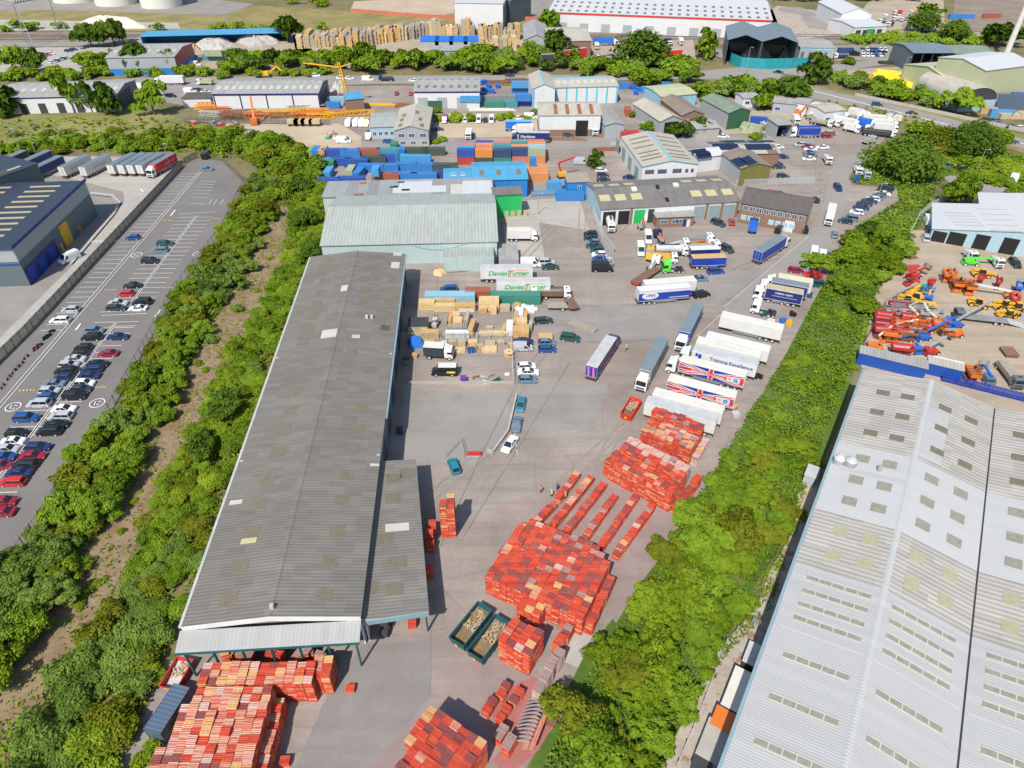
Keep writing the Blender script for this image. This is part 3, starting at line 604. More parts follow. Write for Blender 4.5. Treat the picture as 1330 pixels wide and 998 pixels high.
# ---- navy roofed depot on the left edge
nd=Bld('depot','grey clad depot with dark navy roof, blue dock doors and yellow door',(16,323),(110,236),10.5,30,0,'u','wl_grey','rf_navy_v',flash='navy')
nd.panel('N',0,nd.L,6.9,10.4,'wl_lgrey','cladding_band',.05);nd.panel('N',.2,17,.05,4.6,'navy','dock_wall',.12)
for t in (1.2,6.5,12):nd.panel('N',t,t+3.4,.1,4.1,'royal','dock_door',.22)
nd.panel('N',21,25.5,.1,6.2,'yellow','yellow_door',.12);nd.panel('N',18.5,19.5,.05,2.4,'yellow','door',.12);nd.panel('N',30,31,.05,2.3,'orange','door',.1)
nd.panel('L',.1,29.9,6.9,10.4,'wl_lgrey','cladding_band',.05);nd.panel('L',.1,29.9,10.42,10.62,'royal','trim',.5);nd.panel('L',.1,29.9,5.9,6.3,'royal','trim',.07)
for k in range(11):nd.sky(3.5+k*(nd.L - 7)/10,9.5,1.0,8.5,'rlo','rooflight',.08);nd.sky(3.5+k*(nd.L - 7)/10,23,1.0,8,'rlo','rooflight',.08)
m=MB();m.box(-.4,nd.L+.4,-.4,-.1,10.66,11.3,'navy');m.build('parapet',nd.r)
nd2=Bld('rear_depot','second slate grey depot block behind the navy roofed depot',(-40,245),(48.5,213),12.5,40,0,'u','wl_grey','rf_navy_v',flash='dark')
nd2.skypx([(10,222),(-8,228)],8,1.2,'rlo',h=.08)
# ---- huge pale warehouse on the right, three bays
def bay(name,label,A,B,Cc,he,rise,nbay):
 b=Bld(name,label,A,B,he,Cc,rise,'v','wl_lgrey','rf_big_v',flash='rf_wht_v')
 return b
A0=G(940,998,9);A1=G(1124,482,9);va=(A1 - A0).normalized();ua=Vector((va.y,-va.x,0))
vv=G(1292,525,9);BW=(vv - A1).dot(ua)                # eave to first valley
far_end=A1;near_len=(A1 - A0).length+26
def bwbay(k,label):
 o=far_end - va*near_len+ua*(BW*k)
 b=Bld.__new__(Bld);b.L,b.W,b.he,b.rise,b.ridge,b.mono=BW,near_len,9.0,1.9,'v',0;b.u,b.v,b.o=ua,va,Vector((o.x,o.y,0))
 b.r=root('pale_warehouse',b.o,math.atan2(ua.y,ua.x),label,'building','bays of the big pale warehouse')
 m=MB();L,W=b.L,b.W
 m.box(0.02,L - .02,0,.2,0,8.9,'wl_lgrey');m.box(0.02,L - .02,W - .2,W,0,8.95,'wl_lgrey');m.hexa([(0.02,W - .2,8.95),(L - .02,W - .2,8.95),(L - .02,W,8.95),(0.02,W,8.95)],[(L/2 - .1,W - .2,10.8),(L/2+.1,W - .2,10.8),(L/2+.1,W,10.8),(L/2 - .1,W,10.8)],'wl_lgrey')
 if k == 0:m.box(0,.2,.21,W - .21,0,8.9,'wl_lgrey')
 m.build('wall',b.r)
 v1,v2,v3,v4=[b.loc(*q)[1] for q in ((1095,575),(1065,662),(1037,732),(1013,812))] if k == 0 else SECT
 if k == 0:globals()['SECT']=(v1,v2,v3,v4)
 m=MB()
 for va0,va1,mt in ((0,v4,'rf_big_v'),(v4,v3,'rf_big_v'),(v3,v2,'rf_wth_v'),(v2,v1,'rf_wht_v'),(v1,W+.3,'rf_wth_v')):
  for x0,x1 in ((.12 if k else -.25,L/2),(L/2,L - .12)):
   c=[(x0,va0),(x1,va0),(x1,va1),(x0,va1)]
   m.hexa([(x,y,b.z(x,y)) for x,y in c],[(x,y,b.z(x,y)+.16) for x,y in c],'lgrey',mt)
 b.roof=m.build('roof',b.r)
 m=MB();h=11.06
 m.hexa([(L/2 - .42,-.2,h - .05),(L/2+.42,-.2,h - .05),(L/2+.42,W+.3,h - .05),(L/2 - .42,W+.3,h - .05)],[(L/2 - .1,-.2,h+.1),(L/2+.1,-.2,h+.1),(L/2+.1,W+.3,h+.1),(L/2 - .1,W+.3,h+.1)],'rf_wht_v');m.build('ridge_cap',b.roof)
 m=MB();m.box(L - .16,L+.16,-.2,W+.2,8.9,9.02,'dark' if k == 0 else 'dark');m.build('valley_gutter',b.r)
 if k == 0:m=MB();m.box(-.62,-.27,-.2,W+.3,8.75,9.2,'gutblue');m.build('gutter',b.r)
 # strip rooflights near, square ones farther away
 for c,nn in ((.26,5),(.74,5)):
  for v in (v4 - 4,v4 - 10.2,v4 - 16.2,v4 - 22.5,v4 - 29):b.sky(L*c,v,L*.34,.95,'rl','rooflight',.05,bars=nn)
  for j in range(4):b.sky(L*c,v4+2+j*(v3 - v4 - 3)/3.4,L*.36,.9,'rl','rooflight',.05,bars=nn)
 for c in (.18,.36,.64,.84):
  for f in (.3,.72):b.sky(L*c,v3+(v2 - v3)*f,1.9,2.2,'rlg','rooflight',.04)
  for f in (.2,.5,.82):b.sky(L*c,v2+(v1 - v2)*f,2.0,1.9,'rl','rooflight',.05)
  for f in (.18,.45,.72):b.sky(L*c,v1+(W - v1)*f,2.1,1.6,'rlb','rooflight',.04)
 b.sky(L*.25,v4,L*.46,.3,'rf_wht_v','joint_flashing',.04);b.sky(L*.75,v4,L*.46,.3,'rf_wht_v','joint_flashing',.04)
 if k == 0:
  b.sky(L*.6,v1+(W - v1)*.35,L*.16,(W - v1)*.6,'rf_big_v','roof_sheet',.03);b.sky(L*.27,v2+(v1 - v2)*.62,L*.44,1.1,'rf_big_v','roof_sheet',.03)
  for x,y in ((1089,601),(1104,604)):
   u,v=b.loc(x,y);m=MB();z0=b.z(u,v);m.cyl((u,v,z0),(u,v,z0+1.2),.95,'steel',14);m.cyl((u,v,z0+1.2),(u,v,z0+1.9),.95,'lgrey',14,.35);m.build('roof_cowl',b.r,smooth=False)
  u,v=b.loc(1141,612);m=MB();m.cyl((u,v,b.z(u,v)),(u,v,b.z(u,v)+1.4),.3,'steel',8);m.build('roof_vent',b.r)
 return b
bw0=bwbay(0,'left bay of the huge pale roofed warehouse, with two steel cowls on its roof')
bw1=bwbay(1,'right hand bay of the huge pale roofed warehouse beyond the dark valley gutter')
bwbay(2,'outermost bay of the huge pale warehouse cut by the right picture edge')
# ---- blue fronted lift workshop
fa,fb=G(1212,297,3.8),G(1334,318,3.8);fu=fb - fa
lf=Bld('lift_workshop','white roofed workshop with pale blue walls and four open bays',fa,fa+fu*2,3.8,(1220,266),3.6,'v','wl_sky','rf_white_v')
for a,b,h in ((1214,1233,3.3),(1235,1258,3.8),(1269,1288,4.4),(1304,1324,4.8)):lf.panel('N',(a - 1212)/122*fu.length,(b - 1212)/122*fu.length,.05,h,'black','open_bay')
q=lf.o+lf.u*(fu.length*.52)+lf.v*(lf.W+.5);q=Vector((q.x,q.y,5.6))
lf2=Bld('white_roofed_block','white roofed block stepping out behind the pale blue lift workshop',q,q+lf.u*fu.length*.96,5.6,9,1.75,'v','wl_sky','rf_white_v')
for x in range(5):lf.skypx([(1243+x*4,277+x*4),(1287+x*5,272+x*7)],7,.7,'rf_big_v',h=.03)
# ================================================================== far buildings
def openings(b,n,z1,mat='black',w=.55,name='roller_door',t0=.05,t1=.95):
 for k in range(n):
  a=t0+(t1 - t0)*k/n;b.panel('N',b.L*a,b.L*(a+(t1 - t0)/n*w),.1,z1,mat,name,.1)
def lights(b,n,rows,du,dv,mat='rlb'):
 for r in rows:
  for k in range(n):b.sky(b.L*(k+.5)/n,b.W*r,du,dv,mat,'rooflight',.05)
t1=Bld('industrial_unit','long pale roofed unit with white walls behind the crane yard',(275,122),(413,121),7,(291,104),1.6,'u','wl_white','rf_grey',gable='navy',base=('conc',1.0));lights(t1,14,(.25,.6),1.6,3.2,'rlw')
for k in range(5):t1.panel('N',t1.L*(.005+k*.247),t1.L*(.005+k*.247)+.5,1,6.8,'navy','pillar',.1)
t1.panel('N',0,t1.L,6.2,6.9,'navy','trim',.13);t1.panel('R',3,9,.1,5,'dark','roller_door');t1.panel('R',12,18,.1,5,'dark','roller_door')
an=Bld('annexe','low dark flat annexe against the left end of the crane yard unit',(236,128.5),(273,128),3.5,9,0,'u','wl_white','rf_slate')
t2=Bld('industrial_unit','long pale unit half hidden by poplars at the far left edge',(-12,128),(150,124),6.5,(12,108),1.6,'u','wl_white','rf_grey',gable='wl_grey');lights(t2,12,(.3,.65),1.5,3,'rlw');openings(t2,6,4,'dark',.4);t2.panel('R',2,16,.1,6,'dark','cladding');t2.panel('N',0,t2.L,5.9,6.4,'navy','trim',.1)
t3=Bld('industrial_unit','square pale roofed unit with small rooflights in rows beside the blue cabins',(537.5,119),(622.5,118.5),7,(541.5,100.5),1.4,'u','wl_white','rf_grey');lights(t3,8,(.2,.55),1.4,2.8);t3.panel('N',0,t3.L,6.3,6.9,'navy','trim',.1);openings(t3,3,4.5,'wl_lgrey',.5);t3.panel('N',t3.L*.2,t3.L*.42,.1,3.2,'dgreen','roller_door',.2)
t4=Bld('teal_trim_unit','long pale unit with teal framed white wall panels',(722,114),(803,112),7,16,1.2,'u','wl_white','rf_cream',gable='cyan',flash='cyan');lights(t4,9,(.3,),1.6,3,'rlw')
for k in range(7):t4.panel('N',t4.L*k/6.15,t4.L*k/6.15+.7,.1,6.8,'cyan','pillar',.1)
t4b=Bld('teal_trim_wing','gabled wing with teal corner at the end of the teal framed unit',(692,115.5),(721,115),8.2,22,1.8,'v','wl_white','rf_cream_v',flash='cyan');t4b.panel('N',0,.8,.1,8,'cyan','pillar',.1)
t5=Bld('van_depot','white walled depot with brown striped cream roof and brick base',(701,150),(780.5,149.5),8,(704,133),1.6,'u','wl_white','rf_cream',base=('brick',2.6))
for k in (.27,.46,.66,.86):t5.sky(t5.L*k,t5.W*.25,1.4,t5.W*.46,'rust','roof_stripe',.04)
t5.panel('N',t5.L*.6,t5.L*.8,.1,6,'black','open_bay',.1)
t6=Bld('grey_shed','small rusty grey shed beside the van depot',(786,163),(811,162),5,(780,139),.8,'v','wl_lgrey','rf_grey_v')
t7=Bld('cream_gable_unit','cream roofed unit with pale green gable end above the container yard',(511.5,169.5),(556,169),6,(517,141),1.6,'v','wl_lgrey','rf_cream_v',base=('conc',2.4),flash='green' and 'lgrey')
for k in (.12,.42,.75):t7.window('N',t7.L*k,t7.L*k+2.2,3.4,4.8);t7.window('N',t7.L*k+.4,t7.L*k+2.4,.8,2.0)
t7.skypx([(525,150),(522,156),(542,146),(546,155),(548,163),(520,163)],1.4,3.5,'rlb');t7.panel('R',4,34,.1,5.5,'navy','cladding')
t8=Bld('pale_office','low pale office with small windows and a mint roof beside the green gabled unit',(480,165.5),(513,164.5),4.5,(478,148),.5,'u','wl_sky','rf_mint')
for k in range(4):t8.window('N',t8.L*(.1+k*.23),t8.L*(.1+k*.23)+1.3,1.4,2.7,gl='navy')
t9=Bld('distribution_shed','enormous white roofed shed with red eaves line across the far top',(712,15.5),(1003,26.5),10,80,3,'u','wl_white','rf_white');t9.panel('N',0,t9.L,9.0,9.9,'brightred','trim',.2)
lights(t9,26,(.05,.17,.29),1.8,4,'rlb');openings(t9,9,4.5,'wl_lgrey',.4)
for k in range(2):t9.panel('R',6+k*20,18+k*20,.1,7,'lgrey','roller_door')
t10=Bld('white_box_shed','plain tall white shed cut by the top picture edge',(590,4),(653,5),16,36,0,'u','wl_white','rf_white');t10.panel('N',0,t10.L,.1,2.6,'grey','base_band',.1);t10.panel('R',2,30,.1,14,'wl_grey','cladding')
Bld('grey_dock_shed','grey walled shed beside the tall white shed at the top',(662,1),(690,-8),14,30,0,'u','wl_grey','rf_grey')
# recycling shed: two open blue grey gables with waste inside
for k,(a,b,lb) in enumerate((((946,52),(990,54),'left gable of the open slate blue recycling shed'),((991,54),(1037,56),'right gable of the open slate blue recycling shed'))):
 s=Bld('recycling_shed',lb,a,b,12,34,2.6,'v','wl_grey','rf_shed_v',open_=('N',),group='recycling shed');s.panel('F',.1,s.L - .1,.1,4,'conc','push_wall',-.4)
p=Zm(880,0,2.956)
m=MB()
pl=[G(*p(*q)) for q in ((188,205),(200,245),(240,262),(330,268),(420,266),(496,262))]
for a,b in zip(pl,pl[1:]):
 d=(b - a).normalized();n=Vector((-d.y,d.x,0))*.3
 m.hexa([a,b,b+n,a+n],[a+Vector((0,0,5)),b+Vector((0,0,5)),b+n+Vector((0,0,5)),a+n+Vector((0,0,5))],'teal')
tag(m.build('boundary_wall'),'curved teal green wall enclosing the recycling shed yard','wall')
t12=Bld('grey_unit','small grey unit with three dark doors right of the recycling shed',(1040,62),(1085,62.5),8,20,.8,'u','wl_lgrey','rf_grey');openings(t12,4,6,'wl_grey',.4);t12.panel('N',0,t12.L,6.9,7.9,'ltblue','trim',.1)
t14=Bld('beige_unit','beige roofed unit with brick fronted bays beside the lorry forecourt',(714,54),(768,53),8,34,2,'u','brick','rf_cream');openings(t14,4,5,'beige',.5)
t14b=Bld('grey_gabled_unit','pale grey gabled unit left of the beige roofed unit',(681,52),(712,52),8.5,40,2.4,'v','wl_lgrey','rf_grey_v')
t15=Bld('blue_long_shed','very long low shed with a bright blue roof edge along the scrap yard',(182,48),(372,43),5,14,0,'u','wl_blue','rf_blue',open_=('N',))
t16=Bld('scrap_shed','grey roofed scrap shed with crimson end wall and blue skirting',(137,75.5),(226,74),8,(151,58),1.5,'u','wl_lgrey','rf_grey',gable='crimson',base=('wl_blue',3));lights(t16,8,(.3,.7),1.5,3,'rlw')
t17=Bld('dark_open_shed','dark open fronted shed beside the green roofed barns',(1187,69),(1239,69),9,22,1.2,'u','wl_grey','rf_shed_v',open_=('N',));
for k in range(5):t17.box(t17.L*k/4 - .2,t17.L*k/4+.2,.05,.4,0,8.8,'dark','post')
Bld('green_barn','long barn with a pale green roof right of the dark open shed',(1241,70),(1292,70),8,18,1.2,'u','beige','rf_green')
Bld('green_lean_shed','low green roofed lean shed in front of the pale green barn',(1252,76),(1291,76),5,10,.6,'u','beige','rf_green')
t18=Bld('pale_green_factory','pale yellow green factory with stepped wings on the right edge',(1235,106),(1345,98),8,30,2.5,'u','rf_yg','rf_yg');lights(t18,10,(.3,),2,4,'rlw')
Bld('pale_green_tower','tall cream roofed block with a sloping shoulder behind the pale green factory',(1281,92),(1345,84),15,24,2,'u','rf_yg','rf_white')
m=MB();a=G(1303,80)
m.cyl(a,a+Vector((0,0,46)),1.5,'offwhite',14,1.0);tag(m.build('chimney'),'tall slim white chimney behind the pale green factory','chimney')
# arched barn
b0=G(1241,146);b1=G(1289,144);L=(b1 - b0).length
r=root('arched_barn',b0,ang(b0,b1),'barn with an arched pale corrugated roof by the container stacks','building')
m=MB();n=12;D=30
for k in range(n):
 a0,a1=math.pi*k/n,math.pi*(k+1)/n
 f=lambda a,rr:(L/2 - math.cos(a)*L/2*rr,4.5+math.sin(a)*L*.3*rr)
 q=[f(a0,1),f(a1,1),f(a1,.97),f(a0,.97)]
 m.hexa([(x,0,z) for x,z in q],[(x,D,z) for x,z in q],'rf_cream')
m.build('roof',r);m=MB();m.box(0,.3,.1,D - .1,0,4.5,'wl_sky');m.box(L - .3,L,.1,D - .1,0,4.5,'wl_sky');m.hexa([(0,D - .3,0),(L,D - .3,0),(L,D - .1,0),(0,D - .1,0)],[(0,D - .3,4.5),(L,D - .3,4.5),(L,D - .1,4.5),(0,D - .1,4.5)],'wl_sky')
q=[f(math.pi*k/n,.96) for k in range(n+1)];m.hexa([(x,.3,z) for x,z in q],[(x,.5,z) for x,z in q],'dark');m.box(.32,L - .32,.3,.5,0,4.5,'wl_sky');m.build('wall',r)
# white sheds at the top right and their yard
Bld('white_gabled_shed','white gabled shed in the machinery yard at the top right',(1094,18),(1133,18),9,40,3,'v','wl_white','rf_white_v')
s=Bld('low_white_shed','low white shed with dark doors in front of the white gabled shed',(1111,36),(1152,34),6,26,.8,'u','wl_white','rf_white');openings(s,4,4.5,'dark',.7);s.panel('N',s.L*.4,s.L*.6,3,5,'green','sign_board',.2)
# sheds round the lorry yard (middle right)
Bld('olive_green_shed','weathered green roofed shed among the truck yards',(947,147),(975,144),6.5,(932,126),1.5,'v','wl_lgrey','rf_green',gable='dgreen')
Bld('brown_roofed_shed','large brown roofed shed with brick walls left of the weathered green one',(886,150),(915,148),6,(872,128),1.6,'v','brick','rf_brown_v')
Bld('lime_edge_shed','flat green edged shed with pale blue wall behind the brown roofed shed',(859,126),(905,122),5,16,.6,'u','ltblue','rf_yg')
g=Bld('gabled_garage','small cream gabled garage with a wide dark opening',(858,158),(887,155),5,(842,133),1.8,'v','wl_lgrey','rf_cream_v');g.panel('N',g.L*.2,g.L*.8,.1,4.4,'black','open_bay')
Bld('stone_garage','small grey roofed store behind the gabled garage',(905,168),(935,166),4,12,.8,'u','conc','rf_grey')
for a,b,he,W,lb,wl,rf in (((966,128),(987,127),4,8,'small white cabin among trees beside the main road','wl_white','rf_grey'),((1005,133),(1035,136),4.5,10,'pale grey store near the main road bend','wl_lgrey','rf_grey'),((1031,133),(1049,136),5,9,'white ended store beside the long white cabin','wl_white','rf_grey'),((1050,138),(1078,144),4.5,8,'long white cabin with blue windows beside the main road','wl_white','rf_white'),((1072,146),(1098,143),5,10,'white cabin with grey roof beside the lorry yard','wl_white','rf_cream')):
 Bld('yard_cabin',lb,a,b,he,W,.5,'u',wl,rf).window('N',1,3,1.5,2.8,gl='navy')
s=Bld('open_garage','open garage with flat pale roof beside the blue tarpaulin container',(1011,163),(1030,162),5.5,9,0,'u','wl_lgrey','rf_grey',open_=('N',))
Bld('scrap_office','small dark walled office in the scrap corner beside the crane',(450,130),(472,128),6,10,0,'u','brick','rf_blue')
Bld('timber_office','pale flat store in the timber yard',(558,67),(622,65),4.5,12,0,'u','wl_lgrey','rf_grey')
# storage tanks
for x,y,w_,lb in ((20,1,46,'leftmost storage tank, mostly above the top edge'),(85,5.5,57,'second white storage tank from the left'),(140,9.5,51,'third white storage tank from the left'),(200.5,12.5,51,'rightmost white storage tank beside the open yard')):
 a=G(x,y);k=G(x+w_/2,y) - a;rr=k.length;m=MB()
 c=a+Vector((0,rr,0));m.cyl(c,c+Vector((0,0,19)),rr,'tankwhite',48,None);me=m.mesh('tank',False)
 o=ob('storage_tank',me);tag(o,lb,'tank','white storage tanks')
 m=MB();m.cyl(c+Vector((0,0,19)),c+Vector((0,0,21)),rr,'tankwhite',48,.5);m.build('roof',o)
# rail gantry
m=MB();A=[G(*Zm(0,0,5.54)(*q)) for q in ((190,310),(250,350),(430,260),(500,290))]
z1=Vector((0,0,21))
for a,b in ((A[0],A[1]),(A[2],A[3])):
 mid=(a+b)/2
 for q in (a,b):m.bar(q,mid+z1+(q - mid)*.3,.35,'steel')
 for k in range(6):
  f=k/6;m.bar(a+(mid+z1+(a - mid)*.3 - a)*f,b+(mid+z1+(b - mid)*.3 - b)*(f+.12),.2,'steel')
ga,gb_=(A[0]+A[1])/2+z1,(A[2]+A[3])/2+z1
for off in ((0,-1,0),(0,1,0),(0,-1,2),(0,1,2)):m.bar(ga+Vector(off),gb_+Vector(off),.35,'steel')
for k in range(14):
 a=ga.lerp(gb_,k/14);b=ga.lerp(gb_,(k+1)/14)
 for y in (-1,1):m.bar(a+Vector((0,y,0)),b+Vector((0,y,2)),.2,'steel')
tag(m.build('rail_gantry'),'lattice steel gantry spanning the railway at the far left','gantry')
# aggregate heap
def heap(name,lab,cat,pts,h,mat,seed=0,kind=None):
 P=[G(*q) for q in pts];c=sum(P,Vector())/len(P);rr=random.Random(seed);m=MB();rings=[]
 n=36;per=[]
 tot=[(P[i],P[(i+1) % len(P)]) for i in range(len(P))]
 for k in range(n):
  f=k/n*len(P);a,b=tot[int(f)];per.append(a.lerp(b,f - int(f)))
 for j,(s_,hh) in enumerate(((1,0),(.8,.5),(.55,.85),(.3,1.0))):
  rings.append([c+(q - c)*s_*(1+rr.uniform(-.08,.08))+Vector((0,0,h*hh*(1+rr.uniform(-.22,.2)))) for q in per])
 for j in range(3):
  for k in range(n):
   l=(k+1) % n;m.poly([rings[j][k],rings[j][l],rings[j+1][l],rings[j+1][k]],mat)
 m.poly(rings[3],mat);o=m.build(name);tag(o,lab,cat)
 if kind:o["kind"]=kind
 return o
p=Zm(0,0,5.54)
heap('gravel_heap','long pale heap of crushed stone in the quarry yard','heap',[p(*q) for q in ((540,205),(600,175),(820,165),(1030,185),(1035,207),(700,209))],5,'aggregate',1)
p=Zm(880,0,2.956)
heap('waste_heap','grey heap of mixed waste in the left recycling gable','heap',[p(*q) for q in ((250,190),(330,185),(370,225),(300,238),(235,230))],5,'scrapgrey',2)
heap('waste_heap','grey heap of mixed waste in the right recycling gable','heap',[p(*q) for q in ((390,200),(450,200),(490,228),(440,238),(380,232))],4,'scrapgrey',3)
p=Zm(0,0,2.956)
heap('scrap_heap','largest pale scrap heap under the long blue shed edge','heap',[p(*q) for q in ((740,175),(800,155),(880,150),(900,175),(850,195),(770,195))],3,'scrapgrey',4)
heap('scrap_heap','brownish scrap heap at the right end of the blue shed','heap',[p(*q) for q in ((905,165),(980,145),(1060,150),(1080,170),(960,185))],4,'conc',5)
heap('rubble_heap','heap of grey rubble on the crane yard beside the unit','heap',[Zm(240,90,5.115)(*q) for q in ((965,150),(1010,125),(1075,125),(1080,155),(1020,165))],4,'scrapgrey',6)
heap('sawdust_heap','small yellow sawdust heap by the mint green shed','heap',[Zm(390,170,4.03)(*q) for q in ((695,740),(740,728),(770,745),(740,765),(700,760))],1.2,'pwood',7)
# ================================================================== vehicles
def wheel_mesh(r=.33,w=.22,rim='silver'):
 m=MB();n=14;m.cyl((0,-w/2,0),(0,w/2,0),r,'rubber',n);m.cyl((0,-w/2 - .012,0),(0,w/2+.012,0),r*.6,rim,n);return m.mesh('wheel')
WH={}
def wheel(r=.33,w=.22,rim='silver'):
 k=(r,w,rim)
 if k not in WH:WH[k]=wheel_mesh(*k)
 return WH[k]
#            L    W    H    hood cowl>top  rear   tailtop boot
CARS=dict(hatchback=(4.1,1.76,1.48,.95,.75,.10,.55,0),saloon=(4.65,1.82,1.44,1.15,.85,.75,.75,.72),estate=(4.6,1.8,1.5,1.1,.8,.12,.40,0),suv=(4.6,1.9,1.72,1.05,.65,.12,.40,0),coupe=(4.4,1.84,1.34,1.25,.9,.45,.95,.4))
CM={}
def car_parts(kind,col):
 if (kind,col) in CM:return CM[(kind,col)]
 L,W,H,hood,cw,rb,tt,boot=CARS[kind];w=W/2;x0=L/2;belt=H*.62;hz=H*.55
 def sec(x,z,k=1.0,zb=.24):return [(x,-w*k,zb),(x,-w*k,z*.72),(x,-w*k*.93,z*.94),(x,-w*k*.8,z),(x,w*k*.8,z),(x,w*k*.93,z*.94),(x,w*k,z*.72),(x,w*k,zb)]
 rear_z=belt*(1.0 if not boot else .98)
 secs=[sec(-x0,belt*.75,.86,.4),sec(-x0+.12,rear_z*.97,.95,.3),sec(-x0+.7,rear_z,1.0),sec(0,belt,1.0),sec(x0 - hood,belt*.97,1.0),sec(x0 - .35,hz,.97),sec(x0 - .08,hz*.82,.9,.3),sec(x0,hz*.6,.8,.36)]
 m=MB();m.loft(secs,col);body=m
 gx0,gx1=-x0+rb+(boot*.35),x0 - hood;tx0,tx1=gx0+tt*.8,gx1 - cw;wb,wt=w*.88,w*.70;zb,zt=belt*.97,H - .05
 g=MB();g.hexa([(gx0,-wb,zb),(gx1,-wb,zb),(gx1,wb,zb),(gx0,wb,zb)],[(tx0,-wt,zt),(tx1,-wt,zt),(tx1,wt,zt),(tx0,wt,zt)],'glass')
 e=.03
 body.hexa([(tx0 - e,-wt - e,zt - .03),(tx1+e,-wt - e,zt - .03),(tx1+e,wt+e,zt - .03),(tx0 - e,wt+e,zt - .03)],[(tx0+.1,-wt+.08,H),(tx1 - .1,-wt+.08,H),(tx1 - .1,wt - .08,H),(tx0+.1,wt - .08,H)],col)
 for sy in (-1,1):                     # pillars
  body.bar((gx0+.02,sy*wb,zb),(tx0,sy*wt,zt),.09,col);body.bar((gx1 - .02,sy*wb,zb),(tx1,sy*wt,zt),.07,col)
  body.bar(((gx0+gx1)/2 - .1,sy*(wb+.005),zb),((tx0+tx1)/2,sy*(wt+.005),zt),.08,col)
  body.box(x0 - hood - .25,x0 - hood - .05,sy*w - .04+sy*.1,sy*w+.04+sy*.1,belt - .05,belt+.1,col)
 bm=body.mesh('body');gm=g.mesh('windows')
 hl=MB();hl.box(-.03,.06,-.2,.2,-.07,.07,'lamp');tl=MB();tl.box(-.04,.03,-.16,.16,-.08,.08,'tail')
 r=dict(body=bm,windows=gm,hl=hl.mesh('headlight'),tl=tl.mesh('tail_light'),L=L,W=W,belt=belt,hz=hz)
 CM[(kind,col)]=r;return r
VANS=dict(van=(5.6,2.0,2.35,.9,.7),small_van=(4.4,1.8,1.85,.85,.6),minibus=(5.9,2.0,2.5,.8,.6))
def van_parts(kind,col):
 if (kind,col) in CM:return CM[(kind,col)]
 L,W,H,hood,cw=VANS[kind];w=W/2;x0=L/2;belt=H*.5
 def sec(x,z,k=1.0,zb=.3,t=.88):return [(x,-w*k,zb),(x,-w*k,z*.6),(x,-w*k*.98,z*.8),(x,-w*k*t,z),(x,w*k*t,z),(x,w*k*.98,z*.8),(x,w*k,z*.6),(x,w*k,zb)]
 m=MB();m.loft([sec(-x0,H*.97,.97,.4),sec(-x0+.1,H),sec(x0 - hood - cw - .1,H),sec(x0 - hood,belt*1.05,1,.3,.9),sec(x0 - .3,belt*.92,.95),sec(x0,belt*.55,.85,.4)],col)
 g=MB();xa,xb=x0 - hood - cw - .08,x0 - hood - .02
 g.hexa([(xb+.05,-w*.82,belt*1.06),(xb+.08,-w*.82,belt*1.04),(xb+.08,w*.82,belt*1.04),(xb+.05,w*.82,belt*1.06)],[(xa+.05,-w*.8,H*.97),(xa+.09,-w*.8,H*.97),(xa+.09,w*.8,H*.97),(xa+.05,w*.8,H*.97)],'glass')
 for sy in (-1,1):
  g.hexa([(xa - .55,sy*w*.985,belt*1.05),(xb - .1,sy*w*.985,belt*1.05),(xb - .1,sy*w*1.01,belt*1.05),(xa - .55,sy*w*1.01,belt*1.05)],[(xa - .55,sy*w*.94,H*.86),(xa - .1,sy*w*.94,H*.86),(xa - .1,sy*w*.99,H*.86),(xa - .55,sy*w*.99,H*.86)],'glass')
  if kind == 'minibus':g.hexa([(-x0+.4,sy*w*.985,belt*1.05),(xa - .8,sy*w*.985,belt*1.05),(xa - .8,sy*w*1.01,belt*1.05),(-x0+.4,sy*w*1.01,belt*1.05)],[(-x0+.4,sy*w*.93,H*.86),(xa - .8,sy*w*.93,H*.86),(xa - .8,sy*w*.99,H*.86),(-x0+.4,sy*w*.99,H*.86)],'glass')
 hl=MB();hl.box(-.03,.06,-.18,.18,-.12,.12,'lamp');tl=MB();tl.box(-.04,.03,-.1,.1,-.25,.25,'tail')
 r=dict(body=m.mesh('body'),windows=g.mesh('windows'),hl=hl.mesh('headlight'),tl=tl.mesh('tail_light'),L=L,W=W,belt=belt,hz=belt*.8);CM[(kind,col)]=r;return r
CN=dict(silver='silver',cwhite='white',cblack='black',cdark='dark grey',cnavy='navy',cblue='blue',cred='red',ccrimson='crimson',cgreen='dark green',cgrey='grey',csky='pale blue',cteal='teal',cpurple='purple',cyellow='yellow',cgold='beige',clime='lime green',corange='orange')
def car(px,py,heading,col,kind='hatchback',where='',group=None,label=None,detail=None):
 """heading in world degrees (0 = right of the picture, 90 = away)"""
 van=kind in VANS;d=van_parts(kind,col) if van else car_parts(kind,col)
 q=G(px,py,.7);word={'suv':'SUV','small_van':'small van'}.get(kind,kind)
 nm=dict(van='parked_van',small_van='parked_van',minibus='minibus').get(kind,'parked_car')
 r=root(nm,(q.x,q.y,.03),R(heading+rnd.uniform(-1.5,1.5)),label or f"{CN[col]} {word} {where}",'van' if van else 'car',group)
 if detail is None:detail=py>270
 ob('body',d['body'],r);ob('windows',d['windows'],r)
 L,W=d['L'],d['W'];rw=.33 if not van else .36;wm=wheel(rw)
 for sx in (-1,1):
  for sy in (-1,1):ob('wheel',wm,r,(sx*L*.305,sy*(W/2 - .09),rw))
 if detail:
  for sy in (-1,1):
   ob('headlight',d['hl'],r,(L/2 - .13,sy*W*.33,d['hz']*.74));ob('tail_light',d['tl'],r,(-L/2+.05,sy*W*.36,d['belt']*.78))
 return r
TW=lambda:wheel(.5,.32,'lgrey')
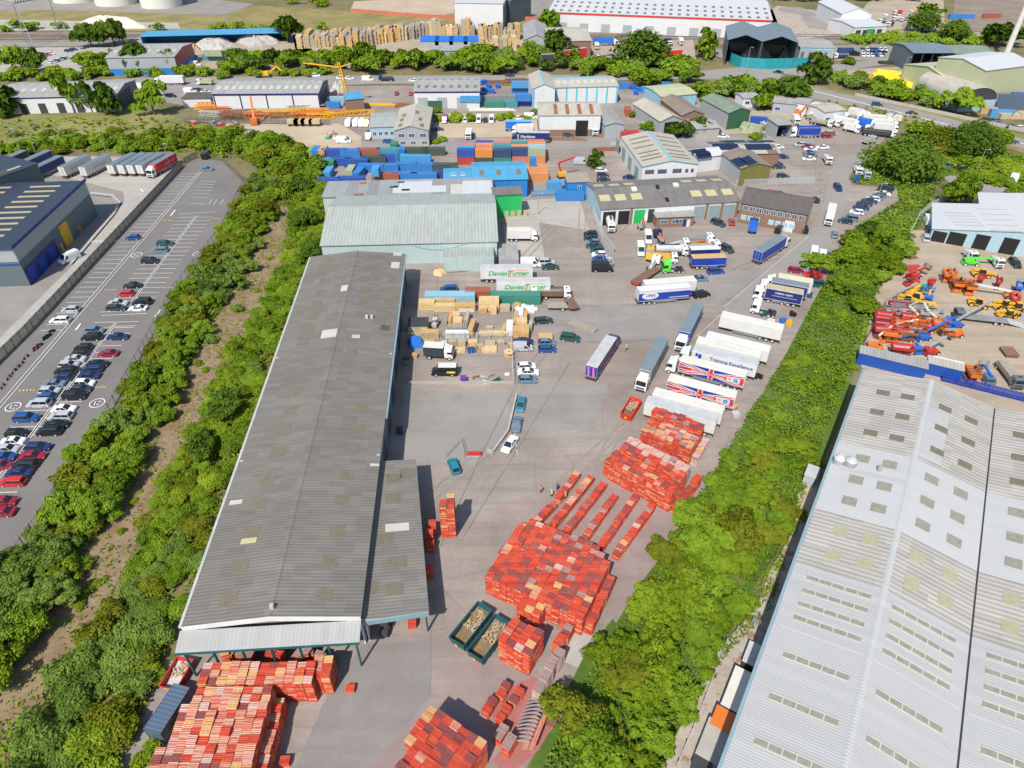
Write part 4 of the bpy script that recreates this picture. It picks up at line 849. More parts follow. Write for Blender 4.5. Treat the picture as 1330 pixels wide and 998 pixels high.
def rounded(m,x0,x1,y0,y1,z0,z1,mat,top=None,e=.06):
 m.hexa([(x0,y0,z0),(x1,y0,z0),(x1,y1,z0),(x0,y1,z0)],[(x0,y0,z1 - e),(x1,y0,z1 - e),(x1,y1,z1 - e),(x0,y1,z1 - e)],mat)
 m.hexa([(x0,y0,z1 - e+.001),(x1,y0,z1 - e+.001),(x1,y1,z1 - e+.001),(x0,y1,z1 - e+.001)],[(x0+e,y0+e,z1),(x1 - e,y0+e,z1),(x1 - e,y1 - e,z1),(x0+e,y1 - e,z1)],top or mat)
def cab(r,x,col,W=2.45,H=3.1,L=2.1,fair=True,wheels=True):
 """lorry cab whose back is at x, front at x + L"""
 w=W/2;m=MB()
 def sec(X,zb,zt,k=1):return [(X,-w*k,zb),(X,-w*k,zt - .35),(X,-w*k*.9,zt),(X,w*k*.9,zt),(X,w*k,zt - .35),(X,w*k,zb)]
 m.loft([sec(x,.75,H),sec(x+L*.72,.75,H),sec(x+L*.86,.6,H - .15,.98),sec(x+L*.97,.5,1.75,.96),sec(x+L,.45,1.5,.93)],col)
 if fair:m.hexa([(x+.05,-w*.85,H - .02),(x+L*.7,-w*.75,H - .02),(x+L*.7,w*.75,H - .02),(x+.05,w*.85,H - .02)],[(x+.05,-w*.8,H+.65),(x+L*.25,-w*.7,H+.55),(x+L*.25,w*.7,H+.55),(x+.05,w*.8,H+.65)],col)
 for sy in (-1,1):m.box(x+L*.86,x+L*.96,sy*(w+.1) - .07,sy*(w+.1)+.07,1.7,2.4,'black')
 c=m.build('cab',r);g=MB()
 g.hexa([(x+L*.985,-w*.84,1.78),(x+L*1.005,-w*.84,1.78),(x+L*1.005,w*.84,1.78),(x+L*.985,w*.84,1.78)],[(x+L*.87,-w*.8,H - .32),(x+L*.90,-w*.8,H - .32),(x+L*.90,w*.8,H - .32),(x+L*.87,w*.8,H - .32)],'glass')
 g.build('windscreen',c);g=MB()
 for sy in (-1,1):g.box(x+L*.35,x+L*.84,sy*w - .02,sy*w+.02,1.75,H - .5,'glass')
 g.box(x+L*.25,x+L*.45,-.35,.35,H+(.0 if not fair else .0),H+.04,'glass');g.build('side_window',c)
 m=MB();m.box(x+L - .02,x+L+.05,-w*.8,w*.8,.45,.85,'dark');m.box(x+L - .01,x+L+.04,-w*.7,w*.7,1.05,1.4,'dark');m.build('grille',c)
 if wheels:
  for sy in (-1,1):ob('wheel',TW(),r,(x+L*.6,sy*(w - .15),.5))
 return c
def lorry(px,py,head,label,L=13.6,side='white',roof='white',end=None,cabc='cwhite',z=2.6,group=None,H=4.0,zb=1.15,W=2.5,curtain=True,cat=None,tractor=2.6,name=None):
 """articulated lorry (or a trailer alone when cabc is None). origin is the middle of the box; +X is forward"""
 q=G(px,py,z);r=root(name or ('articulated_lorry' if cabc else 'semi_trailer'),(q.x,q.y,.03),R(head),label,cat or ('lorry' if cabc else 'trailer'),group)
 h=L/2;w=W/2;m=MB();e=.05
 m.box(-h,h,-w,w,zb,H - .08,side)
 m.box(-h - .004,h+.004,-w - .012,w+.012,H - .16,H - .02,'lgrey' if curtain else side);m.box(-h - .004,h+.004,-w - .012,w+.012,zb - .06,zb+.08,'lgrey' if side != 'white' else 'grey')
 for x in (-h,h - .12):
  for sy in (-1,1):m.box(x - .004,x+.124,sy*w - .02,sy*w+.02,zb,H - .1,'lgrey' if curtain else side)
 b=m.build('box_body',r)
 m=MB();rounded(m,-h,h,-w,w,H - .02,H+.04,roof,None,.04)
 for k in range(1,int(L/1.5)):m.box(-h+k*1.5 - .03,-h+k*1.5+.03,-w+.1,w - .1,H+.038,H+.055,roof)
 m.build('roof',r)
 m=MB();m.box(-h - .05,-h - .006,-w+.06,-.02,zb+.1,H - .2,end or side);m.box(-h - .05,-h - .006,.02,w - .06,zb+.1,H - .2,end or side)
 for y in (-.5,-.3,.3,.5):m.box(-h - .08,-h - .052,y - .02,y+.02,zb+.2,H - .3,'steel')
 m.build('rear_door',r)
 m=MB();m.box(-h,h,-.45,.45,.85,zb - .07,'dark');m.box(-h - .06,-h+.1,-w,w,.55,.8,'dark')
 for sy in (-1,1):
  m.box(-h*.45,h*.5,sy*(w - .08) - .03,sy*(w - .08)+.03,.5,1.0,'grey')
  m.box(h*.52,h*.52+.15,sy*.8 - .08,sy*.8+.08,.1,.9,'steel')
 m.build('chassis',r)
 for sy in (-1,1):
  for k in range(3):ob('wheel',TW(),r,(-h+1.5+k*1.35,sy*(w - .18),.5))
  t=MB();t.box(-h - .09,-h - .05,sy*.95 - .15,sy*.95+.15,.6,.75,'tail');t.build('tail_light',r)
 if cabc:
  cab(r,h+.55,cabc);m=MB();m.box(h - 2.2,h+.9,-.45,.45,.6,.84,'dark');m.build('tractor_chassis',r)
  for sy in (-1,1):ob('wheel',TW(),r,(h - 1.2,sy*(w - .2),.5))
 return r
def rigid(px,py,head,label,L=6.2,side='white',roof='white',cabc='cwhite',H=3.5,kind='box',load='grey',z=1.8,cat='lorry',W=2.35,name='rigid_lorry',group=None):
 q=G(px,py,z);r=root(name,(q.x,q.y,.03),R(head),label,cat,group);h=L/2;w=W/2;m=MB()
 m.box(-h,h+1.6,-.4,.4,.6,.95,'dark');m.build('chassis',r);m=MB()
 if kind == 'box':
  m.box(-h,h,-w,w,1.0,H - .05,side);m.box(-h - .01,h+.01,-w - .012,w+.012,1.0,1.1,'dark');m.build('box_body',r);m=MB();rounded(m,-h,h,-w,w,H - .045,H+.03,roof,None,.04);m.build('roof',r)
 elif kind == 'flat':
  m.box(-h,h,-w,w,1.0,1.15,side);m.box(h - .1,h,-w,w,1.16,2.2,'steel');m.build('flatbed',r)
  if load:m=MB();m.box(-h+.3,h - .5,-w+.2,w - .2,1.152,1.9,load);m.build('load',r)
 elif kind == 'tipper':
  for a,b,c,d in ((-h,h,-w,-w+.1),(-h,h,w - .1,w),(-h,-h+.1,-w+.102,w - .102),(h - .1,h,-w+.102,w - .102)):m.box(a,b,c,d,1.16,2.4,side)
  for k in range(6):x=-h+.3+k*(L - .6)/5;m.box(x - .05,x+.05,-w - .06,-w - .002,1.16,2.35,side);m.box(x - .05,x+.05,w+.002,w+.06,1.16,2.35,side)
  m.box(-h,h,-w,w,1.0,1.155,side);m.build('tipper_body',r)
  if load:m=MB();m.box(-h+.12,h - .12,-w+.12,w - .12,1.16,1.9,load);m.build('load',r)
 elif kind == 'tank':
  m.cyl((-h,0,2.1),(h,0,2.1),1.15,side,18);m.box(-h*.8,h*.8,-.3,.3,3.2,3.32,'dark');m.box(-h,h,-w,w,.95,1.05,'dark');m.build('tank',r)
 elif kind == 'hook':
  m.box(-h,h,-.5,.5,.96,1.2,'steel');m.bar((-h+.5,0,1.2),(h - .4,0,2.2),.3,side);m.bar((h - .4,0,2.2),(h - .2,0,1.2),.3,side);m.build('lifting_arm',r)
 elif kind == 'mixer':
  m.cyl((-h+.3,0,2.6),(0,0,2.2),.7,side,14,1.2);m.cyl((0,0,2.2),(h - .2,0,1.9),1.2,side,14,.8);m.box(-h,h,-w,w,.96,1.05,'dark');m.build('drum',r)
 cab(r,h+.15,cabc,W - .05,2.75,1.85,fair=(kind == 'box' and H>3.2))
 for sy in (-1,1):
  ob('wheel',TW(),r,(-h+1.2,sy*(w - .18),.5))
  if L>6.5:ob('wheel',TW(),r,(-h+2.55,sy*(w - .18),.5))
 return r
def tractor(px,py,head,label,col,z=1.5):
 q=G(px,py,z);r=root('tractor_unit',(q.x,q.y,.03),R(head),label,'lorry');m=MB();m.box(-3.0,2.6,-.45,.45,.6,.95,'dark');m.cyl((-1.9,0,.96),(-1.9,0,1.1),.55,'black',12)
 for sy in (-1,1):m.cyl((-.3,sy*.85,.7),(.4,sy*.85,.7),.32,'steel',10);m.box(-2.9,-1.2,sy*1.0 - .22,sy*1.0+.22,1.04,1.1,'dark')
 m.build('chassis',r);cab(r,.6,col)
 for sy in (-1,1):ob('wheel',TW(),r,(-1.7,sy*1.0,.5));ob('wheel',TW(),r,(-2.75,sy*1.0,.5))
 return r
def flatbed(px,py,head,label,L=12,deck='brown',z=1,nax=3):
 q=G(px,py,z);r=root('flatbed_trailer',(q.x,q.y,.03),R(head),label,'trailer');h=L/2;m=MB();m.box(-h,h,-1.25,1.25,1.0,1.15,deck);m.build('deck',r)
 m=MB();m.box(-h,h,-.5,.5,.7,.99,'dark');m.box(-h - .05,-h+.05,-1.25,1.25,.6,.98,'red');m.build('chassis',r)
 for sy in (-1,1):
  for k in range(nax):ob('wheel',TW(),r,(-h+1.3+k*1.3,sy*1.05,.5))
 return r
def text(s,size,mat,parent,loc,rot,name='lettering',shear=0,extr=.004):
 cu=bpy.data.curves.new(name,'FONT');cu.body=s;cu.size=size;cu.shear=shear;cu.extrude=extr;cu.offset=size*.022;cu.align_x='CENTER';cu.align_y='CENTER'
 t=bpy.data.objects.new(name,cu);C.objects.link(t);bpy.context.view_layer.update()
 me=bpy.data.meshes.new_from_object(t.evaluated_get(bpy.context.evaluated_depsgraph_get()));bpy.data.objects.remove(t)
 me.name=name;me.materials.clear();me.materials.append(M(mat));o=ob(name,me,parent,loc);o.rotation_euler=rot;return o
def sidetext(r,s,size,mat,x,z,side=-1,W=2.5,shear=0,name='lettering'):
 # lettering on the side wall; side -1 is the right-hand side when facing forward
 y=side*(W/2+.02)
 return text(s,size,mat,r,(x,y,z),(math.pi/2,0,0) if side<0 else (math.pi/2,0,math.pi),name,shear)
# ---------------------------------------------------------------- car park on the left
cpd=math.degrees(math.atan2(cpu.y,cpu.x))
p=Zm(0,180,3.99);g='cars in the left car park'
W_='in the left car park'
for x,y,c,k,h in ((688,513,'cblue','hatchback',180),(856,543,'cgreen','estate',0),(828,578,'csky','estate',180),(780,634,'cblack','suv',0),(686,760,'cblack','saloon',180),(652,803,'cred','hatchback',180),(612,850,'silver','saloon',0),(737,846,'cblack','suv',180),(603,878,'cdark','estate',0),(713,878,'cwhite','coupe',180),(366,885,'silver','hatchback',180),(310,940,'cwhite','estate',180),(1070,158,'csky','saloon',0)):
 a=p(x,y);car(a[0],a[1],cpd+h,c,k,W_,g)
p=Zm(0,380,3.12)
for x,y,c,k in ((385,152,'csky','hatchback'),(372,180,'cblack','suv'),(478,178,'cnavy','saloon'),(337,222,'cblack','hatchback'),(322,247,'cblack','hatchback'),(438,245,'ccrimson','coupe'),(303,268,'silver','saloon'),(395,288,'cblack','saloon'),(278,292,'silver','hatchback'),(373,310,'cnavy','estate'),(266,317,'cblack','suv'),(358,336,'cnavy','saloon'),(255,343,'cnavy','hatchback'),(342,366,'cwhite','hatchback'),(218,368,'csky','saloon'),(330,390,'cdark','hatchback'),(200,397,'silver','hatchback'),(303,418,'cblack','suv'),(183,422,'cblue','hatchback'),(159,450,'silver','suv'),(258,470,'cwhite','saloon'),(245,500,'silver','estate'),(107,508,'cblue','suv'),(229,533,'cblack','saloon'),(200,562,'cblack','suv'),(68,568,'cblack','hatchback'),(50,602,'cwhite','saloon'),(155,625,'cnavy','estate'),(30,633,'silver','hatchback'),(132,660,'ccrimson','saloon'),(15,665,'cblue','hatchback'),(103,695,'cblack','estate'),(5,700,'ccrimson','hatchback'),(77,727,'cnavy','saloon'),(50,766,'cred','estate'),(18,845,'ccrimson','hatchback'),(5,888,'ccrimson','coupe')):
 a=p(x,y);car(a[0],a[1],cpd+(180 if rnd.random()<.5 else 0),c,k,W_,g)
car(90,336,60+180,'cwhite','van','',None,'white van driving past the depot on the pale service road')
# ---------------------------------------------------------------- main yard
p=Zm(500,500,4.16)
car(*p(735,105),262,'cteal','hatchback',label='dark teal hatchback, topmost of three cars in line on the open yard')
car(*p(714,210),82,'csky','saloon',label='steel blue saloon, middle of three cars in line on the open yard')
car(*p(674,318),245,'cwhite','saloon',label='white saloon, nearest of three cars in line on the open yard')
car(*p(372,436),108,'cteal','hatchback',label='bright teal hatchback parked at the corner of the lean-to')
p=Zm(500,320,4.988);gy='cars in the timber yard'
for x,y,h,c,k,lb in ((412,278,180,'cblue','suv','blue SUV behind the pale blue container in the timber yard'),(1028,480,8,'cdark','estate','dark estate alone on the yard right of the wrapped boards'),(1200,592,-12,'cgreen','suv','dark green SUV towing a small loaded trailer'),(895,615,0,'cnavy','saloon','navy saloon hidden behind the silver van by the yard fence'),(898,655,0,'silver','small_van','silver van parked against the timber yard fence'),(1050,622,0,'csky','hatchback','pale blue hatchback beside a royal blue one in the yard'),(1052,664,0,'cblue','hatchback','royal blue hatchback beside a pale blue one in the yard'),(918,775,8,'cwhite','hatchback','white hatchback, rear one of two white cars by the yard fence'),(928,812,0,'cwhite','saloon','white saloon between a white hatchback and a pale blue one'),(925,860,0,'csky','hatchback','pale blue hatchback in front of two white cars'),(1072,132,0,'cdark','saloon','dark saloon right of the white panel van by the trailers'),(1045,102,0,'cwhite','hatchback','white hatchback behind the dark saloon by the trailers'),(820,78,80,'cred','hatchback','red hatchback at the corner of the mint green shed')):
 a=p(x,y);car(a[0],a[1],h,c,k,label=lb,group=gy if 300<y<1000 else None)
v=car(*p(385,812),180,'cblack','van',label='black van with a white roof and yellow lettering parked in the fenced yard')
m=MB();m.box(-2.6,1.2,-.86,.86,2.34,2.40,'white');m.build('roof_panel',v);m=MB();m.box(-2.4,-.6,.99,1.015,.95,1.45,'yellow');m.box(-2.1,-1.3,.99,1.018,1.0,1.4,'brightyellow');m.build('side_lettering',v)
rigid(*p(320,675),-6,'white box lorry with dark grey sides parked below the heap of pallets',4.4,'cdark','offwhite',H=3.3)
car(*p(945,115),2,'cwhite','van',label='white panel van behind the first lettered trailer')
# two long white trailers with green and orange lettering
for x,y,s,lb in ((788,143,'Davies Turner','white box trailer lettered in green and orange, nearest the mint green shed'),(897,230,'Davies Turner','white box trailer lettered in green and orange, partly behind the tipper lorry')):
 a=p(x,y);r=lorry(a[0],a[1],1,lb,13.2,'white','lgrey',cabc=None,z=3.6,H=4.1,curtain=False)
 sidetext(r,'Davies',1.8,'green',-2.3,2.75,shear=.25);sidetext(r,'Turner',1.8,'green',2.85,2.75,shear=.25)
 m=MB();m.box(.35,5.2,-1.275,-1.252,3.55,3.68,'orange');m.box(.3,5.0,-1.275,-1.252,1.78,1.9,'orange');m.box(.42,.62,-1.285,-1.252,1.9,3.5,'orange');m.build('emblem',r)
rigid(*p(1065,292),0,'tipper lorry with white cab and brown body below the lettered trailers',6.8,'brown','brown',kind='tipper',load='grey')
rigid(*p(905,288),0,'small white pickup lorry half hidden behind the tipper lorry',2.8,'grey','grey',kind='flat',load=None,W=2.0)
flatbed(*p(1210,375),-75,'small flat brown trailer standing empty right of the timber piles',4.5,'brown',nax=1)
r=flatbed(*p(1118,385),180,'pale flat trailer with a small green loader on it',5.0,'gwood',nax=1)
flatbed(*p(1040,585),0,'small car trailer loaded with orange boards behind the dark green SUV',3.2,'wood',nax=1)
# lorries standing in the open yard
p=Zm(740,320,4.156)
r=lorry(*p(505,240),9,'blue sided trailer lorry with a white oval sign and white roof edge',13.0,'royal','white','white',None,z=3,curtain=False)
m=MB();n=24;m.poly([(-3.6+math.cos(k*6.2832/n)*2.1,-1.275,2.55+math.sin(k*6.2832/n)*.95) for k in range(n)],'white');m.build('oval_sign',r)
sidetext(r,'UPEX',.95,'royal',-3.5,2.6,W=2.56);m=MB();m.box(-6.5,6.5,-1.272,-1.256,3.3,3.9,'white');m.box(1.2,6.2,-1.272,-1.256,1.6,1.85,'lgrey');m.build('stripe',r)
lorry(*p(540,192),9,'plain white trailer close behind the blue sided trailer with the oval sign',13.0,'white','offwhite',cabc=None,z=3.6,curtain=False)
r=lorry(*p(172,585),64,'blue lorry with a grey roof and red lettering standing alone in the yard',12.2,'navy','lgrey','royal','cnavy',z=3)
sidetext(r,'PROCURED',1.75,'sred',0,2.6,shear=.2);m=MB();m.hexa([(-6.2,.35,1.3),(-6.2,.75,1.3),(-6.2,.85,3.7),(-6.2,.55,3.7)],[(-6.16,.35,1.3),(-6.16,.75,1.3),(-6.16,.85,3.7),(-6.16,.55,3.7)],'pink');m.hexa([(-6.2,-.85,1.3),(-6.2,-.4,1.3),(-6.2,-.25,3.7),(-6.2,-.6,3.7)],[(-6.16,-.85,1.3),(-6.16,-.4,1.3),(-6.16,-.25,3.7),(-6.16,-.6,3.7)],'pink');m.build('rear_stripe',r)
lorry(*p(455,600),244.5,'grey lorry with white cab heading down the yard behind the red skip',13.0,'grey','roofgrey',None,'cwhite',z=3)
r=lorry(*p(655,405),244.5,'blue curtain sided lorry with a white cab following the grey lorry',13.0,'royal','roofgrey',None,'cwhite',z=3)
m=MB()
for k in range(20):
 a0,a1=k/20*5.2,(k+1)/20*5.2
 m.poly([(-4.6+math.cos(a)*rr,1.285,2.55+math.sin(a)*rr) for a,rr in ((a0,.95),(a1,.95),(a1,.65),(a0,.65))],'white')
m.build('emblem',r)
r=lorry(1000,322,44,'blue curtain sided lorry leaving past the brick office',13.0,'royal','roofgrey','royal','cwhite',z=2.6)
rigid(1078.5,278,245,'pale cream box lorry coming down the estate road',7.5,'offwhite','offwhite',H=3.7)
# parked line along the green bank
def flag(r,L,x0,x1,z0,z1,side):
 """union flag laid over one side"""
 y=side*1.262;H=z1 - z0;Wd=x1 - x0
 def clip(poly):
  for ax,lim,sg in ((0,x0,1),(0,x1,-1),(1,z0,1),(1,z1,-1)):
   out=[]
   for i in range(len(poly)):
    a,b=poly[i],poly[(i+1) % len(poly)];da,db=(a[ax] - lim)*sg,(b[ax] - lim)*sg
    if da >= 0:out.append(a)
    if (da >= 0) != (db >= 0):t=da/(da - db);out.append((a[0]+(b[0] - a[0])*t,a[1]+(b[1] - a[1])*t))
   poly=out
   if not poly:return None
  return poly
 m=MB();cx,cz=(x0+x1)/2,(z0+z1)/2
 m.poly([(x0,y,z0),(x1,y,z0),(x1,y,z1),(x0,y,z1)],'royal')
 def band(a,b,w,mat,lv):
  d=Vector((b[0] - a[0],b[1] - a[1])).normalized();n=Vector((-d.y,d.x))*w/2
  q=clip([(a[0] - n.x,a[1] - n.y),(b[0] - n.x,b[1] - n.y),(b[0]+n.x,b[1]+n.y),(a[0]+n.x,a[1]+n.y)])
  if q:m.poly([(u,y+side*.004*lv,v) for u,v in q],mat)
 for s in (-1,1):band((x0 - 1,cz - s*H*.5*(1+2/Wd)),(x1+1,cz+s*H*.5*(1+2/Wd)),H*.26,'white',1);band((x0 - 1,cz - s*H*.5*(1+2/Wd)),(x1+1,cz+s*H*.5*(1+2/Wd)),H*.10,'brightred',2)
 band((x0,cz),(x1,cz),H*.40,'white',3);band((cx,z0),(cx,z1),H*.40,'white',3);band((x0,cz),(x1,cz),H*.26,'brightred',4);band((cx,z0),(cx,z1),H*.26,'brightred',4)
 q=lambda a,b,c,d,mt,lv:m.poly([(a,y+side*.004*lv,c),(b,y+side*.004*lv,c),(b,y+side*.004*lv,d),(a,y+side*.004*lv,d)],mt)
 q(x0+.1,x0+3.4,cz - .62,cz+.62,'white',5);q(x0+.1,x0+.8,cz - .6,cz+.6,'brightred',6);q(x0+1.2,x0+2.0,cz - .42,cz+.42,'blue',6);q(x0+1.4,x0+1.8,cz - .2,cz+.2,'ltblue',7);q(x0+2.5,x0+3.1,cz - .1,cz+.25,'pink',6)
 return m.build('flag_livery',r)
HD=155;gp='trailers parked along the green bank'
lorry(*p(985,400),HD,'long white trailer without a cab, farthest of the white row by the bank',13.6,'white','offwhite',cabc=None,z=4,group=gp,curtain=False)
lorry(*p(909,512),HD,'plain white roofed trailer, second in the white row by the bank',13.4,'white','white',cabc=None,z=4,group=gp,curtain=False)
lorry(*p(858,541),HD,'cream roofed trailer squeezed behind the training lettered lorry',13.4,'white','offwhite',cabc=None,z=4,group=gp,curtain=False)
r=lorry(*p(840,590),HD,'white lorry lettered Training Excellence with a grey roof',13.4,'white','lgrey',None,'cwhite',z=4,group=gp,curtain=False)
t=sidetext(r,'Training',1.15,'royal',1.0,3.05,1);t=sidetext(r,'Excellence',1.15,'royal',-3.6,3.05,1);sidetext(r,'partnership',.5,'green',-1.6,2.15,1)
m=MB();m.box(4.6,5.3,1.254,1.272,2.4,3.6,'royal');m.box(5.4,5.9,1.254,1.272,2.9,3.7,'royal');m.box(4.9,5.8,1.254,1.274,1.9,2.3,'royal');m.build('emblem',r)
r=lorry(*p(775,645),HD,'white lorry with union flag sides and a white cab',13.4,'white','offwhite',None,'cwhite',z=4,group=gp,curtain=False);flag(r,13.4,-6.65,6.65,1.25,3.82,1)
sidetext(r,'Supporting British business',.62,'white',.6,2.53,1,2.58)
r=lorry(*p(715,752),HD,'white trailer with union flag sides and no cab',13.4,'white','offwhite',None,None,z=4,group=gp,curtain=False);flag(r,13.4,-6.65,6.65,1.25,3.82,1);sidetext(r,'Supporting British business',.62,'white',.6,2.53,1,2.58)
lorry(*p(640,830),HD,'white trailer with grey and white roof, nearest the pallet piles',13.6,'white','offwhite',None,None,z=4,group=gp,curtain=False)
r=lorry(*p(602,879),HD,'white sided trailer with a grey roof tight against the pallet piles',13.6,'white','lgrey',None,None,z=4,group=gp,curtain=False)
q=Zm(940,300,7.389);gn='navy lorries by the bank'
r=lorry(*q(590,560),HD+3,'navy lorry with white lettering and white cab, nearer of the navy pair',8.6,'navy','beige',None,'cwhite',z=3.9,group=gn)
sidetext(r,'robert wynn',.8,'white',0,3.1,1);m=MB();m.box(-3.2,2.6,1.254,1.27,2.2,2.32,'lgrey');m.build('stripe',r)
lorry(*q(640,500),HD+3,'navy lorry with a grey roof and white cab, farther of the navy pair',8.6,'navy','roofgrey',None,'cwhite',z=3.9,group=gn)
lorry(*q(690,458),HD+3,'cream roofed lorry behind the navy pair by the bank',8.2,'offwhite','cream',None,'cwhite',z=3.9)
tractor(*q(375,745),HD,'white tractor unit without trailer parked before the long white trailer','cwhite')
# cars along the bank
for x,y,h,c,k,lb in ((695,378,-15,'ccrimson','hatchback','crimson hatchback nosing out beside the navy lorries'),(860,415,165,'cred','saloon','red saloon, rear one of two red cars by the bank'),(860,450,165,'cred','coupe','bright red coupe, nearer of two red cars by the bank'),(875,505,165,'cgreen','suv','dark green SUV between the red cars and the bank'),(880,345,165,'silver','estate','silver estate behind the two red cars by the bank'),(865,318,165,'cwhite','saloon','white saloon next to the pink striped van'),(940,245,70,'cwhite','van','white van half under the bushes beside the pink striped van'),(1008,250,165,'cdark','suv','dark SUV half hidden under the bank bushes')):
 a=q(x,y);car(a[0],a[1],h,c,k,label=lb,group='cars along the green bank')
v=car(*q(860,232),250,'cwhite','van',label='white van with pink striped bonnet at the roadside')
m=MB();m.hexa([(1.9,-.8,1.2),(2.6,-.8,1.1),(2.6,.8,1.1),(1.9,.8,1.2)],[(1.9,-.7,1.28),(2.6,-.7,1.16),(2.6,.7,1.16),(1.9,.7,1.28)],'pink');m.build('stripe',v)
p=Zm(1000,150,4.03)
for x,y,h,c,k in ((610,378,160,'cblack','suv'),(600,392,160,'cdark','saloon'),(592,408,160,'cwhite','saloon'),(575,416,160,'cgrey','hatchback'),(560,428,160,'csky','hatchback'),(540,436,160,'cwhite','hatchback'),(520,446,160,'cnavy','saloon'),(495,460,160,'cdark','estate'),(478,480,160,'cnavy','saloon'),(455,505,160,'cwhite','hatchback'),(420,538,160,'csky','suv'),(395,552,160,'cdark','hatchback'),(340,622,70,'csky','hatchback')):
 a=p(x,y);car(a[0],a[1],h,c,k,'in the roadside line below the big round tree','cars lined along the estate road',detail=False)
car(*p(355,378),268,'cnavy','suv',label='navy SUV driving down the estate road')
car(*p(242,440),80,'cblack','hatchback',label='black hatchback by the end wall of the brick office');car(*p(178,597),80,'cblack','small_van',label='small black van at the near corner of the brick office');car(*p(48,598),60,'cblack','small_van',label='small black van parked before the brick office entrance')
# workshop forecourt
p=Zm(700,160,4.03);gw='cars beside the workshop fence'
for x,y,c,k in ((270,578,'cblack','hatchback'),(272,600,'cblack','hatchback'),(285,622,'csky','hatchback'),(288,640,'cdark','saloon'),(305,662,'cgreen','hatchback'),(316,686,'cwhite','hatchback'),(316,710,'cblue','hatchback'),(318,735,'cdark','suv')):
 a=p(x,y);car(a[0],a[1],180,c,k,'in the line along the workshop fence',gw)
car(*p(332,762),0,'cblack','minibus',label='black minibus at the near end of the workshop fence line')
car(*p(40,728),0,'silver','suv',label='silver SUV parked left of the workshop fence line');car(*p(62,752),0,'cgreen','saloon',label='dark green saloon parked left of the workshop fence line')
for x,y,h,c,k,lb in ((938,522,-50,'cdark','suv','dark SUV before the grey roller doors'),(1010,515,80,'cred','hatchback','red hatchback before the grey roller doors'),(925,775,10,'cblue','suv','blue hatchback van beside the blue tipping trailer'),(840,812,0,'csky','saloon','steel blue saloon behind the white trailer end'),(475,282,0,'cnavy','saloon','navy saloon by the wall of the cream roofed unit'),(1222,365,-10,'ccrimson','hatchback','crimson hatchback on the pale ground behind the brick office'),(1262,370,0,'cdark','hatchback','dark hatchback on the pale ground behind the brick office')):
 a=p(x,y);car(a[0],a[1],h,c,k,label=lb)
q=Zm(820,270,8.3125)
v=car(*q(755,935),20,'cblack','suv',label='black off-road car with orange markings in front of the blue trailer')
for x,y,c,k,lb,h in ((1030,440,'cdark','suv','dark off-road car with an orange tail beside the blue tipping trailer',-60),(180,330,'cwhite','van','white van with dark windscreen among the workshop lorries',265),(100,460,'cwhite','van','white and yellow van at the left of the workshop lorries',265)):
 a=q(x,y);car(a[0],a[1],h,c,k,label=lb)
tractor(*q(440,640),182,'lime green tractor unit without trailer on the workshop forecourt','clime')
r=lorry(*q(830,555),4,'royal blue open tipping trailer on the workshop forecourt',9.0,'royal','wood',None,None,z=2.4,H=3.3,curtain=False,name='tipping_trailer')
rigid(*q(400,450),0,'grey tank lorry with white cab on the workshop forecourt',7.0,'lgrey','lgrey',kind='tank')
rigid(*q(330,525),-6,'yellow bodied dropside truck with white cab on the workshop forecourt',4.6,'yellow','yellow',kind='tipper',load='gwood',W=2.1)
rigid(*q(205,500),80,'yellow flat truck parked end on behind the white wreck',3.6,'yellow','yellow','cyellow',kind='flat',load=None,W=2.1)
rigid(*q(230,600),60,'battered white hook lorry on the workshop forecourt',4.2,'white','white',kind='hook',W=2.3)
lorry(*q(790,450),4,'long white coach body parked behind the blue tipping trailer',8.0,'navy','white',None,None,z=2.6,H=3.1,W=2.4,curtain=False,name='coach')
r=rigid(*q(690,370),6,'orange crane truck with white cab on the workshop forecourt',6.5,'orange','orange',kind='hook')
rigid(*q(740,400),4,'brown flat lorry with white and pink cab on the workshop forecourt',7.5,'brown','brown',kind='flat',load='gwood');rigid(*q(700,320),4,'grey flat lorry with white cab, rearmost on the workshop forecourt',6.0,'gwood','gwood',kind='flat',load='grey')
flatbed(*q(160,730),48,'long rust brown flatbed trailer with a red tail',10.5,'brown')
rigid(*q(120,150),75,'white lorry with red parts before the green folding door',5.4,'red','red',kind='hook')
rigid(*Zm(700,160,4.03)(372,515),270,'white and red tanker backing out of the left open bay',5.0,'offwhite','red',kind='tank',W=2.3)
rigid(*q(470,375),0,'stripped white lorry cab and frame among the workshop lorries',4.2,'white','white',kind='hook')
rigid(*q(320,310),100,'small blue and orange recovery truck on the workshop forecourt',3.4,'orange','orange','cnavy',kind='hook',W=2.1)
rigid(*Zm(700,160,4.03)(1122,538),70,'bright blue skip loader before the brick office',4.6,'blue','blue','cblue',kind='tipper',load=None,W=2.3)
# ================================================================== pallets
PW,PD,PH=1.16,.97,.145
PAL_KIND=dict(palred='bright red',palfade='faded red',palpale='bleached pale pink',paldark='dark maroon',palwood='bare wood',palgrey='weathered grey')
PM={}
def pallet_mesh(k):
 if k in PM:return PM[k]
 m=MB();n=5;w=PW/2;d=PD/2;bw=(PD+.06)/n
 for i in range(n):                       # deck boards, gaps between them
  y=-d+i*bw+.012;z=.122
  m.box(-w,w,y,y+bw - .062,z,PH,k)
 for x in (-w+.05,0,w - .05):         # bearers
  m.box(x - .05,x+.05,-d+.01,d - .01,.022,.1215,'pilered' if k in ('palred','palfade','palpale') else k)
 for y in (-d+.06,0,d - .06):m.box(-w,w,y - .05,y+.05,0,.0215,k)
 PM[k]=m.mesh('pallet');return PM[k]
PALS=[]         # every visible top pallet: (size in picture, position, angle, kind, pile phrase, group)
SIDE=MB()       # the rest of the stacks
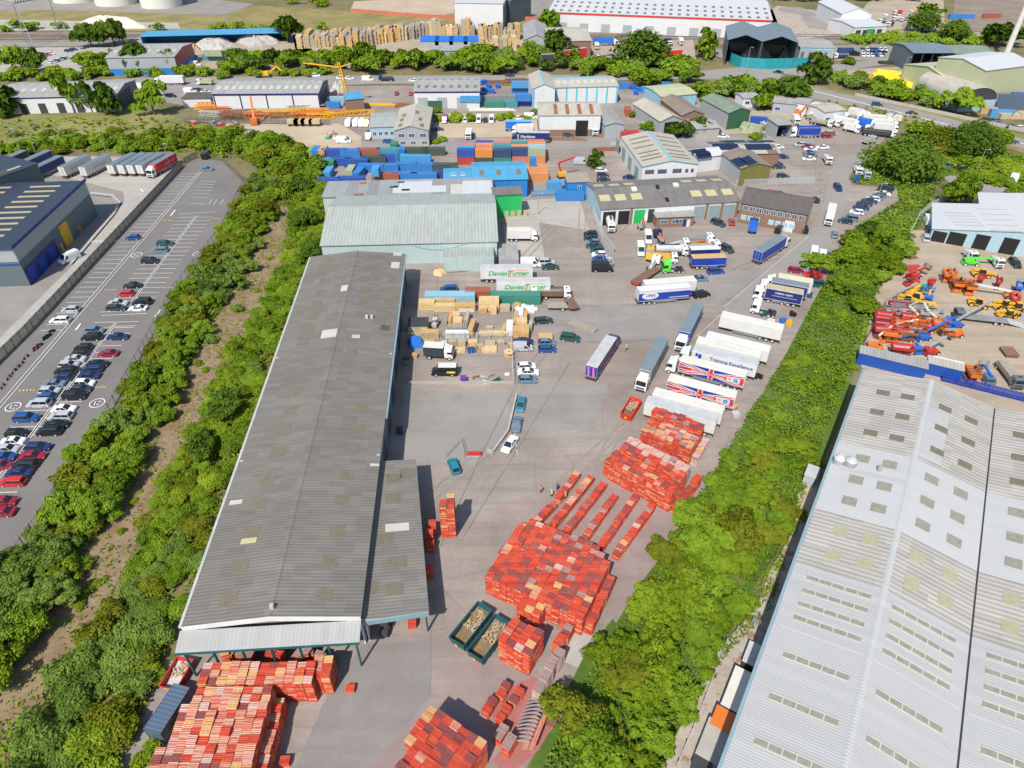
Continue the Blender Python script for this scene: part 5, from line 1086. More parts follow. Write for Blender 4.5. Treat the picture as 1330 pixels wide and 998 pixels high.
def stack_body(c,a,n,top,full,pale=False):
 """a stack of n pallets below the top one: visible outer stacks get every deck, hidden ones only the upper few"""
 ca,sa=math.cos(a),math.sin(a)
 def bx(x0,x1,y0,y1,z0,z1,mt):
  q=[(c.x+x*ca - y*sa,c.y+x*sa+y*ca) for x,y in ((x0,y0),(x1,y0),(x1,y1),(x0,y1))]
  SIDE.hexa([(x,y,z0) for x,y in q],[(x,y,z1) for x,y in q],mt)
 w,d=PW/2,PD/2
 k0=0 if full else max(0,n - 3)
 for k in range(k0,n):
  z=k*PH;jx,jy=rnd.uniform(-.018,.018),rnd.uniform(-.018,.018)
  mt=('palpale' if rnd.random()<.8 else 'palgrey') if pale else rnd.choice(('pilered',)*9+('palfade','paldark','palwood'))
  bx(-w+jx,w+jx,-d+jy,d+jy,z+.098,z+PH - .002,mt)
  bx(-w+jx,w+jx,-d+jy,d+jy,z,z+.02,mt)
  for x in (-w+.08,0,w - .08):bx(x - .07+jx,x+.07+jx,-d+.02,d - .02,z+.0205,z+.0975,'pilered' if not pale else 'palgrey')
def pile(corner,z,az,nu,nv,phrase,group,mix,cu=1.2,cv=1.0,dz=0,skip=None,h=None,pale=False):
 """block of stacks. corner = pixel of the near left TOP corner; u runs along az degrees, v is 90 degrees left of it"""
 a=R(az);u=Vector((math.cos(a),math.sin(a),0));v=Vector((-u.y,u.x,0));o=G(corner[0],corner[1],z);o.z=0
 mean=max(1,round(z/PH));H={}
 for i in range(nu):
  for j in range(nv):
   if skip and skip(i,j):continue
   n=mean+(h(i,j) if h else 0);H[(i,j)]=max(1,n+(rnd.choice((-2,-1,-1,0,0,0,0,1,1,2)) if dz else 0))
 for (i,j),n in H.items():
  c=o+u*(cu*(i+.5))+v*(cv*(j+.5))+Vector((rnd.uniform(-.03,.03),rnd.uniform(-.03,.03),0))
  edge=any(H.get((i+a_,j+b_),0)<n - 3 for a_,b_ in ((1,0),(-1,0),(0,1),(0,-1)))
  stack_body(c,a,n - 1,z,edge,pale)
  k=rnd.choices(list(mix),list(mix.values()))[0]
  top=Vector((c.x,c.y,(n - 1)*PH));sz=1/(top - cam.location).length
  PALS.append((sz,top,a+rnd.uniform(-.03,.03),k,phrase,group))
RED=dict(palred=56,palfade=7,paldark=29,palwood=2,palpale=1,palgrey=5)
FADE=dict(palred=30,palfade=40,palpale=14,palwood=8,paldark=8)
MIXB=dict(palred=30,palfade=26,palpale=8,palwood=24,paldark=12)
TAN=dict(palwood=22,palgrey=22,palred=22,palfade=16,palpale=18)
# A: great block at the bottom left, with a lower row along its right side
pile((318,1030),5.0,1,1,1,'','',RED,skip=lambda i,j:True)
gA=G(355.6,893,5.0);oA=gA - Vector((0,12,0)) - Vector((10*1.2,0,0))
def wpile(o,z,az,*a,**k):
 # same as pile() but from a world point
 px=None
 global G
 keep=G
 G=lambda x,y,zz=0.0:Vector((o.x,o.y,zz))
 try:pile((0,0),z,az,*a,**k)
 finally:G=keep
wpile(oA,5.0,0.5,10,12,'on the big bottom left stack','pallets of the bottom left block',FADE,dz=1,skip=lambda i,j:(i == 0 and j>4) or (i == 1 and j>9),h=lambda i,j:(1 if j>8 else 0)+(-3 if i<2 else 0))
gB=G(372,906,3.0);wpile(gB - Vector((0,13,0)) - Vector((1.2,0,0)),3.0,1.0,1,13,'on the low row right of the bottom left stack','pallets of the bottom left block',MIXB,dz=1)
# B: row below the canopy
pile((255,889),5.0,1.0,12,3,'on the row below the pale canopy','pallets of the canopy row',MIXB,dz=1,h=lambda i,j:0 if i<7 else 0)
pile((403,880),4.4,1.0,2,3,'at the right end of the canopy row','pallets of the canopy row',MIXB,dz=1)
# C: block cut by the bottom edge
oC=G(569,921,5.8);aC=R(-33);uC=Vector((math.cos(aC),math.sin(aC),0));vC=Vector((-uC.y,uC.x,0))
wpile(oC - vC*11,5.8,-33,6,11,'on the block at the bottom centre','pallets of the bottom centre block',RED,dz=1)
wpile(oC - vC*9.5+uC*7.2,3.2,-33,1,5,'on the low end of the bottom centre block','pallets of the bottom centre block',RED,dz=1)
wpile(oC - vC*5 - uC*1.25,5.4,-33,1,5,'on the outer edge of the bottom centre block','pallets of the bottom centre block',dict(palwood=60,palred=40),dz=1)
# D: tall block beside the green skips
oD=G(646.7,830,5.2);aD=R(-31);uD=Vector((math.cos(aD),math.sin(aD),0));vD=Vector((-uD.y,uD.x,0))
wpile(oD,5.2,-31,4,4,'on the square block beside the green skips','pallets of the square block',RED,dz=1)
# E: the great red field
oE=G(630.4,747,4.4);aE=R(-27);uE=Vector((math.cos(aE),math.sin(aE),0));vE=Vector((-uE.y,uE.x,0))
wpile(oE - vE*.2,4.4,-27,13,13,'on the great red block in the middle of the yard','pallets of the great block',RED,cu=1.19,cv=.99,dz=0,h=lambda i,j:rnd.choice((0,0,0,1,-1)) - (12 if (i == 0 and j>10) else 0),skip=lambda i,j:i+j>22 and i>10)
wpile(oE+uE*6.2 - vE*2.2,3.6,-27,3,2,'on the low step in front of the great block','pallets of the great block',dict(palred=50,palwood=30,palfade=20),dz=1)
wpile(oE+uE*15.6+vE*.5,3.0,-27,1,9,'on the low row beside the green bank','pallets of the great block',RED,dz=1);wpile(oE+uE*13.2 - vE*2.6,2.4,-27,1,2,'on the low corner of the great block','pallets of the great block',RED,dz=1)
# F: the six single rows behind it
p=Zm(620,540,3.84)
for k,(a,b,ph) in enumerate((((400,408),(500,282),'in the shortest upper row'),((240,575),(385,428),'in the leftmost single row'),((375,540),(570,298),'in the second single row'),((440,575),(632,330),'in the third single row'),((530,610),(690,385),'in the fourth single row'),((612,650),(795,390),'in the fifth single row'),((690,690),(875,440),'in the rightmost single row'))):
 A=G(*p(*a),1.6);B=G(*p(*b),1.6);n=max(2,int((B - A).length/1.0));az=math.degrees(ang(A,B)) - 90
 d=(B - A).normalized();wpile(A - Vector((math.cos(R(az)),math.sin(R(az)),0))*.6,1.65,az,1,n,ph,'pallets of the single rows',RED,dz=0,h=lambda i,j,n=n:int(2.5*math.sin(j*1.3+n) - .5),cv=(B - A).length/n)
# G: the tall stacks in front of the trailers
pg=Zm(770,520,6.882)
oG=G(*pg(150,545),4.8);aG=ang(oG,G(*pg(645,800),4.8));uG=Vector((math.cos(aG),math.sin(aG),0));vG=Vector((-uG.y,uG.x,0));nG=round((G(*pg(645,800),4.8) - oG).length/1.2)+1
ga_='pallets of the tall far block';dgG=math.degrees(aG)
wpile(oG,4.8,dgG,nG,3,'on the tall far block',ga_,RED,dz=1);wpile(oG+vG*3.2,5.5,dgG,nG,2,'on the step behind the tall far block',ga_,RED,dz=1)
wpile(oG+vG*5.6 - uG*.5,5.0,dgG,nG,2,'under pale wrap behind the tall far block',ga_,dict(palpale=80,palgrey=20),dz=1,pale=True)
wpile(oG+uG*(nG*1.2+.3),2.6,dgG,1,9,'on the low edge by the green bank',ga_,RED,dz=1);wpile(oG - uG*1.3+vG*.5,3.6,dgG,1,4,'on the low left edge of the tall far block',ga_,RED,dz=1)
oH=G(*pg(445,235),4.6);aH=ang(oH,G(*pg(880,405),4.6));uH=Vector((math.cos(aH),math.sin(aH),0));vH=Vector((-uH.y,uH.x,0));nH=round((G(*pg(880,405),4.6) - oH).length/1.2)
wpile(oH - vH*.5,4.4,math.degrees(aH),nH,4,'on the mixed far stack','pallets of the mixed far stack',TAN,dz=1,pale=False);wpile(oH+vH*3.7,5.6,math.degrees(aH),nH,2,'on the maroon back row by the trailers','pallets of the mixed far stack',dict(paldark=50,palred=20,palgrey=20,palfade=10),dz=1)
wpile(oH+uH*(nH*1.2+.2),2.2,math.degrees(aH),1,6,'on the low wrapped row by the bank','pallets of the mixed far stack',dict(palpale=60,palwood=40),dz=1,pale=True)
# small loose stacks
p=Zm(480,740,3.8687)
for x,y in ((683,578),(662,618),(615,655),(590,698),(752,608),(725,648),(685,692),(657,735)):
 wpile(G(*p(x,y),1.6) - uD*.6 - vD*.5,1.6,-31,1,1,'in the group of eight short stacks by the racks','eight short pallet stacks',dict(palred=70,paldark=30))
p=Zm(180,780,4.156)
for x,y,z,ph in ((1142,470,.9,'alone on the tarmac right of the canopy row'),(788,862,1.0,'alone on the tarmac right of the bottom left block')):wpile(G(*p(x,y),z) - Vector((.6,.5,0)),z,2,1,1,ph,'lone short pallet stacks',dict(palwood=1,palred=1))
p=Zm(500,500,4.16)
for x,y,z,az,ph in ((630,890,.5,-28,'lying alone left of the great block'),(752,745,.3,-28,'lying left of the leftmost single row'),(835,645,.15,-28,'flat on the ground near the workers')):wpile(G(*p(x,y),z) - Vector((.6,.5,0)),z,az,1,1,ph,'lone pallets on the ground',dict(palred=1))
for (x,y,z,nu,nv,ph) in ((291,664,7.4,1,2,'on the left of the twin towers by the lean-to'),(331,664,7.4,1,3,'on the right of the twin towers by the lean-to')):wpile(G(*p(x,y),z),z,2,nu,nv,ph,'pallet towers by the lean-to',RED,dz=1)
for (x,y,z) in ((255,740,3.2),(240,790,3.2),(245,850,2.2),(235,985,2.6)):wpile(G(*p(x,y),z) - Vector((.6,.5,0)),z,2,1,1,'in the shade under the lean-to edge','pallets under the lean-to',dict(palred=1))
p=Zm(480,740,3.8687);wpile(G(*p(215,262),1.3) - Vector((.6,.5,0)),1.3,4,1,1,'at the open front of the lean-to','pallets under the lean-to',dict(palred=1))
p=Zm(180,780,4.156)
for x,y,z,k in ((740,262,2.0,'palred'),(900,262,2.2,'palgrey'),(1000,262,2.2,'palgrey'),(580,268,2.2,'palgrey'),(500,275,1.6,'palwood')):wpile(G(*p(x,y),z) - Vector((1.2,1,0)),z,rnd.uniform(-20,20),2,1,'in the shade under the pale canopy','pallets under the canopy',{k:1},dz=1)
# weathered stacks of broken pallets next to the racks
p=Zm(480,740,3.8687)
for x,y,z in ((845,600,3.0),(880,535,3.4),(905,480,3.6),(940,440,3.2)):wpile(G(*p(x,y),z) - uD*.6 - vD*.5,z,-31,1,2,'in the grey line along the bank','grey pallet stacks along the bank',dict(palgrey=1),pale=True)
for x,y,z in ((690,880,2.6),(650,830,2.2),(945,365,2.6),(965,345,2.0)):wpile(G(*p(x,y),z) - uD*.6 - vD*.5,z,-31,1,2,'beside the drying rack at the bank foot','pallets beside the drying rack',dict(palgrey=50,palred=50))
PALS.sort(key=lambda q:-q[0])
SIDE_TOP=PALS[300:]
for sz,top,a,k,ph,gp in PALS[:300]:
 o=ob('pallet',pallet_mesh(k),None,top,a);tag(o,f"{PAL_KIND[k]} wooden pallet {ph}",'pallet',gp)
for sz,top,a,k,ph,gp in SIDE_TOP:
 ca,sa=math.cos(a),math.sin(a);n=5;w,d=PW/2,PD/2
 def bx(x0,x1,y0,y1,z0,z1,mt):
  q=[(top.x+x*ca - y*sa,top.y+x*sa+y*ca) for x,y in ((x0,y0),(x1,y0),(x1,y1),(x0,y1))]
  SIDE.hexa([(x,y,top.z+z0) for x,y in q],[(x,y,top.z+z1) for x,y in q],mt)
 for i in range(n):y=-d+i*PD/n;bx(-w,w,y,y+PD/n - .058,.122,PH,k)
 for x in (-w+.05,0,w - .05):bx(x - .05,x+.05,-d,d,.0,.1215,'pilered')
o=SIDE.build('pallet_stacks');tag(o,'hundreds of red wooden pallets stacked in high blocks across the yard','pallets',None,'stuff')
# ================================================================== containers, skips, timber, yard things
CONT={}
for nm,c in dict(cblue1=(.02,.19,.52),cblue2=(.012,.08,.36),cblue3=(.05,.30,.58),cteal1=(.05,.27,.33),corg=(.66,.24,.06),cred1=(.42,.055,.05),crust=(.33,.10,.06),cgrn=(.03,.23,.17),cdgr=(.045,.085,.065),cgry=(.20,.24,.25),cpale=(.36,.40,.25),cwht=(.55,.55,.52),csalm=(.56,.19,.11),cnav=(.02,.06,.17),ctan=(.50,.33,.16),clb=(.25,.48,.58),corg2=(.62,.26,.10),clime2=(.26,.36,.10),cslate=(.075,.13,.20)).items():
 mk_rib('K'+nm,c,0,.55,(.24,.12,.06),.22,.5,.03,.5,(90,90));CONT[nm]=1
CNAME=dict(cblue1='bright blue',cblue2='royal blue',cblue3='sky blue',cteal1='teal',corg='orange',cred1='red',crust='rust red',cgrn='green',cdgr='dark green',cgry='grey',cpale='pale olive',cwht='white',csalm='salmon red',cnav='navy',ctan='tan',clb='pale blue',corg2='pale orange',clime2='lime green',cslate='slate blue')
CMS={}
def cont_mesh(col,L):
 k=(col,L)
 if k in CMS:return CMS[k]
 h,w,H=L/2,1.22,2.59;m=MB();K='K'+col
 m.box(-h+.04,h - .04,-w+.04,w - .04,.14,H - .05,K)
 n=int(L/.55)
 for i in range(n):                      # pressed ribs on both long sides and on the roof
  x=-h+.25+i*(L - .5)/n
  for s in (-1,1):m.box(x,x+.24,s*(w - .03) - .02,s*(w - .03)+.02,.2,H - .16,K)
  m.box(x,x+.24,-w+.12,w - .12,H - .06,H - .02,K)
 for s in (-1,1):
  m.box(-h,h,s*(w - .05) - .05,s*(w - .05)+.05,0,.16,K);m.box(-h,h,s*(w - .05) - .05,s*(w - .05)+.05,H - .14,H,K)
  for x in (-h+.06,h - .06):m.box(x - .06,x+.06,s*(w - .06) - .062,s*(w - .06)+.062,.161,H - .141,K)
 for x in (-h+.05,h - .05):m.box(x - .05,x+.05,-w+.101,w - .101,H - .12,H - .001,K)
 d=MB()
 for s in (-1,1):
  d.box(h - .03,h+.02,min(.01,s*(w - .13)) if s<0 else .01,-.01 if s<0 else w - .13,.18,H - .15,K)
  for y in (.25,.75):d.box(h+.021,h+.05,s*y - .02,s*y+.02,.2,H - .2,'steel')
 CMS[k]=(m.mesh('container'),d.mesh('door'));return CMS[k]
def cont(px,py,z,col,L=6.06,az=0,where='',group=None,lvl=0,label=None):
 """pixel of the container's middle at its mid height"""
 q=G(px,py,lvl*2.6+1.3);b,d=cont_mesh(col,L)
 o=ob('shipping_container',b,None,(q.x,q.y,lvl*2.6+.015),R(az));tag(o,label or f"{CNAME[col]} shipping container {where}",'container',group);ob('door',d,o);return o
def cont_w(x,y,lvl,col,L,az,label,group):
 b,d=cont_mesh(col,L);o=ob('shipping_container',b,None,(x,y,lvl*2.6+.015),R(az));tag(o,label,'container',group);ob('door',d,o);return o
# the five stacks of coloured containers: stepped columns of several rows
p=Zm(540,160,7);gS='coloured container stacks'
cols=[(457,'first from the left',[['cred1','cblue2'],['cgrn','cblue3'],['cblue3','csalm'],['cred1','cgry']]),(620,'second from the left',[['cdgr','corg'],['cgrn','csalm'],['corg','corg2'],['cnav','cblue2']]),(787,'third from the left',[['cgrn','cnav'],['cteal1','cgrn'],['cgry','cteal1'],['cred1','csalm']]),(945,'fourth from the left',[['csalm','cnav'],['cblue2','corg2'],['cteal1','cgrn'],['cnav','cgry']]),(1097,'fifth from the left',[['corg','cpale'],['cred1','clb'],['cgry','corg2'],['corg','csalm']])]
for x,nth,rows in cols:
 base_=G(*p(x,382 if x<850 else 372),0)
 for j,st in enumerate(rows):
  for lv,c in enumerate(st):cont_w(base_.x,base_.y+1.25+j*2.62,lv,c,6.06,0.5,f"{CNAME[c]} container {('in the front row', 'in the second row', 'in the third row', 'in the back row')[j]} of the container column {nth}",gS)
cont(*p(1065,350),0,'cblue1',2.4,0,label='small blue container box on the orange container at the column end',lvl=1)
q_=G(*p(1112,530),0);cont_w(q_.x,q_.y+1,0,'corg2',7,-2,'pale orange container with a red corner mark, nearest the yard fence',gS);cont_w(q_.x - .2,q_.y+3.7,0,'corg',7,-2,'orange container behind the pale orange one by the fence',gS);cont_w(q_.x - .2,q_.y+6.4,0,'corg2',7,-2,'third orange container of the row right of the blue shed',gS)
# the blue container field on the left
p=Zm(400,170,8.3125);gB_='containers of the blue yard'
for x,y,c,L,az,lv,wh in ((20,228,'clime2',6.06,92,0,'at the left end of the back row'),(90,228,'cblue1',6.06,88,0,'end on beside the lime green one'),(165,225,'ctan',6.06,88,0,'end on beside a blue one in the back row'),(288,236,'cblue2',12.19/1.35,0,0,'with white markings in the back row'),(458,240,'cblue1',7.2,0,0,'in the back row left of the rust red one'),(655,230,'crust',8.4,0,0,'in the middle of the back row'),(860,228,'cteal1',8.2,0,0,'with a white label in the back row'),(1018,225,'cblue1',3.6,90,0,'standing upright sided in the back row'),(930,165,'cgrn',3.4,90,0,'end on behind the teal one'),(1175,222,'cdgr',8.2,0,0,'in the back row near the drive'),(1360,222,'cdgr',8.2,0,0,'at the right end of the back row'),(180,365,'cblue1',5,88,0,'end on at the left edge of the yard'),(255,355,'cgrn',5,88,0,'end on above the sandy gap'),(225,455,'cblue3',6,88,0,'end on by the shrubs'),(370,330,'cblue2',7,0,0,'in the second row above the sandy gap'),(520,345,'cblue2',8.4,0,0,'with a white roof edge in the second row'),(715,310,'cdgr',8.6,0,0,'in the second row'),(890,300,'cblue2',7,0,0,'deep in the second row'),(1015,300,'cblue3',4,0,0,'short, deep in the second row'),(1200,305,'cblue3',8.3,0,0,'pale roofed in the second row'),(462,440,'cpale',6,88,0,'end on right of the sandy gap'),(552,460,'cblue1',6,80,0,'rusty roofed and tilted right of the sandy gap'),(690,400,'cblue1',9,0,0,'rusty edged in the third row'),(735,435,'cblue3',4,88,1,'raised on top of the third row'),(885,400,'cblue1',6,0,0,'with a white mark in the third row'),(1075,385,'cblue1',7,0,0,'pale roofed in the third row'),(1265,390,'cblue1',9,0,0,'at the right of the third row'),(840,500,'crust',9,0,0,'rust streaked beside the patchwork roof'),(1045,490,'cblue1',9,0,0,'rust flecked beside the patchwork roof'),(1250,500,'cblue1',9,0,0,'rust edged beside the patchwork roof'),(1480,395,'cdgr',8.6,0,0,'beside the coloured columns'),(1580,420,'cdgr',3.2,90,0,'small, beside the coloured columns'),(1480,470,'cnav',8,0,0,'low in front of the dark green one'),(230,555,'cblue2',7.5,4,0,'along the left end of the patchwork roof'),(470,540,'cblue2',9,2,0,'tucked against the patchwork roof')):
 cont(*p(x,y),0,c,L,az,wh,gB_,lv)
cont(740,255,0,'cblue1',9,0,label='low blue container wall right of the green store');cont(720,241,0,'cblue3',5,0,label='sky blue container below the blue cabin roof edge')
# more containers farther off
p=Zm(440,0,2.956);gF='containers beside the pale unit'
for x,y,c,L,az,lv,wh in ((457,390,'cblue2',6,88,0,'end on at the left of the far row'),(505,400,'cblue1',8.5,0,0,'nearest left in the far row'),(505,378,'cblue3',8.5,0,1,'on top, left in the far row'),(582,380,'cgry',9,0,0,'in the middle of the far row'),(598,402,'cgrn',8.5,0,0,'low in front of the grey one'),(655,378,'cgry',7,0,0,'right of the middle in the far row'),(655,400,'cteal1',7,0,0,'low in front, right of the middle'),(708,375,'cblue1',7,0,1,'with white lettering at the right of the far row'),(708,395,'cblue2',7,0,0,'bottom right of the far row'),(697,345,'cblue1',8,0,0,'behind the lettered one'),(697,325,'cblue3',8,0,1,'on top behind the lettered one'),(1110,428,'crust',6,88,0,'end on right of the grey shed'),(1095,330,'cblue1',4,0,0,'small, among blue bins'),(1180,345,'cblue3',4,0,0,'small, right of the blue bins'),(1255,328,'cblue1',4,0,0,'small, by the trees'),(1115,515,'cred1',7,0,0,'white topped beside the side street')):
 cont(*p(x,y),0,c,L,az,wh,gF,lv)
p=Zm(880,0,2.956)
cont(*p(340,465),0,'cblue2',12.19,-14,label='long royal blue tarpaulin covered container by the open garage',lvl=0);cont(*p(90,512),0,'cnav',15,0,label='long navy container trailer by the side street');cont(*p(285,490),0,'cpale',8,-40,label='pale ribbed container beside the hedge bush');cont(*p(645,195),0,'cnav',8,0,label='navy container behind the burnt vehicle');cont(*p(905,190),0,'cred1',4,88,label='white topped red tank box before the dark open shed')
for x,y,c,L,az,lv in ((1275,375,'cslate',12,-3,1),(1275,405,'cslate',12,-3,0),(1320,370,'cblue2',8,-3,1),(1245,435,'cblue3',9,-10,0),(1195,425,'ctan',6,-20,0),(1315,400,'csalm',7,-3,0)):cont(*p(x,y),0,c,L,az,'in the stacks beside the arched barn','containers by the arched barn',lv)
cont(*p(1090,65),0,'cblue1',16,0,label='bright blue container in the gravel lot, top right');cont(*p(1205,62),0,'crust',12,8,label='purplish rust container in the gravel lot, top right')
cont(*Zm(0,0,5.54)(100,388),0,'cblue2',10,8,label='royal blue container in the far left storage lot');cont(*Zm(0,0,2.956)(820,222),0,'cteal1',11,0,label='teal container in the scrap yard');cont(*Zm(0,0,2.956)(820,205),0,'cpale',9,0,label='pale green container on the teal one',lvl=1);cont(*Zm(0,0,2.956)(850,210),0,'cnav',5,88,label='navy container end on in the scrap yard')
p=Zm(240,90,5.115)
cont(*p(365,245),0,'cblue2',9,3,label='navy blue container among the orange crane booms');cont(*p(572,240),0,'cblue1',8,0,label='bright blue container among the orange crane booms');cont(*p(1010,205),0,'clb',8,0,label='pale blue container beside the lattice crane');cont(*p(1100,185),0,'crust',10,0,label='rust red container beside the lattice crane');cont(*p(985,240),0,'cblue1',6,0,label='small bright blue container below the pale blue one')
# near containers
o=cont(221,926,0,'cslate',6.06,76,label='slate blue container with a rusty ribbed roof beside the bottom left pallets')
p=Zm(500,320,4.988)
cont(*p(422,335),0,'clb',12.19,0,label='long pale blue container along the timber stacks');cont(*p(600,308),0,'crust',6.06,0,label='rust red container behind the pale blue one');cont(*p(845,335),0,'cgrn',12.19,0,label='long green container along the timber stacks')
# blue and grey site stores beside the lift yard
p=Zm(1100,330,4.991)
a,b=G(*p(85,640),3),G(*p(525,745),3);r=root('site_store',(a.x,a.y),ang(a,b),'long blue store with a flat grey roof at the head of the pale warehouse','building');L=(b - a).length;m=MB();m.box(0,L,0,3,0,2.9,'wl_royal');m.build('wall',r);m=MB();m.box(-.15,L+.15,-.15,3.2,2.91,3.05,'rf_grey');m.build('roof',r)
a,b=G(*p(530,705),3),G(*p(762,760),3);r=root('site_store',(a.x,a.y),ang(a,b),'shorter blue store with a pale roof rail at the head of the pale warehouse','building');L=(b - a).length;m=MB();m.box(0,L,0,3,0,2.9,'wl_royal');m.build('wall',r);m=MB();m.box(-.1,L+.1,-.1,3.1,2.91,3.0,'rf_cream');m.bar((1,3,3.1),(L,3,3.1),.2,'white');m.build('roof',r)
# ---- skips
def skip(px,py,az,label,col,L=6.2,W=2.4,H=1.7,fill='pwood',z=.8,seed=0,slope=.35,n=60):
 q=G(px,py,z);r=root('skip',(q.x,q.y,.03),R(az),label,'skip');h,w=L/2,W/2;m=MB();t=.07
 def wall(p0,p1,q0,q1):
  d=Vector((p1[0] - p0[0],p1[1] - p0[1],0)).normalized();nn=Vector((-d.y,d.x,0))*t
  m.hexa([(p0[0],p0[1],.15),(p1[0],p1[1],.15),(p1[0]+nn.x,p1[1]+nn.y,.15),(p0[0]+nn.x,p0[1]+nn.y,.15)],[(q0[0],q0[1],H),(q1[0],q1[1],H),(q1[0]+nn.x,q1[1]+nn.y,H),(q0[0]+nn.x,q0[1]+nn.y,H)],col)
 s=slope;B=[(-h+s,-w),(h - s,-w),(h - s,w),(-h+s,w)];T=[(-h,-w),(h,-w),(h,w),(-h,w)]
 for i in range(4):wall(B[i],B[(i+1) % 4],T[i],T[(i+1) % 4])
 m.box(-h+s,h - s,-w,w,.1,.2,col)
 for i in range(6):
  x=-h*.8+i*h*1.6/5
  for sy in (-1,1):m.box(x - .06,x+.06,sy*(w+.05) - .045,sy*(w+.05)+.045,.2,H - .08,col)
 for sy in (-1,1):m.box(-h - .04,h+.04,sy*(w+.03) - .06,sy*(w+.03)+.06,H - .07,H+.05,col);m.box(-h*.8,h*.8,sy*.5 - .1,sy*.5+.1,0,.1,'steel')
 for sx in (-1,1):m.box(sx*(h+.02) - .06,sx*(h+.02)+.06,-w,w,H - .069,H+.045,col)
 m.box(-h - .08,-h+.0,-.22,.22,.8,1.15,'yellow');m.build('body',r)
 rr=random.Random(seed);m=MB()
 m.hexa([(-h+s+.1,-w+.1,.21),(h - s - .1,-w+.1,.21),(h - s - .1,w - .1,.21),(-h+s+.1,w - .1,.21)],[(-h+.25,-w+.1,H*.22),(h - .2,-w+.1,H*.62),(h - .2,w - .1,H*.62),(-h+.25,w - .1,H*.22)],fill)
 for i in range(n):
  x=rr.uniform(-h*.15,h*.8);y=rr.uniform(-w*.7,w*.7);z_=H*(.55+.1*x/h)+rr.uniform(0,.28);a=rr.uniform(0,6.3);l=rr.uniform(.25,.6)
  m.bar((x - l*math.cos(a),y - l*math.sin(a),z_),(x+l*math.cos(a),y+l*math.sin(a),z_+rr.uniform(-.2,.2)),rr.uniform(.08,.16),rr.choice(('wood','beige','gwood','palfade','beige')),.05)
 o=m.build('load',r);o["kind"]='stuff';return r
skip(612,816,56,'dark green open skip of broken wood, left of the pair','dteal',6.8,2.5,2.0,'loadbr',seed=1,n=45);skip(635,833,56,'dark green open skip of broken wood, right of the pair','dteal',6.8,2.5,2.0,'loadbr',seed=2,n=45)
skip(819,533,62,'bright red skip heaped with scrap wood near the grey lorry','brightred',5.6,2.2,1.8,'brown',seed=3);skip(231,877,80,'small red skip with white waste beside the shrub bank','red',4.2,2.4,1.4,'scrapgrey',seed=4,n=25)
skip(790,341,92,'pale blue skip at the end of the workshop fence','ltblue',3.6,2.2,1.4,'brown',seed=5,n=15)
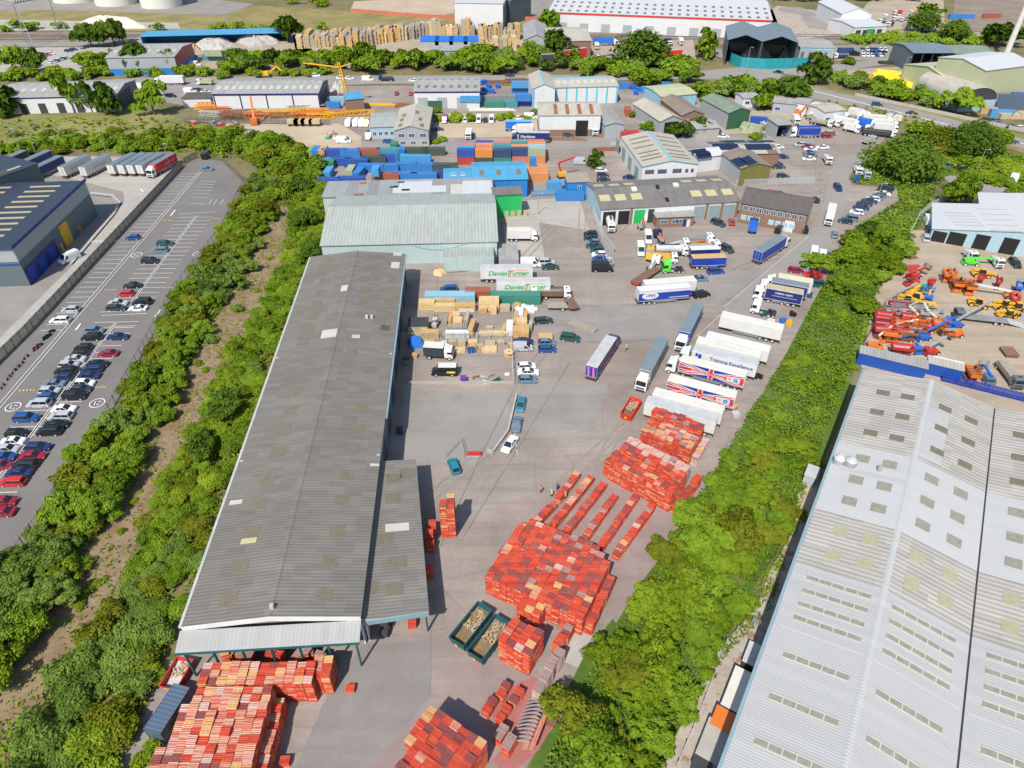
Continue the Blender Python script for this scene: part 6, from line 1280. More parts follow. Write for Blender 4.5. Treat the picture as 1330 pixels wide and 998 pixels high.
# ---- timber packs and boards in the fenced timber yard
def packs(px,py,L,W,H,az,mat,label,nm='timber_pack',cat='timber',z=None,tiers=3):
 q=G(px,py,H/2);rr=random.Random(int(px*7+py));m=MB();t=H/tiers
 for k in range(tiers):
  j=rr.uniform(-.06,.06);m.box(-L/2+j,L/2+j,-W/2,W/2,k*t+.1,(k+1)*t,mat)
  for f in (-.38,0,.38):m.box(L*f - .05,L*f+.05,-W/2,W/2,k*t+.001,k*t+.099,'gwood')
 n=int(W/.2)
 for i in range(n):y=-W/2+i*W/n;m.box(-L/2+.05,L/2 - .05,y+.012,y+W/n - .03,H,H+.05,mat)
 o=m.build(nm,None,(q.x,q.y,.02),R(az));return tag(o,label,cat,'packs in the timber yard')
p=Zm(530,360,8.3125)
for x,y,L,W,H,az,mt,lb in ((205,300,3.8,2.0,2.2,0,'pwood','yellow timber pack at the left end of the back row'),(400,330,5.0,1.6,1.8,0,'pwood','long yellow timber pack, second in the back row'),(400,270,5.0,1.6,1.8,0,'wood','darker timber pack behind the second yellow pack'),(615,325,5.0,1.8,1.8,0,'wood','long timber pack topped with a pale sheet in the back row'),(630,355,3.6,.8,.9,0,'clbw','thin pale wrapped bundle before the back row'),(875,290,4.8,2.2,3.0,0,'pwood','big yellow timber stack under a white sheet'),(810,355,1.8,1.2,1.2,0,'wood','small square timber pack before the big stack'),(925,345,2.6,1.4,1.8,90,'pwood','upright sided timber pack right of the small one'),(1045,335,2.4,1.6,1.5,0,'beige','pinkish wrapped block pile right of the big stack'),(240,620,3.9,1.8,1.8,0,'wood','ochre timber pack beside the store container'),(408,480,3.2,.9,1.8,88,'gwood','dark narrow pack with a green sheet'),(460,455,3.6,.9,1.8,86,'wood','narrow tan pack, left of the square packs'),(520,430,1.6,1.5,2.0,0,'pwood','pale square pack, farthest of the middle group'),(535,490,2.2,2.0,2.0,0,'pwood','pale square pack in the middle group'),(508,550,3.4,1.6,1.4,0,'gwood','grey topped pack in front of the middle group'),(640,450,3.6,.9,2.0,86,'beige','brown narrow pack right of the middle group'),(620,530,3.0,1.2,1.6,86,'grey','grey narrow pack right of the middle group'),(690,550,4.4,1.2,2.2,82,'wood','tall ochre pack casting a dark shadow'),(535,620,5.4,1.6,1.4,0,'clbw','white wrapped long pack along the mesh fence'),(925,612,6.6,1.0,1.0,2,'pwood','long low pale boards along the mesh fence'),(880,550,1.6,.9,.8,0,'beige','small brick coloured pack on dark boards'),(920,580,6,.9,.5,3,'gwood','dark board stack behind the long pale boards'),(1042,560,2.6,.8,1.6,80,'wood','upright tan boards at the end of the dark boards'),(1100,550,4.2,1.6,1.8,88,'clbw','white wrapped pack near the yard corner'),(1165,460,3.4,1.0,2.4,86,'wood','tan pack, first in the corner stack'),(1215,415,2.8,1.2,2.4,86,'clbw','white wrapped pack at the corner stack'),(1265,440,3.2,.9,2.2,86,'wood','narrow brown pack right of the white wrapped one'),(1230,510,2.4,2.0,2.6,0,'pwood','square pale pack in the corner stack'),(1185,590,2.4,2.0,2.0,0,'wood','ochre pack at the near end of the corner stack'),(1270,600,3.6,1.6,2.2,84,'wood','ochre pack right at the near end of the corner stack'),(1320,540,3.0,.8,1.6,84,'pgreen','pale green sheeted pack at the corner stack')):
 packs(*p(x,y),L,W,H,az,mt,lb)
for i,(x,y,s_,h_,mt,nm) in enumerate(((480,710,1.7,1.2,'beige','crate'),(580,715,1.8,1.3,'beige','crate'),(560,790,2.4,.5,'pwood','pallet_pile'),(700,710,2.0,.9,'pwood','pallet_pile'),(700,760,1.5,.9,'wood','crate'),(780,750,1.3,1.0,'beige','crate'),(880,780,3.2,.5,'pwood','pallet_pile'),(890,720,2.2,.8,'beige','pallet_pile'),(1000,710,1.6,1.0,'beige','crate'),(1115,740,1.2,1.2,'pwood','crate'),(75,850,1.3,.9,'wood','crate'),(470,770,1.6,.5,'rust','crate'),(680,790,1.7,.9,'cblue','crate'),(200,700,1.2,1,'beige','crate'),(260,705,1.2,1,'wood','crate'),(390,715,1.2,.9,'offwhite','crate'),(1180,310,1.6,1.2,'wood','crate'),(1060,640 - 20,.9,.7,'beige','crate'))):
 q=G(*p(x,y),h_/2);m=MB();n=6
 for k in range(n):a=-s_/2+k*s_/n;m.box(a+.02,a+s_/n - .02,-s_*.4,s_*.4,h_ - .06,h_,mt)
 m.box(-s_/2,s_/2,-s_*.4,s_*.4,.05,h_ - .1,mt)
 for sx in (-1,0,1):m.box(sx*s_*.46 - .05,sx*s_*.46+.05,-s_*.42,s_*.42,0,h_ - .065,'gwood')
 o=m.build(nm,None,(q.x,q.y,.02),R(rnd.uniform(-25,25)));tag(o,{'beige':'pinkish wooden','pwood':'pale wooden','wood':'tan wooden','rust':'rust coloured','cblue':'blue','offwhite':'white'}[mt]+(' crate' if nm == 'crate' else ' heap of flat pallets')+' in the timber yard below the mesh fence','crate' if nm == 'crate' else 'pallets','crates below the mesh fence')
def reel(px,py,label,r_=1.1):
 q=G(px,py,.4);m=MB();m.cyl((0,0,0),(0,0,.1),r_,'wood',20);m.cyl((0,0,.1),(0,0,.8),r_*.5,'wood',16);m.cyl((0,0,.8),(0,0,.9),r_,'pwood',20);m.cyl((0,0,.9),(0,0,.93),.2,'dark',10);tag(m.build('cable_reel',None,(q.x,q.y,.02)),label,'reel')
reel(*p(1090,825),'wooden cable reel lying by the yard gate post')
# bags of logs: white bulk bags beside the green container
for k,(x,y) in enumerate(((1180,345),(1215,350),(1250,315),(1290,330),(1310,360),(1340,330),(1375,355),(1340,375))):
 q=G(*p(x,y),.4);bm=bmesh.new();bmesh.ops.create_icosphere(bm,subdivisions=2,radius=.75)
 for v_ in bm.verts:v_.co.z=max(-.4,min(.55,v_.co.z));v_.co += Vector((rnd.uniform(-.1,.1),rnd.uniform(-.1,.1),rnd.uniform(-.08,.08)))
 me=bpy.data.meshes.new('bulk_bag');bm.to_mesh(me);bm.free();me.materials.append(M('white' if k % 3 else 'offwhite'));tag(ob('bulk_bag',me,None,(q.x,q.y,.42),k),'white bulk bag on the rubble heap beside the green container','bag','bulk bags beside the green container')
# store container with junk, blue sheeted stack, forklift, wheelie bin
a=G(*p(112,540),1.3);r=root('store_hut',(a.x,a.y),R(1),'dark roofed store hut with a pale front beside the long warehouse','shed');m=MB();m.box(-2.2,2.2,-1.6,2,0,2.5,'beige');m.build('wall',r);m=MB();m.box(-2.3,2.3,-1.7,2.1,2.51,2.65,'dark');m.build('roof',r)
a=G(*p(85,700),.8);m=MB();m.hexa([(-1.8,-1.8,0),(1.8,-1.6,0),(1.6,1.8,0),(-1.8,1.6,0)],[(-1.4,-1.2,1.5),(1.0,-1.0,1.9),(1.0,1.2,1.5),(-1.2,1.2,1.8)],'tarp');tag(m.build('tarpaulin_heap',None,(a.x,a.y,.02),.3),'heap under a bright blue tarpaulin beside the long warehouse','tarpaulin')
def forklift(px,py,az,label,col='lgrey'):
 q=G(px,py,.8);r=root('forklift',(q.x,q.y,.02),R(az),label,'forklift');m=MB();m.box(-1.3,.9,-.6,.6,.35,1.0,col);m.box(-1.4,-.7,-.58,.58,1.001,1.3,col);m.build('body',r,bevel=.05)
 m=MB()
 for x in (-.75,.65):
  for y in (-.5,.5):m.bar((x,y,1.0),(x*.8,y,2.1),.08,'dark')
 m.box(-.7,.6,-.55,.55,2.1,2.16,col);m.build('cage',r);m=MB()
 for y in (-.35,.35):m.box(1.0,1.12,y - .06,y+.06,.1,2.6,'dark');m.box(1.12,2.2,y - .06,y+.06,.1,.16,'steel')
 m.build('mast',r)
 for x in (-.9,.6):
  for y in (-.5,.5):ob('wheel',wheel(.32,.22,'dark'),r,(x,y,.32))
 return r
forklift(*p(295,500),80,'grey forklift with a red mark between the store hut and the packs');forklift(*Zm(480,740,3.8687)(82,290),85,'dark forklift parked under the lean-to front','dark')
a=G(*Zm(500,320,4.988)(508,865),.5);m=MB();m.hexa([(-.45,-.4,.1),(.45,-.4,.1),(.45,.4,.1),(-.45,.4,.1)],[(-.6,-.55,1.15),(.6,-.55,1.15),(.6,.55,1.15),(-.6,.55,1.15)],'cpurple');m.box(-.65,.65,-.6,.6,1.151,1.25,'cpurple');tag(m.build('wheelie_bin',None,(a.x,a.y,.02)),'purple wheelie bin on the yard below the black van','bin')
p=Zm(500,320,4.988)
for k,(x,y,l,mt) in enumerate(((620,865,2.4,'steel'),(640,850,1.6,'scrapgrey'),(680,845,2.0,'gwood'),(720,870,2.6,'dgreen'),(795,830,1.2,'white'),(650,880,1.4,'lgrey'),(590,850,1.5,'rust'),(745,885,1.8,'gwood'))):
 q=G(*p(x,y),.2);m=MB()
 for j in range(4):m.bar((-l/2,j*.2 - .4,.1+j*.06),(l/2+rnd.uniform(-.4,.4),j*.25 - .4+rnd.uniform(-.3,.3),.15+j*.1),.16,mt)
 tag(m.build('scrap_bundle',None,(q.x,q.y,.02),R(rnd.uniform(-40,40))),'loose bundle of scrap along the yard kerb left of the white cars','scrap','scrap along the yard kerb')
for x,y,az in ((395,138,14),(480,150,8)):
 a=G(*p(x,y),.5);m=MB()
 for j in range(8):m.box(-3.5+rnd.uniform(-.3,.3),3.5,-.8+j*.2,-.64+j*.2,.2+(j % 2)*.12,.36+(j % 2)*.12,'gwood')
 tag(m.build('board_stack',None,(a.x,a.y,.02),R(az)),f"{'left' if x < 400 else 'right'} stack of long grey boards at the foot of the mint green shed",'timber')
# drying rack of red hoops at the bank foot, dusty red boards around it
p=Zm(480,740,3.8687);a=G(*p(810,640));b=G(*p(712,870));d=(b - a);r=root('drying_rack',a,ang(a,b),'rack of curved red steel hoops dusted with paint at the bank foot','rack');L=d.length
m=MB();n=13
for k in range(n):
 x=k*L/(n - 1)
 for j in range(6):
  t0,t1=j/6,(j+1)/6;f=lambda t:(x,-.2+2.6*t,.1+2.0*math.sin(t*1.7))
  m.bar(f(t0),f(t1),.16,'steel')
m.build('hoop',r);m=MB();m.hexa([(-.4,1.2,.05),(L+.4,1.2,.05),(L+.4,3.2,1.9),(-.4,3.2,1.9)],[(-.4,1.2,.12),(L+.4,1.2,.12),(L+.4,3.2,1.98),(-.4,3.2,1.98)],'palfade');m.build('sloping_board',r)
a=G(*p(905,730),.8);m=MB();m.box(-1.1,1.1,-1.1,1.1,.1,1.3,'rust');m.box(-1.25,1.25,-1.25,1.25,1.3,1.42,'brown');tag(m.build('box',None,(a.x,a.y,0),R(-25)),'rust brown wooden box at the edge of the tree belt','box')
a=G(*p(1040,390),.02);m=MB();m.box(-1.4,1.4,-2.8,2.8,0,.1,'conc');tag(m.build('grey_board',None,(a.x,a.y,.03),R(-25)),'flat grey sheet lying between the great block and the trees','sheet')
a=G(*p(1062,262),.6);m=MB();m.box(-.4,.4,-.4,.4,0,1.1,'white');m.box(-.3,.3,-.3,.3,1.1,1.25,'blue');tag(m.build('drum_box',None,(a.x,a.y,.02),.4),'small white drum box at the corner of the great block','box')
# gravel lane beside the pale warehouse: cabins
p=Zm(860,780,4.579)
def cabin(px,py,L,W,H,az,wall_,roof_,label):
 q=G(px,py,H);r=root('cabin',(q.x,q.y),az,label,'cabin');m=MB();m.box(-L/2,L/2,-W/2,W/2,0,H - .12,wall_);m.build('wall',r);m=MB();m.box(-L/2 - .1,L/2+.1,-W/2 - .1,W/2+.1,H - .119,H,wall_,roof_);m.build('roof',r);return r
wa=math.atan2(va.y,va.x)
cabin(*p(455,530),6.0,2.5,2.6,wa,'navy','offwhite','white roofed cabin with blue edges between fence and pale warehouse');cabin(*p(385,715),2.6,3.2,2.4,wa,'orange','corange','bright orange roofed cabin between fence and pale warehouse');cabin(*p(320,840),5.0,3.2,2.2,wa,'conc','conc','flat grey roofed store next to the orange cabin')
cabin(*p(555,325),3.4,2.4,2.3,wa,'dark','lgrey','lean shelter with a grey slatted roof beside the pale warehouse');cabin(*p(240,960),2.0,2.0,2.0,wa,'dark','dark','small dark box with white rails at the bottom of the lane');cabin(*p(365,638),.9,.9,1.2,wa,'lgrey','lgrey','small grey cabinet beside the orange cabin')
q=G(1058,605,2.4);cabin(1055,612,3,1.8,2.4,wa,'lgrey','lgrey','small grey kiosk between the trees and the pale warehouse')
q=G(1056,628);m=MB();m.box(-1.6,1.6,-1.1,1.1,.06,.1,'green');tag(m.build('artificial_turf',None,(q.x,q.y,.02),wa),'small mat of bright green turf beside the grey kiosk','mat')
# ---- people
def person(px,py,az,label,top,vest=None):
 q=G(px,py,.9)
 me=bpy.data.meshes.new('person');V=[(0,0,.92),(0,0,1.12),(0,0,1.38),(0,0,1.5),(0,.02,1.56),(0,.02,1.70),(.19,0,1.38),(.25,.03,1.12),(.24,.12,.88),(-.19,0,1.38),(-.25,.03,1.12),(-.24,.10,.86),(.10,0,.86),(.11,.03,.48),(.11,-.02,.08),(.12,.10,.04),(-.10,0,.86),(-.12,.06,.48),(-.12,.03,.08),(-.13,.15,.04)]
 E=[(0,1),(1,2),(2,3),(3,4),(4,5),(2,6),(6,7),(7,8),(2,9),(9,10),(10,11),(0,12),(12,13),(13,14),(14,15),(0,16),(16,17),(17,18),(18,19)]
 rad=[.14,.14,.16,.07,.08,.10,.075,.055,.045,.075,.055,.045,.105,.075,.055,.045,.105,.075,.055,.045]
 me.from_pydata(V,E,[]);o=ob('person',me,None,(q.x,q.y,.03),R(az));md=o.modifiers.new('skin','SKIN');o.modifiers.new('sub','SUBSURF').levels=1
 for i,s_ in enumerate(me.skin_vertices[0].data):s_.radius=(rad[i],rad[i]*.85);s_.use_root=(i == 0)
 bpy.context.view_layer.update();m2=bpy.data.meshes.new_from_object(o.evaluated_get(bpy.context.evaluated_depsgraph_get()));o.modifiers.clear();o.data=m2
 m2.materials.clear()
 for k in ('skin',top,'jeans','black'):m2.materials.append(M(k))
 for f in m2.polygons:
  c=f.center;f.material_index=0 if (c.z>1.48 or (abs(c.x)>.17 and c.z<.95 and c.z>.7)) else (1 if c.z>.9 else (2 if c.z>.12 else 3))
  f.use_smooth=True
 tag(o,label,'person','workers')
 if vest:
  m=MB();m.hexa([(-.22,-.17,.86),(.22,-.17,.86),(.22,.17,.86),(-.22,.17,.86)],[(-.2,-.15,1.44),(.2,-.15,1.44),(.2,.15,1.44),(-.2,.15,1.44)],vest);m.build('vest',o,bevel=.05)
 bm=bmesh.new();bmesh.ops.create_uvsphere(bm,u_segments=12,v_segments=8,radius=.125);
 for v_ in bm.verts:v_.co.z=v_.co.z*1.0+.02
 h=bpy.data.meshes.new('hair');bm.to_mesh(h);bm.free();h.materials.append(M('hair' if vest != 'hivis' else 'white'));ob('hair',h,o,(0,-.015,1.71))
p=Zm(500,500,4.16)
person(*p(843,567),20,'worker in a pale orange top standing apart on the tarmac','hivo',None);person(*p(900,588),200,'worker in a yellow vest, left of the two yellow vests','jeans','hivis');person(*p(932,553),120,'worker in dark navy clothes behind the yellow vests','navy',None);person(*p(975,600),100,'worker in a yellow vest beside the short upper pallet row','jeans','hivis');person(813.4,452,80,'worker in a lime vest beside the lone blue lorry','jeans','hivis')
# ---- long logs on the yard, kerb line, barriers
q=G(*Zm(740,320,4.156)(75,430),.4);m=MB()
for k in range(5):m.bar((-3.4,-.9+k*.4,.3+(k % 2)*.2),(3.4,-.7+k*.4,.3+(k % 2)*.2),.34,'gwood')
m.box(-3.6,-2.9,-1.2,1.2,0,.2,'wood');tag(m.build('log_bundle',None,(q.x,q.y,.02),R(-38)),'bundle of long weathered poles lying on the open yard','logs')
for k in range(5):
 a=G(700/1 - 40+k*2 - 30,505+k*0,0)
a0,a1,a2=G(671,515),G(660,562),G(640,590)
m=MB()
for a,b in ((a0,a1),(a1,a2),(a2,G(633,588))):m.bar(a+Vector((0,0,.4)),b+Vector((0,0,.4)),.35,'conc',.8)
tag(m.build('barrier_wall'),'low crooked concrete barrier left of three cars in line','wall')
m=MB();a,b,c=G(578,597),G(598,576),G(603,596)
for q0,q1 in ((a,b),(b,c)):
 for z in (.2,1.0,1.9):m.bar(q0+Vector((0,0,z)),q1+Vector((0,0,z)),.06,'steel')
 for t in range(9):q=q0.lerp(q1,t/8);m.bar(q,q+Vector((0,0,1.9)),.04,'steel')
tag(m.build('gate'),'pale grey steel gate standing open at the store yard corner','gate')
q=G(616,592);m=MB();m.box(-1.3,1.3,-.25,.25,0,.9,'red');m.box(-1.2,1.2,-.3,.3,0,.15,'white');tag(m.build('barrier',None,(q.x,q.y,.02)),'red plastic road barrier at the store yard gate','barrier')
for x,y,lb in ((546,581,'blue bin'),(553,470,'grey bin')):
 q=G(x - 26,y - 20,.5) if x == 546 else G(528,470,.5);m=MB();m.hexa([(-.5,-.4,.1),(.5,-.4,.1),(.5,.4,.1),(-.5,.4,.1)],[(-.65,-.5,1.2),(.65,-.5,1.2),(.65,.5,1.2),(-.65,.5,1.2)],'cblue' if x == 546 else 'grey');m.box(-.7,.7,-.55,.55,1.2,1.3,'dark');tag(m.build('wheelie_bin',None,(q.x,q.y,.02)),f"{lb} in the shade of the long warehouse wall",'bin')
for x,y,nm in ((1005,396,'orange'),):
 q=G(1016,398);m=MB();m.cyl((0,0,0),(0,0,.06),.3,'orange',8);m.cyl((0,0,.06),(0,0,.75),.2,'orange',10,.04);tag(m.build('traffic_cone',None,(q.x,q.y,.02)),'orange traffic cone beside the navy lorry','cone')
for k,(x,y,mt,lb) in enumerate(((1001,418,'white','white tank box by the tyres'),(1017,417,'blue','blue drum by the bank'),(1026,420,'yellow','yellow drum by the bank'),(1030,408,'black','pile of black tyres by the bank'),(990,408,'dteal','dark green wheel pile behind the white tractor unit'),(1003,409,'dark','dark wheel pile behind the white tractor unit'),(1051,384,'dteal','dark green bin behind the navy lorries'),(955,540,'lgrey','grey bulk tank beside the trailers'),(952,530,'wood','wooden sheet leaning at the trailers'),(985,490,'black','black tyre beside the trailers'))):
 q=G(x,y,.4);m=MB();r_=.65
 if 'drum' in lb or 'pile' in lb or 'tyre' in lb:
  for j in range(3):m.cyl((j*.5 - .5,(j % 2)*.5,0),(j*.5 - .5,(j % 2)*.5,.9),.42,mt,12)
 else:m.box(-r_,r_,-r_,r_,.1,1.1,mt);m.box(-r_ - .05,r_+.05,-r_ - .05,r_+.05,0,.1,'dark')
 tag(m.build({'tank':'tank_box','drum':'drum','pile':'tyre_pile','bin':'bin','sheet':'wooden_sheet','tyre':'tyre_pile'}[next(w_ for w_ in ('drum','pile','tyre','bin','sheet','tank') if w_ in lb)],None,(q.x,q.y,.02),k*.7),lb,'yard item')
# ---- fences, walls and posts
def fence(pts,h,label,mat='fence',step=.32,w_=.16,solid=False,name='fence',cat='fence',wpts=None):
 m=MB();P=[G(*q) for q in pts]
 for a,b in zip(P,P[1:]):
  L=(b - a).length;d=(b - a).normalized();n=max(1,int(L/step))
  if solid:m.bar(a+Vector((0,0,h/2)),b+Vector((0,0,h/2)),.18,mat,h)
  else:
   for i in range(n):q=a+d*(i*L/n);e=q+d*w_;m.hexa([q,e,e+Vector((-d.y,d.x,0))*.03,q+Vector((-d.y,d.x,0))*.03],[q+Vector((0,0,h)),e+Vector((0,0,h)),e+Vector((-d.y*.03,d.x*.03,h)),q+Vector((-d.y*.03,d.x*.03,h))],mat)
   for z in (.3,h - .35):m.bar(a+Vector((0,0,z)) - Vector((-d.y,d.x,0))*.04,b+Vector((0,0,z)) - Vector((-d.y,d.x,0))*.04,.05,mat)
  for i in range(max(1,int(L/2.75))+1):q=a+d*min(L,i*2.75);m.bar(q,q+Vector((0,0,h+.1)),.11,mat)
 return tag(m.build(name),label,cat)
fence([(238,217),(38,434),(-75,546)],2.6,'dark slatted fence between the car park and the depot road',step=.24,w_=.17)
fence([(258,206),(288,210),(318,239),(290,300),(228,380),(132,560),(20,730)],2.4,'thin mesh fence round the shrub side of the car park',step=.9,w_=.05)
fence([(240,214),(258,205)],2.4,'short fence across the far end of the car park',step=.3)
fence([(525,442),(664,442)],2.2,'pale mesh fence across the timber yard','fencepale',.3,.05);fence([(664,442),(667,500)],2.0,'mesh fence along the timber yard gate side','fencepale',.5,.05)
fence([(666,405),(666,440)],2.2,'short mesh fence at the corner timber stack','fencepale',.4,.05);fence([(530,499),(668,499)],.7,'low concrete kerb wall below the black van','conc',solid=True,name='kerb_wall',cat='wall')
fence([(762,254),(783,312),(797,330)],2.4,'pale blue palisade fence along the workshop yard','fencepale',.28,.14);fence([(690,256),(766,252)],2.2,'blue palisade fence below the blue cabin','sky',.3,.16)
fence([(955,242),(1058,238),(1064,190)],2.2,'pale palisade fence round the unit car park','fencepale',.3,.15);fence([(878,998),(905,935),(942,838),(960,818)],1.6,'thin pale fence along the tree belt and gravel lane','fencepale',2.0,.08)
fence([(975,812),(996,823)],2.0,'grey steel gate across the gravel lane','steel',.3,.08,name='gate',cat='gate');fence([(1175,318),(1192,284),(1208,270),(1232,260)],2.2,'pale palisade fence curving round the lift yard','fencepale',.3,.12);fence([(1118,455),(1150,395)],2.0,'dark fence between the shrub bank and the stored lifts','fence',.4,.08)
fence([(1222,496),(1345,527)],2.2,'blue palisade fence along the head of the pale warehouse','royal',.3,.24);fence([(240,180),(300,200)],1.2,'low wire fence beyond the trailers','fence',.8,.05);fence([(240,160),(430,163)],2.0,'grey palisade fence along the crane yard','fence',.4,.2)
fence([(456,16),(560,24),(700,27)],2.2,'orange mesh hoarding across the far field','csalm_',solid=True);fence([(1110,125),(1330,172)],1.4,'weathered wall along the main road','conc',solid=True,name='wall',cat='wall')
for x,y,h,lb in ((31,207,11,'leftmost lamp post behind the depot trailers'),(50,207,6,'short lamp post behind the depot trailers'),(142,209,11,'lamp post between the trailer groups'),(222,220,9,'lamp post beside the red lorry'),(75,372,0,''),(1065,255,8,'lamp post by the unit car park corner'),(1266,228,9,'tall lamp post above the back lane'),(968,96,12,'lamp post beside the recycling yard wall'),(1168,110,12,'lamp post by the yellow bags'),(699,279,7,'bare post on the yard beyond the green store'),(1138,262,6,'wooden pole beside the bank')):
 if not h:continue
 a=G(x,y);m=MB();m.cyl(a,a+Vector((0,0,h)),.13,'steel',8,.07);m.bar(a+Vector((0,0,h - .05)),a+Vector((.9,-.6,h)),.08,'steel');m.box(a.x+.7,a.x+1.3,a.y - .8,a.y - .45,h - .05,h+.08,'lgrey');tag(m.build('lamp_post'),lb,'lamp post')
# motorcycles and bikes along the fence
p=Zm(0,380,3.12)
for k,(x,y,c) in enumerate(((210,160,'black'),(195,178,'black'),(185,185,'dark'),(160,215,'crimson'),(145,228,'red'),(105,262,'dark'),(85,290,'rust'),(70,305,'dark'),(55,320,'rust'),(35,345,'dark'),(10,380,'crimson'))):
 q=G(*p(x,y),.4);r=root('motorcycle' if k<5 else 'bicycle',(q.x,q.y,.03),R(70+k*3),(f"{ {'black': 'black', 'dark': 'dark grey', 'crimson': 'crimson', 'red': 'red', 'rust': 'rusty'}[c]} {'motorcycle' if k < 5 else 'bicycle'} parked along the slatted car park fence"),'motorcycle' if k<5 else 'bicycle','two wheelers along the fence');m=MB()
 if k<5:m.box(-.5,.45,-.16,.16,.45,.85,c);m.box(-.8,-.1,-.14,.14,.85,.98,'black');m.bar((.4,0,.5),(.62,0,1.1),.1,'steel');m.bar((.6,-.35,1.1),(.6,.35,1.1),.06,'black')
 else:m.bar((-.5,0,.35),(.1,0,.4),.05,c);m.bar((.1,0,.4),(.45,0,.9),.05,c);m.bar((-.2,0,.85),(.45,0,.85),.05,c);m.bar((-.25,0,.95),(.0,0,.35),.05,c);m.bar((.45,-.3,1.0),(.45,.3,1.0),.04,'black')
 m.build('frame',r)
 for x_ in (-.6,.65):ob('wheel',wheel(.33,.12 if k<5 else .05,'dark'),r,(x_,0,.33))
# ================================================================== access machines in the lift yard
LB={}
def chassis(r,L,W,col,wr=.42,z=.35,h=.9):
 m=MB();m.box(-L/2,L/2,-W/2+.12,W/2 - .12,z,h,col);m.box(-L/2+.1,L/2 - .1,-W/2+.05,W/2 - .05,h*.62,h*.8,'dark');m.build('chassis',r)
 for sx in (-1,1):
  for sy in (-1,1):ob('wheel',wheel(wr,.3,'offwhite'),r,(sx*L*.34,sy*(W/2 - .1),wr))
def rails(m,x0,x1,y0,y1,z,col,n=4,h=1.1):
 for zz in (z+h,z+h*.55):
  for a,b in (((x0,y0),(x1,y0)),((x1,y0),(x1,y1)),((x1,y1),(x0,y1)),((x0,y1),(x0,y0))):m.bar((*a,zz),(*b,zz),.07,col)
 for k in range(n+1):
  x=x0+(x1 - x0)*k/n
  for y in (y0,y1):m.bar((x,y,z),(x,y,z+h),.06,col)
def scissor(px,py,az,col,L=3.6,W=1.75,label='',z=2.2,deck='steel',g='scissor lifts in the lift yard'):
 q=G(px,py,z);r=root('scissor_lift',(q.x,q.y,.03),R(az),label,'scissor lift',g);chassis(r,L*.9,W,col,.38)
 m=MB()
 for k in range(3):
  z0=.95+k*.34
  for sy in (-1,1):m.bar((-L*.4,sy*W*.3,z0),(L*.4,sy*W*.3,z0+.32),.12,'dark');m.bar((L*.4,sy*W*.26,z0),(-L*.4,sy*W*.26,z0+.32),.12,col)
 m.build('scissor_arms',r);m=MB();m.box(-L/2,L/2,-W/2,W/2,2.02,2.18,col,deck);rails(m,-L/2+.04,L/2 - .04,-W/2+.04,W/2 - .04,2.18,col,4)
 for sy in (-1,1):m.box(-L/2,L/2,sy*W/2 - .03,sy*W/2+.03,2.19,2.75,col)
 for sx in (-1,1):m.box(sx*L/2 - .03,sx*L/2+.03,-W/2+.04,W/2 - .04,2.19,2.75,col)
 m.box(L*.28,L*.4,-W/2+.08,-W/2+.3,2.7,3.1,'black');m.build('platform',r);return r
def boom(px,py,az,col,segs,label,z=1.0,jib=None,bcol=None,basket=True,L=3.6,W=2.2,turret=True,g='boom lifts in the lift yard'):
 """segs: lift arm as points (forward, height)"""
 q=G(px,py,z);r=root('boom_lift',(q.x,q.y,.03),R(az),label,'boom lift',g);chassis(r,L,W,col,.5)
 m=MB();m.box(-L*.42,L*.12,-W*.4,W*.4,.95,1.75,col);m.box(-L*.46,-L*.3,-W*.35,W*.35,1.0,1.6,'dark');m.build('turret',r,bevel=.06)
 m=MB();bc=bcol or col;w=.42
 for a,b in zip(segs,segs[1:]):m.bar((a[0],0,a[1]),(b[0],0,b[1]),w,bc);w *= .86
 m.build('boom_arm',r)
 if basket:e=segs[-1];m=MB();m.box(e[0],e[0]+.8,-.9,.9,e[1] - .5,e[1] - .4,'dark');rails(m,e[0],e[0]+.8,-.9,.9,e[1] - .4,jib or col,2);m.build('basket',r)
 return r
def handler(px,py,az,label,col='yellow',out=0):
 q=G(px,py,.9);r=root('telehandler',(q.x,q.y,.03),R(az),label,'telehandler','telehandlers in the lift yard');m=MB();m.box(-2.3,1.9,-.85,.85,.6,1.15,col);m.box(-2.4,-.2,.2,1.05,1.16,1.7,col);m.build('body',r,bevel=.06)
 m=MB();m.hexa([(-.9,-1.1,1.16),(.7,-1.1,1.16),(.7,-.2,1.16),(-.9,-.2,1.16)],[(-.75,-1.0,2.4),(.35,-1.0,2.4),(.35,-.25,2.4),(-.75,-.25,2.4)],'glass');m.box(-.85,.45,-1.05,-.2,2.41,2.5,col);m.build('cab',r)
 m=MB();m.bar((-2.2,.0,1.9),(2.6+out,0,1.35),.42,col);m.bar((2.6+out,0,1.35),(3.3+out,0,.5),.4,col);m.box(3.2+out,3.4+out,-.7,.7,.2,.9,'dark');m.build('boom_arm',r)
 for sx in (-1,1):
  for sy in (-1,1):ob('wheel',wheel(.62,.42,'yellow'),r,(sx*1.45,sy*1.0,.62))
 return r
p=Zm(1120,320,6.333)
